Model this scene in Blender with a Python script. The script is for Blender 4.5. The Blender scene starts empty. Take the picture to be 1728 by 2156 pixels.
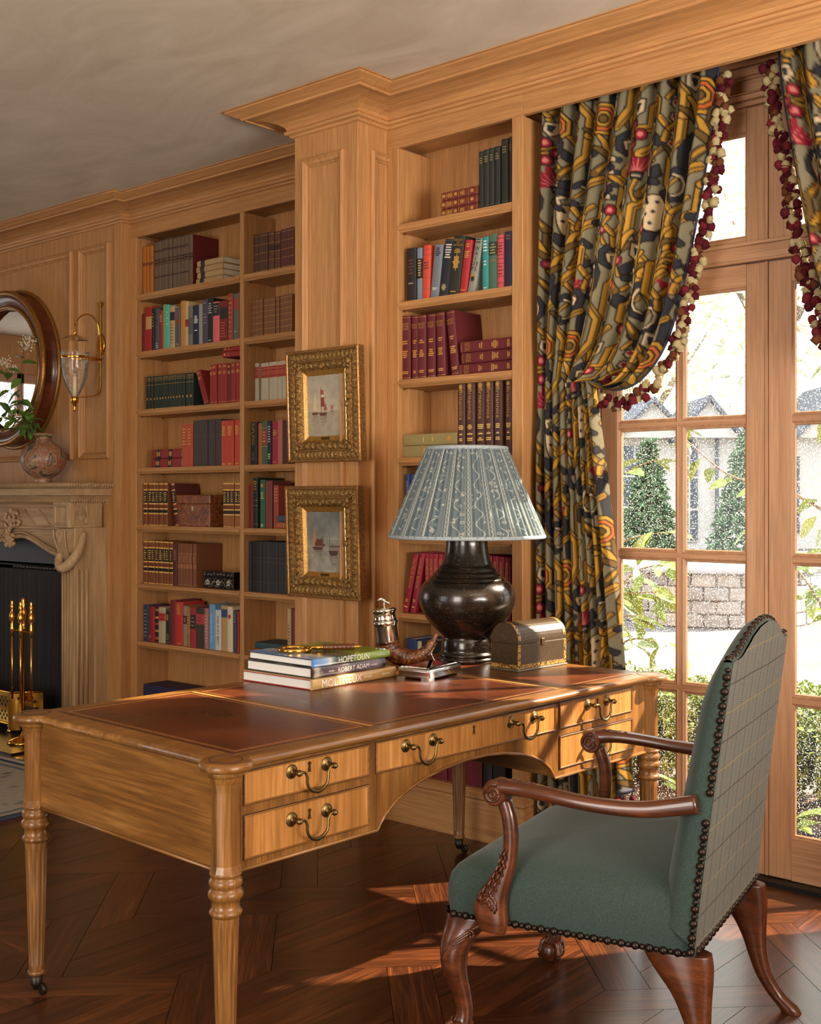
import bpy, bmesh, math, random
import numpy as np
from mathutils import Vector, Matrix, Euler

PI = math.pi
random.seed(7)
scene = bpy.context.scene
C = scene.collection

# ------------------------------------------------------------------ camera
cam_d = bpy.data.cameras.new('camera')
cam = bpy.data.objects.new('camera', cam_d)
C.objects.link(cam)
cam_d.sensor_fit = 'HORIZONTAL'
cam_d.sensor_width = 36.0
cam_d.lens = 36.0 * 2467.0 / 1728.0
cam_d.shift_y = -30.0 / 1728.0
cam_d.clip_start = 0.05
cam_d.clip_end = 300
cam.location = (0, 0, 1.36)
cam.rotation_euler = (math.radians(90), 0, math.radians(40.75))
scene.camera = cam

# ------------------------------------------------------------------ world, sun, daylight, exposure
world = bpy.data.worlds.new('world')
scene.world = world
world.use_nodes = True
wn = world.node_tree.nodes
wbg = wn.get('Background') or wn.new('ShaderNodeBackground')
wbg.inputs[0].default_value = (0.93, 0.97, 1.0, 1)
wbg.inputs[1].default_value = 3.2

SUN_DIR = Vector((-1.0, -1.45, -1.38)).normalized()
sd = bpy.data.lights.new('sun', 'SUN')
sd.energy = 27.0
sd.angle = math.radians(0.9)
sd.color = (1.0, 0.84, 0.62)
sun = bpy.data.objects.new('sun', sd)
C.objects.link(sun)
sun.rotation_euler = SUN_DIR.to_track_quat('-Z', 'Y').to_euler()
sun.location = (8, 14, 8)


def area(name, loc, direction, sx, sy, power, color):
    d = bpy.data.lights.new(name, 'AREA')
    d.shape = 'RECTANGLE'
    d.size = sx
    d.size_y = sy
    d.energy = power
    d.color = color
    o = bpy.data.objects.new(name, d)
    C.objects.link(o)
    o.location = loc
    o.rotation_euler = Vector(direction).to_track_quat('-Z', 'Z').to_euler()
    return o


# daylight entering by the windows of the walls behind the camera and of the far left wall
area('daylight_front_window_a', (-1.0, -2.46, 1.45), (0, 1, 0.0), 1.7, 2.3, 158, (1.0, 0.93, 0.82))
area('daylight_front_window_b', (-4.6, -2.46, 1.45), (0, 1, 0.1), 1.7, 2.3, 10, (1.0, 0.95, 0.87))
area('added_right_fill', (2.16, 1.6, 1.45), (-1, 0, 1.7), 1.7, 2.3, 430, (1.0, 0.94, 0.85))  # added fill, aimed upward to brighten ceiling, drawer fronts and chair back
area('daylight_left_window', (-10.96, 1.25, 1.45), (1, 0, 0), 1.5, 2.3, 9, (1.0, 0.95, 0.88))
# the French doors: a portal for the sky's own light
po = area('sky_portal_french_doors', (-1.759, 4.13, 1.38), (0, -1, 0), 1.44, 2.78, 1, (1, 1, 1))
po.data.cycles.is_portal = True

scene.cycles.max_bounces = 5
scene.cycles.diffuse_bounces = 3
scene.cycles.glossy_bounces = 3
scene.cycles.transmission_bounces = 4
scene.cycles.caustics_reflective = False
scene.cycles.caustics_refractive = False

vs = scene.view_settings
vs.view_transform = 'Standard'
vs.look = 'None'
vs.exposure = -0.08
vs.gamma = 1.0
vs.use_curve_mapping = False

# ------------------------------------------------------------------ helpers
def lin(c):
    return tuple(((x / 255.0) / 12.92 if x / 255.0 <= 0.04045 else ((x / 255.0 + 0.055) / 1.055) ** 2.4) for x in c)


class MB:
    def __init__(s):
        s.v = []
        s.f = []
        s.sm = []

    def add(s, verts, faces, M=None, smooth=False):
        n = len(s.v)
        if M is not None:
            verts = [tuple(M @ Vector(p)) for p in verts]
        s.v += [tuple(p) for p in verts]
        s.f += [tuple(i + n for i in f) for f in faces]
        s.sm += [smooth] * len(faces)
        return s

    def box(s, x0, x1, y0, y1, z0, z1, M=None):
        v = [(x0, y0, z0), (x1, y0, z0), (x1, y1, z0), (x0, y1, z0), (x0, y0, z1), (x1, y0, z1), (x1, y1, z1), (x0, y1, z1)]
        f = [(3, 2, 1, 0), (4, 5, 6, 7), (0, 1, 5, 4), (1, 2, 6, 5), (2, 3, 7, 6), (3, 0, 4, 7)]
        return s.add(v, f, M)

    def prism(s, poly, a0, a1, axis='z', M=None, smooth=False):
        """poly: 2D points; extruded along axis from a0 to a1"""
        n = len(poly)
        def P(p, a):
            return {'z': (p[0], p[1], a), 'x': (a, p[0], p[1]), 'y': (p[0], a, p[1])}[axis]
        v = [P(p, a0) for p in poly] + [P(p, a1) for p in poly]
        s.add(v, [(i, (i + 1) % n, n + (i + 1) % n, n + i) for i in range(n)], M, smooth)
        s.add(v, [tuple(range(n - 1, -1, -1)), tuple(range(n, 2 * n))], M, False)
        return s

    def loft(s, rings, closed=True, caps=True, M=None, smooth=True):
        n = len(rings[0])
        v = [p for r in rings for p in r]
        f = []
        m = n if closed else n - 1
        for k in range(len(rings) - 1):
            for i in range(m):
                j = (i + 1) % n
                f.append((k * n + i, k * n + j, (k + 1) * n + j, (k + 1) * n + i))
        s.add(v, f, M, smooth)
        if caps and closed:
            s.add(rings[0], [tuple(range(n - 1, -1, -1))], M, False)
            s.add(rings[-1], [tuple(range(n))], M, False)
        return s

    def lathe(s, prof, n=24, M=None, smooth=True, caps=True):
        """prof: (r, z) from bottom to top"""
        rings = [[(max(r, 1e-5) * math.cos(2 * PI * i / n), max(r, 1e-5) * math.sin(2 * PI * i / n), z) for i in range(n)] for r, z in prof]
        return s.loft(rings, True, caps, M, smooth)

    def tube(s, path, rad, n=10, M=None, up=(0, 0, 1), flat=1.0, caps=True, roll=None):
        """path points, rad number or list; flat scales the second axis"""
        P = [Vector(p) for p in path]
        R = rad if isinstance(rad, (list, tuple)) else [rad] * len(P)
        rings = []
        up = Vector(up)
        for i, p in enumerate(P):
            t = (P[min(i + 1, len(P) - 1)] - P[max(i - 1, 0)]).normalized()
            a = up.cross(t)
            if a.length < 1e-3:
                a = Vector((1, 0, 0)).cross(t)
                if a.length < 1e-3:
                    a = Vector((0, 1, 0)).cross(t)
            a.normalize()
            b = t.cross(a).normalized()
            r = R[i]
            ra, rb = (r if isinstance(r, (list, tuple)) else (r, r * flat))
            rings.append([tuple(p + a * (ra * math.cos(2 * PI * k / n)) + b * (rb * math.sin(2 * PI * k / n))) for k in range(n)])
        return s.loft(rings, True, caps, M, True)

    def ball(s, c, r, n=10, m=6, M=None, sz=1.0):
        prof = [(r * math.sin(PI * k / m), -r * sz * math.cos(PI * k / m)) for k in range(m + 1)]
        T = Matrix.Translation(c)
        return s.lathe(prof, n, (M @ T) if M is not None else T, True, False)

    def rect_sweep(s, a0, a1, b0, b1, prof, T):
        """mouldings round a rectangle; prof: (inset, height); T maps (a, b, h) to space"""
        rings = []
        for i, h in prof:
            rings.append([T(a0 + i, b0 + i, h), T(a1 - i, b0 + i, h), T(a1 - i, b1 - i, h), T(a0 + i, b1 - i, h)])
        return s.loft(rings, True, False, None, False)

    def grid(s, fn, nu, nv, smooth=True, closed_u=False):
        v = [fn(i / nu, j / nv) for j in range(nv + 1) for i in range(nu + 1)]
        w = nu + 1
        f = [(j * w + i, j * w + i + 1, (j + 1) * w + i + 1, (j + 1) * w + i) for j in range(nv) for i in range(nu)]
        return s.add(v, f, None, smooth)

    def mesh(s, name, mat=None):
        me = bpy.data.meshes.new(name)
        me.from_pydata(s.v, [], s.f)
        if any(s.sm):
            me.polygons.foreach_set('use_smooth', s.sm)
        if mat is not None:
            me.materials.append(mat)
        me.update()
        return me


def link(o, parent=None):
    C.objects.link(o)
    if parent is not None:
        o.parent = parent
    return o


def obj(name, mb, mat, parent=None, loc=None, rot=None, bevel=0.0, seg=1, fix=True):
    me = mb.mesh(name, mat) if isinstance(mb, MB) else mb
    if fix and isinstance(mb, MB):
        bm = bmesh.new()
        bm.from_mesh(me)
        bmesh.ops.remove_doubles(bm, verts=bm.verts, dist=1e-6)
        bmesh.ops.recalc_face_normals(bm, faces=bm.faces)
        bm.to_mesh(me)
        bm.free()
    o = bpy.data.objects.new(name, me)
    link(o, parent)
    if loc is not None:
        o.location = loc
    if rot is not None:
        o.rotation_euler = rot
    if bevel:
        m = o.modifiers.new('bevel', 'BEVEL')
        m.width = bevel
        m.segments = seg
        m.limit_method = 'ANGLE'
        m.angle_limit = math.radians(40)
        m.harden_normals = False
    return o


def tag(o, label=None, cat=None, group=None, kind=None):
    if label:
        o['label'] = label
    if cat:
        o['category'] = cat
    if group:
        o['group'] = group
    if kind:
        o['kind'] = kind
    return o


def thing(name, label, cat, loc=(0, 0, 0), rotz=0.0, group=None):
    o = bpy.data.objects.new(name, None)
    o.empty_display_size = 0.05
    link(o)
    o.location = loc
    o.rotation_euler = (0, 0, rotz)
    return tag(o, label, cat, group)


def struct(name, mb, mat, label=None, bevel=0.0):
    o = obj(name, mb, mat, None, bevel=bevel)
    o['kind'] = 'structure'
    if label:
        o['label'] = label
    return o


def struct_empty(name, label=None):
    o = bpy.data.objects.new(name, None)
    link(o)
    o['kind'] = 'structure'
    if label:
        o['label'] = label
    return o


# ------------------------------------------------------------------ materials
class NT:
    """small node-tree helper"""
    def __init__(s, name):
        s.m = bpy.data.materials.new(name)
        s.m.use_nodes = True
        s.t = s.m.node_tree
        s.n = s.t.nodes
        s.l = s.t.links
        s.b = s.n.get('Principled BSDF')
        s.out = s.n.get('Material Output')

    def new(s, typ, **kw):
        nd = s.n.new(typ)
        for k, v in kw.items():
            setattr(nd, k, v)
        return nd

    def put(s, sock, val):
        if isinstance(val, bpy.types.NodeSocket):
            s.l.new(val, sock)
        elif isinstance(val, (tuple, list)) and len(val) == 3 and sock.type == 'RGBA':
            sock.default_value = (*val, 1)
        else:
            sock.default_value = val

    def math(s, op, a, b=None, c=None, clamp=False):
        nd = s.new('ShaderNodeMath', operation=op, use_clamp=clamp)
        s.put(nd.inputs[0], a)
        if b is not None:
            s.put(nd.inputs[1], b)
        if c is not None:
            s.put(nd.inputs[2], c)
        return nd.outputs[0]

    def noise(s, vec, scale, detail=4, rough=0.55, dist=0.0):
        nd = s.new('ShaderNodeTexNoise')
        if vec is not None:
            s.l.new(vec, nd.inputs['Vector'])
        nd.inputs['Scale'].default_value = scale
        nd.inputs['Detail'].default_value = detail
        nd.inputs['Roughness'].default_value = rough
        nd.inputs['Distortion'].default_value = dist
        return nd.outputs['Fac']

    def mapping(s, vec, scale=(1, 1, 1), loc=(0, 0, 0), rot=(0, 0, 0)):
        nd = s.new('ShaderNodeMapping')
        s.l.new(vec, nd.inputs['Vector'])
        s.put(nd.inputs['Location'], loc)
        nd.inputs['Rotation'].default_value = rot
        nd.inputs['Scale'].default_value = scale
        return nd.outputs[0]

    def ramp(s, fac, stops, interp='LINEAR'):
        nd = s.new('ShaderNodeValToRGB')
        cr = nd.color_ramp
        cr.interpolation = interp
        while len(cr.elements) < len(stops):
            cr.elements.new(0.5)
        for e, (p, c) in zip(cr.elements, stops):
            e.position = p
            e.color = (*c, 1)
        s.l.new(fac, nd.inputs[0])
        return nd.outputs[0]

    def mix(s, fac, a, b, typ='MIX'):
        nd = s.new('ShaderNodeMix', data_type='RGBA', blend_type=typ)
        s.put(nd.inputs[0], fac)
        s.put(nd.inputs[6], a)
        s.put(nd.inputs[7], b)
        return nd.outputs[2]

    def coord(s, which='Object'):
        return s.new('ShaderNodeTexCoord').outputs[which]

    def rand(s):
        return s.new('ShaderNodeObjectInfo').outputs['Random']

    def bump(s, h, strength=0.2, dist=0.002):
        nd = s.new('ShaderNodeBump')
        nd.inputs['Strength'].default_value = strength
        nd.inputs['Distance'].default_value = dist
        s.l.new(h, nd.inputs['Height'])
        s.l.new(nd.outputs[0], s.b.inputs['Normal'])

    def set(s, color=None, rough=0.5, metal=0.0, coat=0.0, spec=0.5, sheen=0.0):
        if color is not None:
            s.put(s.b.inputs['Base Color'], color)
        s.put(s.b.inputs['Roughness'], rough)
        s.b.inputs['Metallic'].default_value = metal
        s.b.inputs['Coat Weight'].default_value = coat
        s.b.inputs['Coat Roughness'].default_value = 0.12
        s.b.inputs['Specular IOR Level'].default_value = spec
        s.b.inputs['Sheen Weight'].default_value = sheen
        return s.m


def wood(name, dark, mid, light, axis='z', rough=0.5, s=1.0, coat=0.0, var=0.25, bump=0.06, pores=0.25, dist=0.6, spec=0.4, g=9, crough=0.12):
    t = NT(name)
    co = t.coord('Object')
    r = t.rand()
    comb = t.new('ShaderNodeCombineXYZ')
    for k in range(3):
        t.l.new(t.math('MULTIPLY', r, 17.3 + 11 * k), comb.inputs[k])
    sc = {'x': (0.8, g, g), 'y': (g, 0.8, g), 'z': (g, g, 0.8)}[axis]
    mp = t.mapping(co, tuple(k * s for k in sc))
    add = t.new('ShaderNodeVectorMath', operation='ADD')
    t.l.new(mp, add.inputs[0])
    t.l.new(comb.outputs[0], add.inputs[1])
    v = add.outputs[0]
    n1 = t.noise(v, 1.6, 3, 0.6, dist)
    sc2 = {'x': (6, 160, 160), 'y': (160, 6, 160), 'z': (160, 160, 6)}[axis]
    n2 = t.noise(t.mapping(co, tuple(k * s for k in sc2)), 1.0, 1, 0.7)
    col = t.ramp(n1, [(0.25, dark), (0.5, mid), (0.75, light)])
    pf = t.math('MULTIPLY', t.ramp(n2, [(0.42, (1, 1, 1)), (0.58, (0, 0, 0))]), pores)
    col = t.mix(pf, col, tuple(x * 0.42 for x in dark))
    val = t.math('MULTIPLY_ADD', r, var, 1.0 - var / 2)
    col = t.mix(1.0, col, t.new('ShaderNodeCombineColor').outputs[0], 'MULTIPLY')
    cc = t.n[-2] if False else [x for x in t.n if x.bl_idname == 'ShaderNodeCombineColor'][-1]
    for k in range(3):
        t.l.new(val, cc.inputs[k])
    if bump:
        t.bump(n2, bump, 0.001)
    t.set(col, rough, 0, coat, spec)
    t.b.inputs['Coat Roughness'].default_value = crough
    return t.m


def plain(name, color, rough=0.5, metal=0.0, coat=0.0, spec=0.5, nscale=0.0, namt=0.2, bump=0.0):
    t = NT(name)
    col = color
    if nscale:
        n = t.noise(t.coord('Object'), nscale, 2, 0.6)
        col = t.mix(n, tuple(c * (1 - namt) for c in color), tuple(min(1, c * (1 + namt)) for c in color))
        if bump:
            t.bump(n, bump, 0.002)
    return t.set(col, rough, metal, coat, spec)


OAK = dict(dark=lin((171, 119, 70)), mid=lin((186, 134, 82)), light=lin((196, 145, 91)))
M = {}
M['oak_v'] = wood('oak_vertical', **OAK, axis='z', rough=0.55, var=0.10, pores=0.25, g=22, dist=0.3, bump=0)
M['oak_x'] = wood('oak_horizontal', **OAK, axis='x', rough=0.55, var=0.10, pores=0.25, g=22, dist=0.3, bump=0)
M['oak_y'] = wood('oak_depth', **OAK, axis='y', rough=0.55, var=0.10, pores=0.25, g=22, dist=0.3, bump=0)
DOORC = dict(dark=lin((162, 118, 84)), mid=lin((182, 138, 103)), light=lin((194, 152, 117)))
M['door_v'] = wood('door_oak_vertical', **DOORC, axis='z', rough=0.5, var=0.05, pores=0.2, g=22, dist=0.3, bump=0)
M['door_x'] = wood('door_oak_horizontal', **DOORC, axis='x', rough=0.5, var=0.05, pores=0.2, g=22, dist=0.3, bump=0)
FL = dict(dark=lin((44, 21, 10)), mid=lin((82, 42, 20)), light=lin((116, 64, 32)))
M['floor'] = wood('floor_oak', **FL, axis='x', rough=0.29, s=1.0, var=0.7, pores=0.55, bump=0.10, dist=1.2, spec=0.5, g=14, coat=0.3, crough=0.22)
DK = dict(dark=lin((90, 57, 24)), mid=lin((128, 85, 39)), light=lin((156, 109, 56)))
M['desk_y'] = wood('desk_wood_long', **DK, axis='y', rough=0.32, s=1.3, var=0.06, pores=0.35, coat=0.15, dist=1.2)
M['desk_x'] = wood('desk_wood_wide', **DK, axis='x', rough=0.32, s=0.7, var=0.06, pores=0.35, coat=0.15, dist=2.2)
M['desk_z'] = wood('desk_wood_upright', **DK, axis='z', rough=0.32, s=1.3, var=0.06, pores=0.35, coat=0.15, dist=1.0)
DR = dict(dark=lin((140, 92, 42)), mid=lin((170, 116, 60)), light=lin((194, 140, 80)))
M['drawer'] = wood('drawer_wood', **DR, axis='z', rough=0.32, s=0.8, var=0.06, pores=0.3, coat=0.15, dist=1.6)
CHW = dict(dark=lin((50, 23, 11)), mid=lin((84, 42, 20)), light=lin((112, 60, 30)))
M['chair_wood'] = wood('chair_mahogany', **CHW, axis='x', rough=0.28, s=1.5, var=0.0, pores=0.3, coat=0.3, dist=0.8)


def plaster():
    t = NT('ceiling_plaster')
    co = t.coord('Object')
    n = t.noise(t.mapping(co, (1.2, 2.6, 1), rot=(0, 0, 0.6)), 1.1, 5, 0.62, 1.4)
    col = t.ramp(n, [(0.3, lin((196, 182, 160))), (0.55, lin((212, 199, 179))), (0.75, lin((224, 212, 194)))])
    return t.set(col, 0.7, spec=0.2)


M['plaster'] = plaster()
M['wall_paint'] = plain('wall_paint', lin((190, 165, 130)), 0.7)
M['dark'] = plain('matte_black', lin((18, 15, 13)), 0.8)  # dull near-black for floor bed, undersides, holes and firebox
M['black_metal'] = plain('black_metal', lin((28, 26, 26)), 0.45, 0.6)
M['brass'] = plain('polished_brass', lin((226, 168, 72)), 0.16, 1.0)
M['old_brass'] = plain('old_brass', lin((118, 98, 62)), 0.36, 1.0, nscale=60, namt=0.25)
M['silver'] = plain('silver', lin((226, 224, 218)), 0.14, 1.0)
M['bronze'] = plain('dark_caster_brass', lin((52, 46, 38)), 0.4, 0.8)
M['gilt'] = plain('gilt_lettering', lin((214, 164, 82)), 0.4, 0.55)
M['page'] = plain('page_paper', lin((214, 202, 176)), 0.8, nscale=200, namt=0.12)
M['white_page'] = plain('white_page_paper', lin((228, 226, 220)), 0.75, nscale=260, namt=0.08)


def glass(name, tint=(1, 1, 1), specks=True):
    t = NT(name)
    tr = t.new('ShaderNodeBsdfTransparent')
    tr.inputs[0].default_value = (*tint, 1)
    gl = t.new('ShaderNodeBsdfGlossy')
    gl.inputs['Roughness'].default_value = 0.02
    fr = t.new('ShaderNodeFresnel')
    fr.inputs[0].default_value = 1.25
    mx = t.new('ShaderNodeMixShader')
    t.l.new(fr.outputs[0], mx.inputs[0])
    t.l.new(tr.outputs[0], mx.inputs[1])
    t.l.new(gl.outputs[0], mx.inputs[2])
    res = mx.outputs[0]
    if specks:
        n = t.noise(t.coord('Object'), 210, 0, 0.5)
        k = t.ramp(n, [(0.66, (0, 0, 0)), (0.72, (1, 1, 1))])
        tl = t.new('ShaderNodeBsdfTranslucent')
        tl.inputs[0].default_value = (0.9, 0.92, 0.95, 1)
        m2 = t.new('ShaderNodeMixShader')
        t.l.new(t.math('MULTIPLY', k, 0.22), m2.inputs[0])
        t.l.new(res, m2.inputs[1])
        t.l.new(tl.outputs[0], m2.inputs[2])
        res = m2.outputs[0]
    t.l.new(res, t.out.inputs[0])
    return t.m


M['pane'] = glass('window_glass')
M['clear'] = glass('clear_glass', (0.97, 0.97, 0.96), False)
_cloth = {}


def cloth(c, rough=0.62):
    k = (tuple(c), rough)
    if k not in _cloth:
        _cloth[k] = plain('cloth_%d' % len(_cloth), lin(c), rough)
    return _cloth[k]


# text meshes, made once per string
_txt = {}


def text_mesh(body, size=1.0):
    if body in _txt:
        return _txt[body]
    cu = bpy.data.curves.new('lettering', 'FONT')
    cu.body = body
    cu.size = 1.0
    cu.align_x = 'CENTER'
    cu.align_y = 'CENTER'
    cu.resolution_u = 2
    cu.space_line = 0.9
    o = bpy.data.objects.new('lettering', cu)
    C.objects.link(o)
    bpy.context.view_layer.update()
    dg = bpy.context.evaluated_depsgraph_get()
    me = bpy.data.meshes.new_from_object(o.evaluated_get(dg))
    C.objects.unlink(o)
    bpy.data.objects.remove(o)
    bpy.data.curves.remove(cu)
    me.name = 'lettering'
    _txt[body] = me
    return me


def lettering(body, mat, parent, mtx, size, sx=1.0):
    """flat lettering lying in the XY plane of mtx"""
    me = text_mesh(body).copy()
    me.materials.clear()
    me.materials.append(mat)
    me.transform(mtx @ Matrix.Diagonal((size * sx, size, 1, 1)))
    o = bpy.data.objects.new('lettering', me)
    return link(o, parent)

# ================================================================== THE SETTING
CEIL = 3.03
S_, W_ = 0.462, 0.129           # parquet: square side and border board width


def build_floor():
    floor = struct('floor', MB().box(-11, 2.2, -2.5, 4.05, -0.06, -0.012), M['dark'], 'dark oak parquet floor laid in diagonal woven squares')
    r2 = math.sqrt(0.5)
    ax = {'H': (r2, r2), 'V': (-r2, r2)}

    def world(p, q):
        return ((p - q) * r2, (p + q) * r2)

    def poly_clip(pq, lo, hi):
        """clip polygon (world coords) to lo <= x <= hi"""
        out = pq
        for sgn, lim in ((1, lo), (-1, -hi)):
            res = []
            for i in range(len(out)):
                a, b = out[i], out[(i + 1) % len(out)]
                fa, fb = sgn * a[0] - lim, sgn * b[0] - lim
                if fa >= 0:
                    res.append(a)
                if fa * fb < 0:
                    t = fa / (fa - fb)
                    res.append((a[0] + (b[0] - a[0]) * t, a[1] + (b[1] - a[1]) * t))
            out = res
        return out
    S, w, g = S_, W_, 0.0009

    def inset(poly):
        cx = sum(p[0] for p in poly) / len(poly)
        cy = sum(p[1] for p in poly) / len(poly)
        res = []
        n = len(poly)
        for i in range(n):
            a, b, c = Vector(poly[i - 1]), Vector(poly[i]), Vector(poly[(i + 1) % n])
            d1, d2 = (b - a).normalized(), (c - b).normalized()
            n1, n2 = Vector((-d1.y, d1.x)), Vector((-d2.y, d2.x))
            k = (n1 + n2)
            k = k / max(k.dot(n1), 0.2)
            res.append(tuple(b + k * g))
        return res

    def shapes(kind):
        """polygons in world xy relative to the square's lower-left (p,q) corner with grain angle"""
        L = []
        sq = [(0, 0), (S - w, 0), (S, w), (S, S), (w, S), (0, S - w)]
        wq = [world(*p) for p in sq]
        x0 = min(p[0] for p in wq)
        x1 = max(p[0] for p in wq)
        for k in range(3):
            c = poly_clip(wq, x0 + (x1 - x0) * k / 3, x0 + (x1 - x0) * (k + 1) / 3)
            L.append((c, PI / 2))
        if kind == 'I':
            L.append(([world(*p) for p in [(0, -w), (S, -w), (S + w, 0), (0, 0)]], PI / 4))            # below, tip right
            L.append(([world(*p) for p in [(-w, -w), (0, -w), (0, S - w), (-w, S - w)]], 3 * PI / 4))   # left of it
            # replace left board with the long tip at its foot
            L[-1] = ([world(*p) for p in [(-w, -2 * w), (0, -w), (0, S - w), (-w, S - w)]], 3 * PI / 4)
        else:
            L.append(([world(*p) for p in [(0, -w), (S - w, -w), (S - w, 0), (0, 0)]], PI / 4))
            L.append(([world(*p) for p in [(-w, 0), (0, 0), (0, S), (-w, S)]], 3 * PI / 4))
            # the channel beyond a J chain: horizontal board with a tip to the left, upright one with a tip on top
            L[-2] = ([world(*p) for p in [(-2 * w, -w), (S - w, -w), (S - w, 0), (-w, 0)]], PI / 4)
            L[-1] = ([world(*p) for p in [(S - w, -S), (S, -S), (S, w), (S - w, 0)]], 3 * PI / 4)
        return L
    p0, q0 = -0.150, 3.518
    meshes = {}
    rest = MB()
    cnt = 0
    for i in range(-40, 41):
        for j in range(-40, 41):
            for kind in 'IJ':
                # chain along a=(S,-S); pair step between I chains
                bp, bq = (0, 0) if kind == 'I' else (-(S + w), -w)
                P = p0 + i * S + j * (-(S + w) - w) + bp
                Q = q0 - i * S + j * (-w - (S + w)) + bq
                cxw, cyw = world(P + S / 2, Q + S / 2)
                if not (-12.3 < cxw < 3.5 and -3.8 < cyw < 5.3):
                    continue
                key = kind
                if key not in meshes:
                    meshes[key] = []
                    for poly, ang in shapes(kind):
                        a = sum(poly[k - 1][0] * poly[k][1] - poly[k][0] * poly[k - 1][1] for k in range(len(poly)))
                        if a < 0:
                            poly = poly[::-1]
                        poly = inset(poly)
                        ox = sum(p[0] for p in poly) / len(poly)
                        oy = sum(p[1] for p in poly) / len(poly)
                        ca, sa = math.cos(-ang), math.sin(-ang)
                        lp = [((x - ox) * ca - (y - oy) * sa, (x - ox) * sa + (y - oy) * ca) for x, y in poly]
                        mb = MB().prism(lp, -0.012, 0.0, 'z')
                        me = mb.mesh('plank', M['floor'])
                        meshes[key].append((me, ox, oy, ang, mb))
                wx, wy = world(P, Q)
                for me, ox, oy, ang, mb in meshes[key]:
                    x, y = wx + ox, wy + oy
                    if not (-11.2 < x < 2.4 and -2.7 < y < 4.3):
                        continue
                    T = Matrix.Translation((x, y, 0)) @ Matrix.Rotation(ang, 4, 'Z')
                    if y > 3.6:
                        wp = [T @ Vector(p) for p in mb.v]
                        if min(p.y for p in wp) > 3.985:
                            continue
                        if max(p.y for p in wp) > 3.99:
                            top = [(p.y, p.x) for p in wp[:len(wp) // 4]]
                            top = poly_clip(top, -9, 3.99)
                            if len(top) < 3:
                                continue
                            Ti = T.inverted()
                            lp = [tuple((Ti @ Vector((b_, a_, 0)))[:2]) for a_, b_ in top]
                            mb = MB().prism(lp, -0.012, 0.0, 'z')
                            me = mb.mesh('plank', M['floor'])
                    # individually built where the photograph shows them
                    d = x * -0.6528 + y * 0.7576
                    u = 864 + 2467 * (x * 0.7576 + y * 0.6528) / max(d, 0.1)
                    vis = d > 1.0 and -120 < u < 1850 and 1048 + 2467 * 1.36 / max(d, 0.1) < 2350 and y < 3.95
                    if vis and cnt < 296:
                        o = bpy.data.objects.new('plank', me)
                        link(o, floor)
                        o.location = (x, y, 0)
                        o.rotation_euler = (0, 0, ang)
                        cnt += 1
                    else:
                        rest.add(mb.v, mb.f, T)
    o = obj('plank_remainder', rest, M['floor'], floor, fix=False)
    o['kind'] = 'stuff'
    print('planks', cnt)
    return floor


build_floor()

struct('ceiling', MB().box(-11, 2.2, -2.5, 4.3, CEIL, CEIL + 0.1), M['plaster'], 'mottled warm grey plaster ceiling')

# back wall in its pieces: chimney breast, behind the bookcases, round the French doors
w = MB()
w.box(-5.87, -5.577, 3.97, 4.40, 0, CEIL)
w.box(-7.53, -5.87, 3.97, 4.40, 1.02, CEIL)
w.box(-11, -7.53, 3.97, 4.40, 0, CEIL)
struct('wall_back', w, M['oak_v'], 'oak panelled chimney breast wall')
w = MB()
w.box(-5.577, -3.33, 4.262, 4.40, 0, CEIL)
w.box(-3.33, -2.64, 3.945, 4.40, 0, CEIL)
w.box(-2.64, -2.50, 4.03, 4.15, 0, CEIL)
w.box(-2.50, -1.02, 4.03, 4.15, 2.86, CEIL)
w.box(-1.02, -0.89, 4.03, 4.15, 0, CEIL)
w.box(-0.89, 2.2, 3.713, 4.15, 0, CEIL)
struct('wall_garden', w, M['oak_v'], 'oak wall around the French doors')
w = MB()
w.box(-11.1, -11.0, -2.5, 0.45, 0, CEIL)
w.box(-11.1, -11.0, 2.05, 4.4, 0, CEIL)
w.box(-11.1, -11.0, 0.45, 2.05, 2.65, CEIL)
w.box(-11.1, -11.0, 0.45, 2.05, 0, 0.25)
struct('wall_left', w, M['oak_v'])
w = MB()
w.box(2.2, 2.3, -2.5, 0.7, 0, CEIL).box(2.2, 2.3, 2.5, 4.15, 0, CEIL).box(2.2, 2.3, 0.7, 2.5, 2.65, CEIL).box(2.2, 2.3, 0.7, 2.5, 0, 0.25)
struct('wall_right', w, M['oak_v'])
w = MB()
for a, b in ((-11, -5.5), (-3.7, -1.9), (-0.1, 2.2)):
    w.box(a, b, -2.6, -2.5, 0, CEIL)
for a, b in ((-5.5, -3.7), (-1.9, -0.1)):
    w.box(a, b, -2.6, -2.5, 2.65, CEIL)
    w.box(a, b, -2.6, -2.5, 0, 0.25)
struct('wall_front', w, M['oak_v'])

# cornice, one moulding mitred round every break of the wall
CORN = [(0.0, 2.918), (0.012, 2.922), (0.016, 2.930), (0.030, 2.934), (0.034, 2.944), (0.026, 2.950), (0.024, 2.956), (0.030, 2.966), (0.048, 2.978),
        (0.080, 2.989), (0.120, 2.995), (0.150, 2.997), (0.152, 2.992), (0.162, 2.993), (0.166, 3.000), (0.178, 3.004), (0.198, 3.014), (0.212, 3.020), (0.216, 3.026), (0.226, 3.026), (0.226, 3.0295)]


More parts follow.
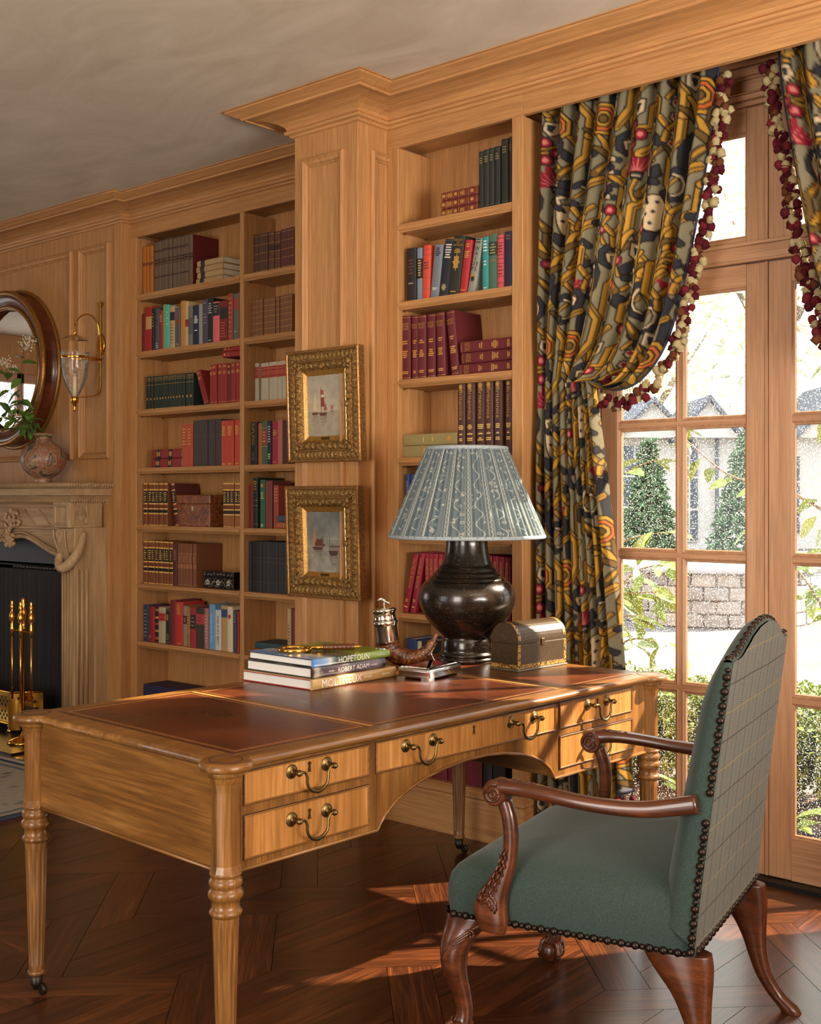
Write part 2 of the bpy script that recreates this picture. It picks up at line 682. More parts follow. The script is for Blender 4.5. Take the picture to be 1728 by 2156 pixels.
def mitred(path, prof):
    """path: list of (x, y); outward is to the right of travel (towards the room)"""
    n = len(path)
    nor = []
    for i in range(n - 1):
        d = Vector((path[i + 1][0] - path[i][0], path[i + 1][1] - path[i][1])).normalized()
        nor.append(Vector((d.y, -d.x)))
    rings = []
    for i in range(n):
        if i == 0:
            o = nor[0]
        elif i == n - 1:
            o = nor[-1]
        else:
            o = nor[i - 1] + nor[i]
            if abs(nor[i - 1].dot(nor[i])) > 0.99:
                o = nor[i]
        rings.append([(path[i][0] + o.x * p, path[i][1] + o.y * p, z) for p, z in prof])
    mb = MB()
    mb.loft(rings, False, False, None, False)
    return mb


PATH = [(-11, 3.97), (-5.577, 3.97), (-5.577, 4.025), (-3.707, 4.025), (-3.707, 3.53), (-3.33, 3.53), (-3.33, 3.713), (2.2, 3.713)]
struct('trim_1', mitred(PATH, CORN), M['oak_x'], 'deep moulded oak cornice under the ceiling')

PANEL = [(0, 0), (0.001, 0.014), (0.005, 0.021), (0.012, 0.023), (0.017, 0.016), (0.019, 0.0155), (0.027, 0.011), (0.033, 0.002), (0.035, 0.006), (0.040, 0.006), (0.042, 0)]


def panel_y(name, x0, x1, z0, z1, y, parent=None, mat=None, k=1.0):
    mb = MB().rect_sweep(x0, x1, z0, z1, [(i * k, h * k) for i, h in PANEL], lambda a, b, h: (a, y - h, b))
    return obj(name, mb, mat or M['oak_v'], parent)


# pilaster between the two bookcases
pil = struct('trim_2', MB().box(-3.707, -3.33, 3.53, 4.27, 0, 2.925), M['oak_v'], 'panelled oak pilaster between the two bookcases', bevel=0.003)
panel_y('panel_moulding', -3.648, -3.398, 0.36, 2.815, 3.53, pil)
obj('panel_moulding', MB().rect_sweep(3.60, 3.80, 0.36, 2.815, PANEL, lambda a, b, h: (-3.33 + h, a, b)), M['oak_v'], pil)
obj('plinth', mitred([(-3.707, 4.025), (-3.707, 3.53), (-3.33, 3.53), (-3.33, 3.713)], [(0, 0), (0.018, 0), (0.018, 0.165), (0.012, 0.18), (0.004, 0.192), (0, 0.195)]), M['oak_x'], pil)

# chimney breast panelling
wb = bpy.data.objects['wall_back']
panel_y('panel_moulding', -7.28, -6.065, 1.585, 2.825, 3.97, wb)
panel_y('panel_moulding', -5.992, -5.690, 1.585, 2.825, 3.97, wb)
panel_y('panel_moulding', -7.66, -7.36, 1.585, 2.825, 3.97, wb)
obj('corner_stile', MB().box(-5.645, -5.577, 3.962, 3.97, 0, 2.92), M['oak_v'], wb)

BASE = [(0, 0), (0.020, 0), (0.020, 0.150), (0.016, 0.160), (0.022, 0.168), (0.020, 0.182), (0.008, 0.192), (0, 0.195)]
struct('baseboard_back', mitred([(-3.33, 3.713), (-2.628, 3.713), (-2.628, 3.93)], BASE), M['oak_x'], 'pale oak baseboard below the right bookcase')
struct('baseboard_left', mitred([(-5.577, 3.97), (-5.577, 4.025), (-3.707, 4.025)], BASE), M['oak_x'], 'oak baseboard below the left bookcase')


# ------------------------------------------------------------------ built-in bookcases
def shelf_board(x0, x1, yf, yb, ztop, parent):
    t = 0.034
    pr = [(yb, ztop - t), (yf + 0.010, ztop - t), (yf + 0.008, ztop - t + 0.004), (yf + 0.001, ztop - t + 0.010), (yf - 0.003, ztop - 0.018), (yf - 0.002, ztop - 0.008), (yf + 0.003, ztop - 0.006), (yf + 0.003, ztop), (yb, ztop)]
    o = obj('shelf', MB().prism(pr, x0, x1, 'x'), M['oak_x'], parent)
    for x in (x0 + 0.012,):
        for y in (yf + 0.03, yb - 0.05):
            if ztop > 1.4:
                obj('shelf_pin', MB().ball((x, y, ztop - t - 0.003), 0.005, 6, 4), M['old_brass'], o)
    return o


SHZ = [2.513, 2.186, 1.857, 1.529, 1.203, 0.874, 0.547]


def bookcase(name, label, xa, xb, cols, yf, yb, stile_r):
    b = thing(name, label, 'bookcase', (0, 0, 0))
    obj('back_panel', MB().box(xa, xb, yb, yb + 0.012, 0.1, 2.92), M['oak_v'], b)
    obj('header', MB().box(xa, xb, yf, yf + 0.022, 2.838, 2.92), M['oak_x'], b, bevel=0.002)
    obj('top_board', MB().box(xa, xb, yf + 0.022, yb, 2.866, 2.886), M['oak_x'], b)
    obj('plinth_board', MB().box(xa, xb, yf + 0.001, yb, 0.0, 0.198), M['oak_x'], b)
    edges = [xa] + [c for c in cols] + [xb]
    # stiles: cols holds (x0, x1) of every opening
    xs = [xa]
    for o0, o1 in cols:
        obj('stile', MB().box(xs[-1], o0, yf, yb, 0.198, 2.838), M['oak_v'], b, bevel=0.002)
        xs.append(o1)
        for z in SHZ:
            shelf_board(o0 + 0.001, o1 - 0.001, yf, yb, z, b)
    obj('stile', MB().box(xs[-1], xb, yf, yb + stile_r, 0.198, 2.838), M['oak_v'], b, bevel=0.002)
    return b


bookcase('built_in_bookcase', 'tall built-in oak bookcase with two columns of shelves beside the fireplace', -5.577, -3.707, [(-5.523, -4.637), (-4.606, -3.76)], 4.025, 4.25, 0)
bookcase('built_in_bookcase', 'narrow built-in oak bookcase behind the lamp, next to the curtain', -3.33, -2.628, [(-3.268, -2.679)], 3.713, 3.93, 0.09)

# ------------------------------------------------------------------ window bay and French doors
bay = struct('trim_3', MB().box(-2.628, 2.2, 3.713, 3.738, 2.84, 2.922), M['oak_x'], 'oak pelmet board across the window bay', bevel=0.002)
obj('bay_soffit', MB().box(-2.64, -0.89, 3.738, 4.03, 2.935, 2.955), M['oak_x'], bay)
hd = MB()
hd.box(-2.64, -0.89, 3.985, 4.03, 2.765, 2.94)
for z0, z1, dy in ((2.765, 2.780, 0.018), (2.780, 2.786, 0.012), (2.786, 2.806, 0.024), (2.806, 2.812, 0.030), (2.862, 2.870, 0.012), (2.870, 2.90, 0.03), (2.90, 2.935, 0.045)):
    hd.box(-2.64, -0.89, 3.985 - dy, 3.99, z0, z1)
obj('head_moulding', hd, M['door_x'], bay, bevel=0.003)

LEAF = [(-2.440, -1.765), (-1.753, -1.078)]
fr = struct('trim_4', MB().box(-2.50, -2.445, 3.975, 4.10, 0, 2.765).box(-1.073, -1.02, 3.975, 4.10, 0, 2.765), M['door_v'], 'oak door jambs', bevel=0.004)
obj('transom_bar', MB().box(-2.445, -1.073, 3.968, 4.08, 2.205, 2.272).box(-2.445, -1.073, 3.955, 3.98, 2.262, 2.276).box(-2.445, -1.073, 3.958, 3.98, 2.203, 2.213), M['door_x'], fr, bevel=0.003)
obj('threshold', MB().box(-2.50, -1.02, 3.925, 4.12, -0.01, 0.016), M['black_metal'], fr, bevel=0.003)

BEAD = [(0, 0), (0.004, 0.003), (0.010, -0.003), (0.014, -0.004), (0.017, -0.012)]


def glazed(name, x0, x1, z0, z1, sl, sr, rt, rb, nx, nz, mw, label, y=3.98, th=0.045):
    d = struct_empty(name, label)
    obj('stile', MB().box(x0, x0 + sl, y, y + th, z0, z1), M['door_v'], d, bevel=0.003)
    obj('stile', MB().box(x1 - sr, x1, y, y + th, z0, z1), M['door_v'], d, bevel=0.003)
    obj('top_rail', MB().box(x0 + sl, x1 - sr, y + 0.0005, y + th - 0.0005, z1 - rt, z1), M['door_x'], d)
    obj('bottom_rail', MB().box(x0 + sl, x1 - sr, y + 0.0005, y + th - 0.0005, z0, z0 + rb), M['door_x'], d)
    gx0, gx1, gz0, gz1 = x0 + sl, x1 - sr, z0 + rb, z1 - rt
    pw = (gx1 - gx0 - mw * (nx - 1)) / nx
    ph = (gz1 - gz0 - mw * (nz - 1)) / nz
    for i in range(1, nx):
        x = gx0 + i * pw + (i - 1) * mw
        obj('muntin', MB().box(x, x + mw, y + 0.006, y + th - 0.006, gz0, gz1), M['door_v'], d)
    for j in range(1, nz):
        z = gz0 + j * ph + (j - 1) * mw
        obj('muntin', MB().box(gx0, gx1, y + 0.0055, y + th - 0.0055, z, z + mw), M['door_x'], d)
    for i in range(nx):
        for j in range(nz):
            a = gx0 + i * (pw + mw)
            b = gz0 + j * (ph + mw)
            g = obj('pane', MB().box(a - 0.003, a + pw + 0.003, y + 0.021, y + 0.024, b - 0.003, b + ph + 0.003), M['pane'], d)
            mb = MB().rect_sweep(a - 0.006, a + pw + 0.006, b - 0.006, b + ph + 0.006, BEAD, lambda p, q, h: (p, y + 0.006 - h, q))
            obj('glazing_bead', mb, M['door_v'], g)
    return d


glazed('door_1', LEAF[0][0], LEAF[0][1], 0.018, 2.200, 0.075, 0.072, 0.080, 0.150, 2, 4, 0.026, 'left French door leaf with eight panes')
glazed('door_2', LEAF[1][0], LEAF[1][1], 0.018, 2.200, 0.085, 0.075, 0.080, 0.150, 2, 4, 0.026, 'right French door leaf with eight panes')
glazed('window_1', LEAF[0][0], LEAF[0][1], 2.278, 2.762, 0.075, 0.072, 0.088, 0.018, 1, 1, 0.03, 'single pane transom window above the left door leaf')
glazed('window_2', LEAF[1][0], LEAF[1][1], 2.278, 2.762, 0.085, 0.075, 0.088, 0.018, 1, 1, 0.03, 'single pane transom window above the right door leaf')
obj('astragal', MB().box(-1.764, -1.754, 3.977, 4.02, 0.02, 2.2).box(-1.764, -1.754, 3.977, 4.02, 2.28, 2.76), M['door_v'], bpy.data.objects['door_1'])

# windows of the walls out of the picture (they bring daylight in and show in the mirror, save the added one)
def far_window(name, T, w_, label):
    d = struct_empty(name, label)
    mb = MB()
    for a0, a1, z0, z1 in ((-w_, -w_ + 0.09, 0.25, 2.65), (w_ - 0.09, w_, 0.25, 2.65), (-w_, w_, 0.25, 0.35), (-w_, w_, 2.55, 2.65), (-0.04, 0.04, 0.25, 2.65), (-w_, w_, 2.05, 2.1)):
        mb.box(a0, a1, -0.03, 0.03, z0, z1, T)
    obj('frame', mb, M['door_v'], d)
    return d


far_window('window_3', Matrix.Translation((-1.0, -2.55, 0)), 0.9, None)
far_window('window_4', Matrix.Translation((-4.6, -2.55, 0)), 0.9, None)
far_window('added_window_6', Matrix.Translation((2.25, 1.6, 0)) @ Matrix.Rotation(PI / 2, 4, 'Z'), 0.9, None)  # frame added around the right-hand fill light
far_window('window_5', Matrix.Translation((-11.05, 1.25, 0)) @ Matrix.Rotation(PI / 2, 4, 'Z'), 0.8, None)

# ================================================================== THE DESK
DESK_L, DESK_R = Vector((-2.42, 2.632, 0)), math.radians(-2.6)
DT = Matrix.Translation(DESK_L) @ Matrix.Rotation(DESK_R, 4, 'Z')
DTOP = 0.771


def on_desk(x, y, z=DTOP):
    return DT @ Vector((x, y, z))


def leather_mat():
    t = NT('tooled_leather')
    co = t.coord('Object')
    n = t.noise(co, 3.2, 6, 0.6, 0.6)
    n2 = t.noise(co, 240, 3, 0.6)
    col = t.ramp(n, [(0.3, lin((52, 22, 10))), (0.5, lin((82, 38, 16))), (0.72, lin((112, 58, 26)))])
    t.bump(n2, 0.10, 0.001)
    return t.set(col, t.math('MULTIPLY_ADD', n, 0.2, 0.20), 0, 0.0, 0.5)


M['leather'] = leather_mat()
M['desk_edge'] = plain('desk_dark_line', lin((58, 34, 18)), 0.5)
M['inlay'] = plain('pale_inlay', lin((186, 132, 66)), 0.45)
M['tooling'] = plain('gilt_tooling', lin((160, 108, 58)), 0.45, 0.3, nscale=300, namt=0.5)


def make_desk():
    d = thing('writing_desk', 'walnut writing desk with brown leather top and brass handles on its drawers', 'desk', DESK_L, DESK_R)
    hx, hy, lx, ly, cr = 0.447, 0.905, 0.42, 0.884, 0.060
    # outline of the top: a rectangle with round turret corners
    out = []
    a0 = math.acos((hx - lx) / cr)
    b0 = math.asin((hy - ly) / cr)
    for sx, sy in ((1, 1), (-1, 1), (-1, -1), (1, -1)):
        arc = []
        for k in range(17):
            th = -a0 + (PI - b0 + a0) * k / 16
            arc.append((sx * (lx + cr * math.cos(th)), sy * (ly + cr * math.sin(th))))
        if sx * sy < 0:
            arc = arc[::-1]
        out += arc
    n = len(out)
    nor = []
    for i in range(n):
        a, b = Vector(out[i - 1]), Vector(out[(i + 1) % n])
        t = (b - a).normalized()
        nor.append(Vector((t.y, -t.x)))
    rings = []
    for o, z in ((-0.012, 0.7475), (-0.004, 0.748), (0.0, 0.7505), (0.0025, 0.756), (0.0015, 0.763), (-0.003, 0.768), (-0.008, 0.770)):
        rings.append([(out[i][0] + nor[i].x * o, out[i][1] + nor[i].y * o, z) for i in range(n)])
    mb = MB().loft(rings, True, True, None, True)
    top = obj('desk_top', mb, M['desk_y'], d)
    for sx in (1, -1):
        for sy in (1, -1):
            q = MB().loft([[(sx * lx + r * math.cos(2 * PI * k / 24), sy * ly + r * math.sin(2 * PI * k / 24), z) for k in range(24)] for r, z in ((0.036, 0.770), (0.0365, 0.7706), (0.039, 0.7706), (0.0395, 0.770))], True, False)
            obj('roundel_line', q, M['desk_edge'], top)
    # leather panels with gilt tooling, pale strips between them
    for y0, y1 in ((-0.835, -0.392), (-0.378, 0.418), (0.432, 0.835)):
        lp = obj('leather_panel', MB().box(-0.385, 0.385, y0, y1, 0.7690, 0.7706), M['leather'], top)
        for ins, wd in ((0.012, 0.0035), (0.020, 0.0015)):
            q = MB().rect_sweep(-0.385 + ins, 0.385 - ins, y0 + ins, y1 - ins, [(0, 0), (0, 0.0003), (wd, 0.0003), (wd, 0)], lambda a, b, h: (a, b, 0.7706 + h))
            obj('gilt_tooling', q, M['tooling'], lp)
    for y in (-0.385, 0.425):
        obj('inlay_strip', MB().box(-0.385, 0.385, y - 0.006, y + 0.006, 0.7690, 0.7709), M['inlay'], top)
    obj('edge_line', MB().rect_sweep(-0.388, 0.388, -0.838, 0.838, [(0, 0), (0, 0.0006), (0.003, 0.0006), (0.003, 0)], lambda a, b, h: (a, b, 0.770 + h)), M['desk_edge'], top)
    # front with the kneehole arch
    arch = [(-0.412, 0.515), (-0.402, 0.530), (-0.385, 0.548), (-0.348, 0.575), (-0.30, 0.597), (-0.24, 0.615), (-0.16, 0.629), (-0.07, 0.637), (0.02, 0.637), (0.10, 0.630), (0.17, 0.617), (0.23, 0.600), (0.28, 0.577), (0.315, 0.552), (0.332, 0.532), (0.342, 0.515)]
    poly = [(-0.85, 0.515)] + arch + [(0.85, 0.515), (0.85, 0.748), (-0.85, 0.748)]
    for sx, nm in ((1, 'front_apron'), (-1, 'rear_apron')):
        mb = MB()
        m = len(poly)
        mb.prism(poly, sx * 0.41, sx * 0.43, 'x')
        ap = obj(nm, mb, M['desk_z'], d)
        bead = MB().tube([(sx * 0.432, y, z) for y, z in [(-0.85, 0.515)] + arch + [(0.85, 0.515)]], 0.0042, 6)
        obj('bead', bead, M['desk_y'], ap)
    # ends and undersides
    for sy in (-1, 1):
        ep = obj('end_panel', MB().box(-0.40, 0.40, sy * 0.872, sy * 0.888, 0.515, 0.748), M['desk_x'], d)
        obj('bead', MB().tube([(-0.40, sy * 0.890, 0.515), (0.40, sy * 0.890, 0.515)], 0.0045, 6), M['desk_x'], ep)
    for y0, y1 in ((-0.872, -0.415), (0.345, 0.872)):
        obj('pedestal_bottom', MB().box(-0.41, 0.41, y0, y1, 0.519, 0.529), M['desk_y'], d)
        yy = y1 if y0 < 0 else y0
        obj('kneehole_side', MB().box(-0.41, 0.41, yy - 0.008, yy + 0.008, 0.52, 0.748), M['desk_x'], d)
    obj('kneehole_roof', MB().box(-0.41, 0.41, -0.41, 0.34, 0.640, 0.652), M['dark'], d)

    # drawers
    def keyhole(y, z, x, parent):
        kp = []
        for k in range(13):
            th = -0.35 * PI + 1.7 * PI * k / 12 - 0.0
            th = math.radians(-55) + math.radians(290) * k / 12
            kp.append((0.0032 * math.cos(th), 0.0045 + 0.0032 * math.sin(th)))
        kp += [(-0.0032, -0.0105), (0.0032, -0.0105)]
        kp = [(y + a, z + b) for a, b in kp]
        cy, cz = y, z - 0.001
        big = [(cy + (a - cy) * 1.75, cz + (b - cz) * 1.38) for a, b in kp]
        e = obj('escutcheon', MB().prism(big, x, x + 0.0012, 'x'), M['brass'], parent)
        obj('keyhole', MB().prism(kp, x + 0.0004, x + 0.0015, 'x'), M['dark'], e)

    def handle(y1, y2, z, x, parent):
        h = MB()
        cyc = (y1 + y2) / 2
        hw = (y2 - y1) / 2
        path = []
        for t in (-1, 1):
            seg = [(x + 0.030, cyc + t * hw, z), (x + 0.031, cyc + t * (hw - 0.008), z + 0.002), (x + 0.031, cyc + t * (hw - 0.017), z - 0.001), (x + 0.031, cyc + t * (hw - 0.0225), z - 0.012), (x + 0.031, cyc + t * (hw - 0.022), z - 0.026), (x + 0.031, cyc + t * (hw - 0.027), z - 0.038), (x + 0.031, cyc + t * (hw - 0.038), z - 0.047), (x + 0.031, cyc + t * (hw - 0.048), z - 0.0505)]
            path = path + (seg if t < 0 else [(x + 0.031, cyc, z - 0.0515)] + seg[::-1])
        rad = [0.0036] * len(path)
        mid = len(path) // 2
        for k, r in ((0, 0.0055), (1, 0.0048), (2, 0.0046)):
            rad[mid - k] = r
            rad[mid + k] = r
        rad[0] = rad[-1] = 0.0045
        bail = obj('bail_handle', MB().tube(path, rad, 8), M['old_brass'], parent)
        for yy in (y1, y2):
            T = Matrix.Translation((x, yy, z)) @ Matrix.Rotation(PI / 2, 4, 'Y')
            obj('rosette', MB().lathe([(0.0175, 0.0), (0.0175, 0.0015), (0.0155, 0.003), (0.014, 0.0028), (0.012, 0.0045), (0.007, 0.006), (0.0055, 0.012), (0.0055, 0.022), (0.0075, 0.024), (0.0080, 0.030), (0.006, 0.034), (0.0045, 0.036), (0.002, 0.038)], 16, T), M['old_brass'], bail)

    for y0, y1, z0, z1, hs, ks in ((-0.842, -0.443, 0.660, 0.737, [(-0.699, -0.587)], -0.643), (-0.842, -0.443, 0.535, 0.636, [(-0.699, -0.587)], -0.643),
                                   (-0.418, 0.346, 0.660, 0.739, [(-0.308, -0.202), (0.130, 0.240)], -0.034),
                                   (0.368, 0.766, 0.662, 0.740, [(0.515, 0.619)], 0.567), (0.368, 0.766, 0.540, 0.638, [(0.515, 0.619)], 0.567)):
        dr = obj('drawer', MB().box(0.395, 0.4318, y0, y1, z0, z1), M['drawer'], d)
        obj('drawer_gap', MB().rect_sweep(y0 - 0.0022, y1 + 0.0022, z0 - 0.0022, z1 + 0.0022, [(0, 0), (0, 0.0006), (0.003, 0.0006), (0.003, 0)], lambda a, b, h: (0.430 + h, a, b)), M['desk_edge'], dr)
        obj('cock_bead', MB().rect_sweep(y0, y1, z0, z1, [(0, 0), (0, 0.0038), (0.0015, 0.0046), (0.0032, 0.0038), (0.0042, 0)], lambda a, b, h: (0.4302 + h, a, b)), M['desk_y'], dr)
        zh = (z0 + z1) / 2 + 0.0145
        for a, b in hs:
            handle(a, b, zh, 0.4318, dr)
        keyhole(ks, zh + 0.004, 0.4318, dr)

    # legs
    flute = lambda th: max(0.0, math.cos(12 * th)) ** 0.6

    def leg(sx, sy):
        x, y = sx * lx, sy * ly
        T = Matrix.Translation((x, y, 0))
        mb = MB()
        N = 72
        rings = []
        for z, f in ((0.060, 0), (0.080, 0), (0.084, 1), (0.15, 1), (0.22, 1), (0.30, 1), (0.395, 1), (0.401, 0), (0.420, 0)):
            r = 0.0200 + (0.0305 - 0.0200) * (z - 0.06) / 0.36
            rings.append([((r - 0.0030 * f * flute(2 * PI * k / N)) * math.cos(2 * PI * k / N), (r - 0.0030 * f * flute(2 * PI * k / N)) * math.sin(2 * PI * k / N), z) for k in range(N)])
        mb.loft(rings, True, False, T, True)
        lg = obj('leg', mb, M['desk_z'], d)
        mb = MB()
        mb.lathe([(0.0305, 0.418), (0.034, 0.420), (0.0375, 0.426), (0.0375, 0.430), (0.034, 0.435), (0.0315, 0.437), (0.0315, 0.452), (0.034, 0.456), (0.039, 0.462), (0.0405, 0.469), (0.039, 0.476), (0.035, 0.480), (0.034, 0.484), (0.037, 0.488), (0.0385, 0.495), (0.037, 0.502), (0.0335, 0.505), (0.0335, 0.510), (0.037, 0.514), (0.037, 0.519)], 28, T)
        obj('turned_rings', mb, M['desk_z'], lg)
        obj('toe_ring', MB().lathe([(0.020, 0.052), (0.0235, 0.056), (0.0235, 0.062), (0.020, 0.066)], 24, T), M['desk_z'], lg)
        mb = MB()
        mb.lathe([(0.037, 0.519), (0.0325, 0.535), (0.0322, 0.56), (0.0322, 0.70), (0.034, 0.718), (0.039, 0.733), (0.043, 0.737), (0.0445, 0.742), (0.0445, 0.748)], 12, T @ Matrix.Rotation(PI / 12, 4, 'Z'), False)
        obj('faceted_column', mb, M['desk_z'], lg)
        mb = MB()
        mb.lathe([(0.0185, 0.054), (0.0165, 0.03), (0.0165, 0.027), (0.011, 0.02), (0.009, 0.012)], 14, T)
        wx = T @ Matrix.Translation((0.018, 0.012, 0)) @ Matrix.Rotation(PI / 2, 4, 'X')
        mb.box(0.0, 0.02, 0.004, 0.012, 0.012, 0.022, T)
        cs = obj('caster', mb, M['bronze'], lg)
        obj('wheel', MB().lathe([(0.012, -0.006), (0.0155, -0.005), (0.0155, 0.005), (0.012, 0.006)], 16, T @ Matrix.Translation((0.022, 0.006, 0.0155)) @ Matrix.Rotation(PI / 2, 4, 'X')), M['bronze'], cs)
    for sx in (1, -1):
        for sy in (1, -1):
            leg(sx, sy)
    return d


make_desk()

# ------------------------------------------------------------------ the lamp
def shade_mat():
    t = NT('pleated_shade_fabric')
    uv = t.coord('UV')
    sep = t.new('ShaderNodeSeparateXYZ')
    t.l.new(uv, sep.inputs[0])
    u, v = sep.outputs[0], sep.outputs[1]          # u: position along the cloth in stripes, v: height
    st = t.math('FRACT', u)
    ground = lin((104, 120, 126))
    pale = lin((208, 210, 196))
    # thin straight lines at stripe borders
    def near(a, c, w):
        return t.math('LESS_THAN', t.math('ABSOLUTE', t.math('SUBTRACT', a, c)), w)
    l1 = near(st, 0.04, 0.018)
    l2 = near(st, 0.30, 0.018)
    # twisted chain between them
    s1 = t.math('MULTIPLY', t.math('SINE', t.math('MULTIPLY', v, 62.0)), 0.055)
    w1 = near(t.math('SUBTRACT', st, s1), 0.17, 0.022)
    w2 = near(t.math('ADD', st, s1), 0.17, 0.022)
    # meandering vine in the broad stripe
    s2 = t.math('MULTIPLY', t.math('SINE', t.math('MULTIPLY', v, 30.0)), 0.16)
    w3 = near(t.math('SUBTRACT', st, s2), 0.65, 0.03)
    vr = t.new('ShaderNodeTexVoronoi')
    comb = t.new('ShaderNodeCombineXYZ')
    t.l.new(t.math('MULTIPLY', u, 3.0), comb.inputs[0])
    t.l.new(t.math('MULTIPLY', v, 17.0), comb.inputs[1])
    t.l.new(comb.outputs[0], vr.inputs['Vector'])
    vr.inputs['Scale'].default_value = 1.0
    ring = t.math('MULTIPLY', near(vr.outputs['Distance'], 0.22, 0.06), t.math('GREATER_THAN', st, 0.36))
    tot = t.math('MAXIMUM', t.math('MAXIMUM', t.math('MAXIMUM', l1, l2), t.math('MAXIMUM', w1, w2)), t.math('MAXIMUM', w3, ring))
    n = t.noise(t.coord('Object'), 300, 2)
    col = t.mix(t.math('MULTIPLY', tot, 0.7), ground, pale)
    col = t.mix(t.math('MULTIPLY', n, 0.25), col, lin((150, 160, 162)))
    t.set(col, 0.8, spec=0.2, sheen=0.2)
    tl = t.new('ShaderNodeBsdfTranslucent')
    t.l.new(col, tl.inputs[0])
    mx = t.new('ShaderNodeMixShader')
    mx.inputs[0].default_value = 0.30
    t.l.new(t.b.outputs[0], mx.inputs[1])
    t.l.new(tl.outputs[0], mx.inputs[2])
    t.l.new(mx.outputs[0], t.out.inputs[0])
    return t.m


def bronze_mat():
    t = NT('crackled_bronze')
    co = t.coord('Object')
    n1 = t.noise(t.mapping(co, (260, 260, 40)), 1, 3, 0.7)
    n2 = t.noise(t.mapping(co, (50, 50, 260)), 1, 3, 0.7)
    n3 = t.noise(co, 9, 3)
    k = t.math('MAXIMUM', t.ramp(n1, [(0.60, (0, 0, 0)), (0.68, (1, 1, 1))]), t.ramp(n2, [(0.60, (0, 0, 0)), (0.68, (1, 1, 1))]))
    k = t.math('MULTIPLY', k, t.math('MULTIPLY', n3, 0.9))
    col = t.mix(k, lin((34, 25, 19)), lin((122, 104, 74)))
    t.bump(t.math('ADD', n1, n2), 0.10, 0.001)
    return t.set(col, 0.24, 0.35, 0.4, 0.6)


def make_lamp():
    p = on_desk(-0.222, 0.700)
    t = thing('table_lamp', 'table lamp with dark bronze urn base and pleated blue patterned shade', 'lamp', p)
    prof = [(0.101, 0.0), (0.104, 0.004), (0.104, 0.012), (0.100, 0.016), (0.098, 0.018), (0.101, 0.022), (0.101, 0.028), (0.096, 0.033), (0.092, 0.036), (0.093, 0.045), (0.092, 0.070), (0.088, 0.082), (0.085, 0.088),
            (0.092, 0.096), (0.112, 0.115), (0.138, 0.142), (0.160, 0.175), (0.172, 0.205), (0.1755, 0.228), (0.173, 0.250), (0.165, 0.270), (0.152, 0.285), (0.143, 0.291), (0.141, 0.290), (0.138, 0.297), (0.130, 0.306), (0.127, 0.305),
            (0.123, 0.313), (0.114, 0.323), (0.111, 0.322), (0.108, 0.330), (0.097, 0.344), (0.094, 0.344), (0.091, 0.352), (0.084, 0.372), (0.079, 0.395), (0.076, 0.418), (0.075, 0.438), (0.077, 0.446), (0.070, 0.449), (0.02, 0.452)]
    obj('urn', MB().lathe(prof, 56), bronze_mat(), t)
    obj('socket_stem', MB().lathe([(0.02, 0.445), (0.012, 0.455), (0.012, 0.52), (0.018, 0.525), (0.018, 0.57), (0.006, 0.575), (0.006, 0.765), (0.012, 0.77), (0.0, 0.785)], 12), M['old_brass'], t)
    # pleated shade with its printed stripes
    nple = 62
    N = nple * 8
    rows = 10
    zb, zt, rb, rt = 0.450, 0.766, 0.279, 0.1435
    vs_, uvs = [], []
    for j in range(rows + 1):
        f = j / rows
        r0 = rb + (rt - rb) * f
        z = zb + (zt - zb) * f
        for i in range(N + 1):
            th = 2 * PI * i / N
            ph = (i % 8) / 8.0
            amp = (0.0065 if ph < 0.5 else -0.0065) * (1 - abs(4 * (ph % 0.5) - 1) ** 3)
            amp *= 1.0 - 0.25 * f
            r = r0 + amp
            vs_.append((r * math.cos(th), r * math.sin(th), z))
            uvs.append((i / N * nple / 3.1, f))
    W = N + 1
    fs = [(j * W + i, j * W + i + 1, (j + 1) * W + i + 1, (j + 1) * W + i) for j in range(rows) for i in range(N)]
    me = bpy.data.meshes.new('shade')
    me.from_pydata(vs_, [], fs)
    uvl = me.uv_layers.new(name='UVMap')
    idx = np.zeros(len(me.loops), dtype=np.int32)
    me.loops.foreach_get('vertex_index', idx)
    uvl.data.foreach_set('uv', np.array(uvs, dtype=np.float32)[idx].ravel())
    me.polygons.foreach_set('use_smooth', [True] * len(me.polygons))
    sm = shade_mat()
    me.materials.append(sm)
    sh = obj('shade', me, None, t)
    trim = plain('shade_trim', lin((150, 160, 164)), 0.75, nscale=180, namt=0.5)
    for r, z, nm in ((rb + 0.001, zb, 'lower_trim'), (rt + 0.001, zt, 'upper_trim')):
        ringp = [(r * math.cos(2 * PI * k / 72), r * math.sin(2 * PI * k / 72), z) for k in range(73)]
        obj(nm, MB().tube(ringp, (0.0048 if r > 0.2 else 0.0055), 8, flat=1.5, caps=False), trim, sh)
    spokes = MB()
    for k in range(3):
        th = 2 * PI * k / 3
        spokes.tube([(0, 0, 0.76), (rt * math.cos(th), rt * math.sin(th), 0.764)], 0.0018, 6)
    obj('shade_spider', spokes, M['old_brass'], sh)
    return t


make_lamp()

# ------------------------------------------------------------------ domed casket, silver box, horn, books, magnifier
def casket_mat(border):
    t = NT('casket_border' if border else 'casket_speckle')
    co = t.coord('Object')
    if border:
        n = t.noise(co, 130, 2, 0.5, 1.5)
        col = t.ramp(n, [(0.44, lin((40, 28, 16))), (0.52, lin((196, 150, 74)))], 'LINEAR')
        return t.set(col, 0.4, 0.3)
    n = t.noise(co, 520, 3, 0.8)
    n2 = t.noise(co, 60, 3)
    col = t.ramp(n, [(0.36, lin((26, 18, 11))), (0.50, lin((60, 45, 28))), (0.64, lin((112, 92, 60)))])
    col = t.mix(t.math('MULTIPLY', n2, 0.3), col, lin((60, 42, 26)))
    t.bump(n, 0.15, 0.001)
    return t.set(col, 0.36, 0.25)


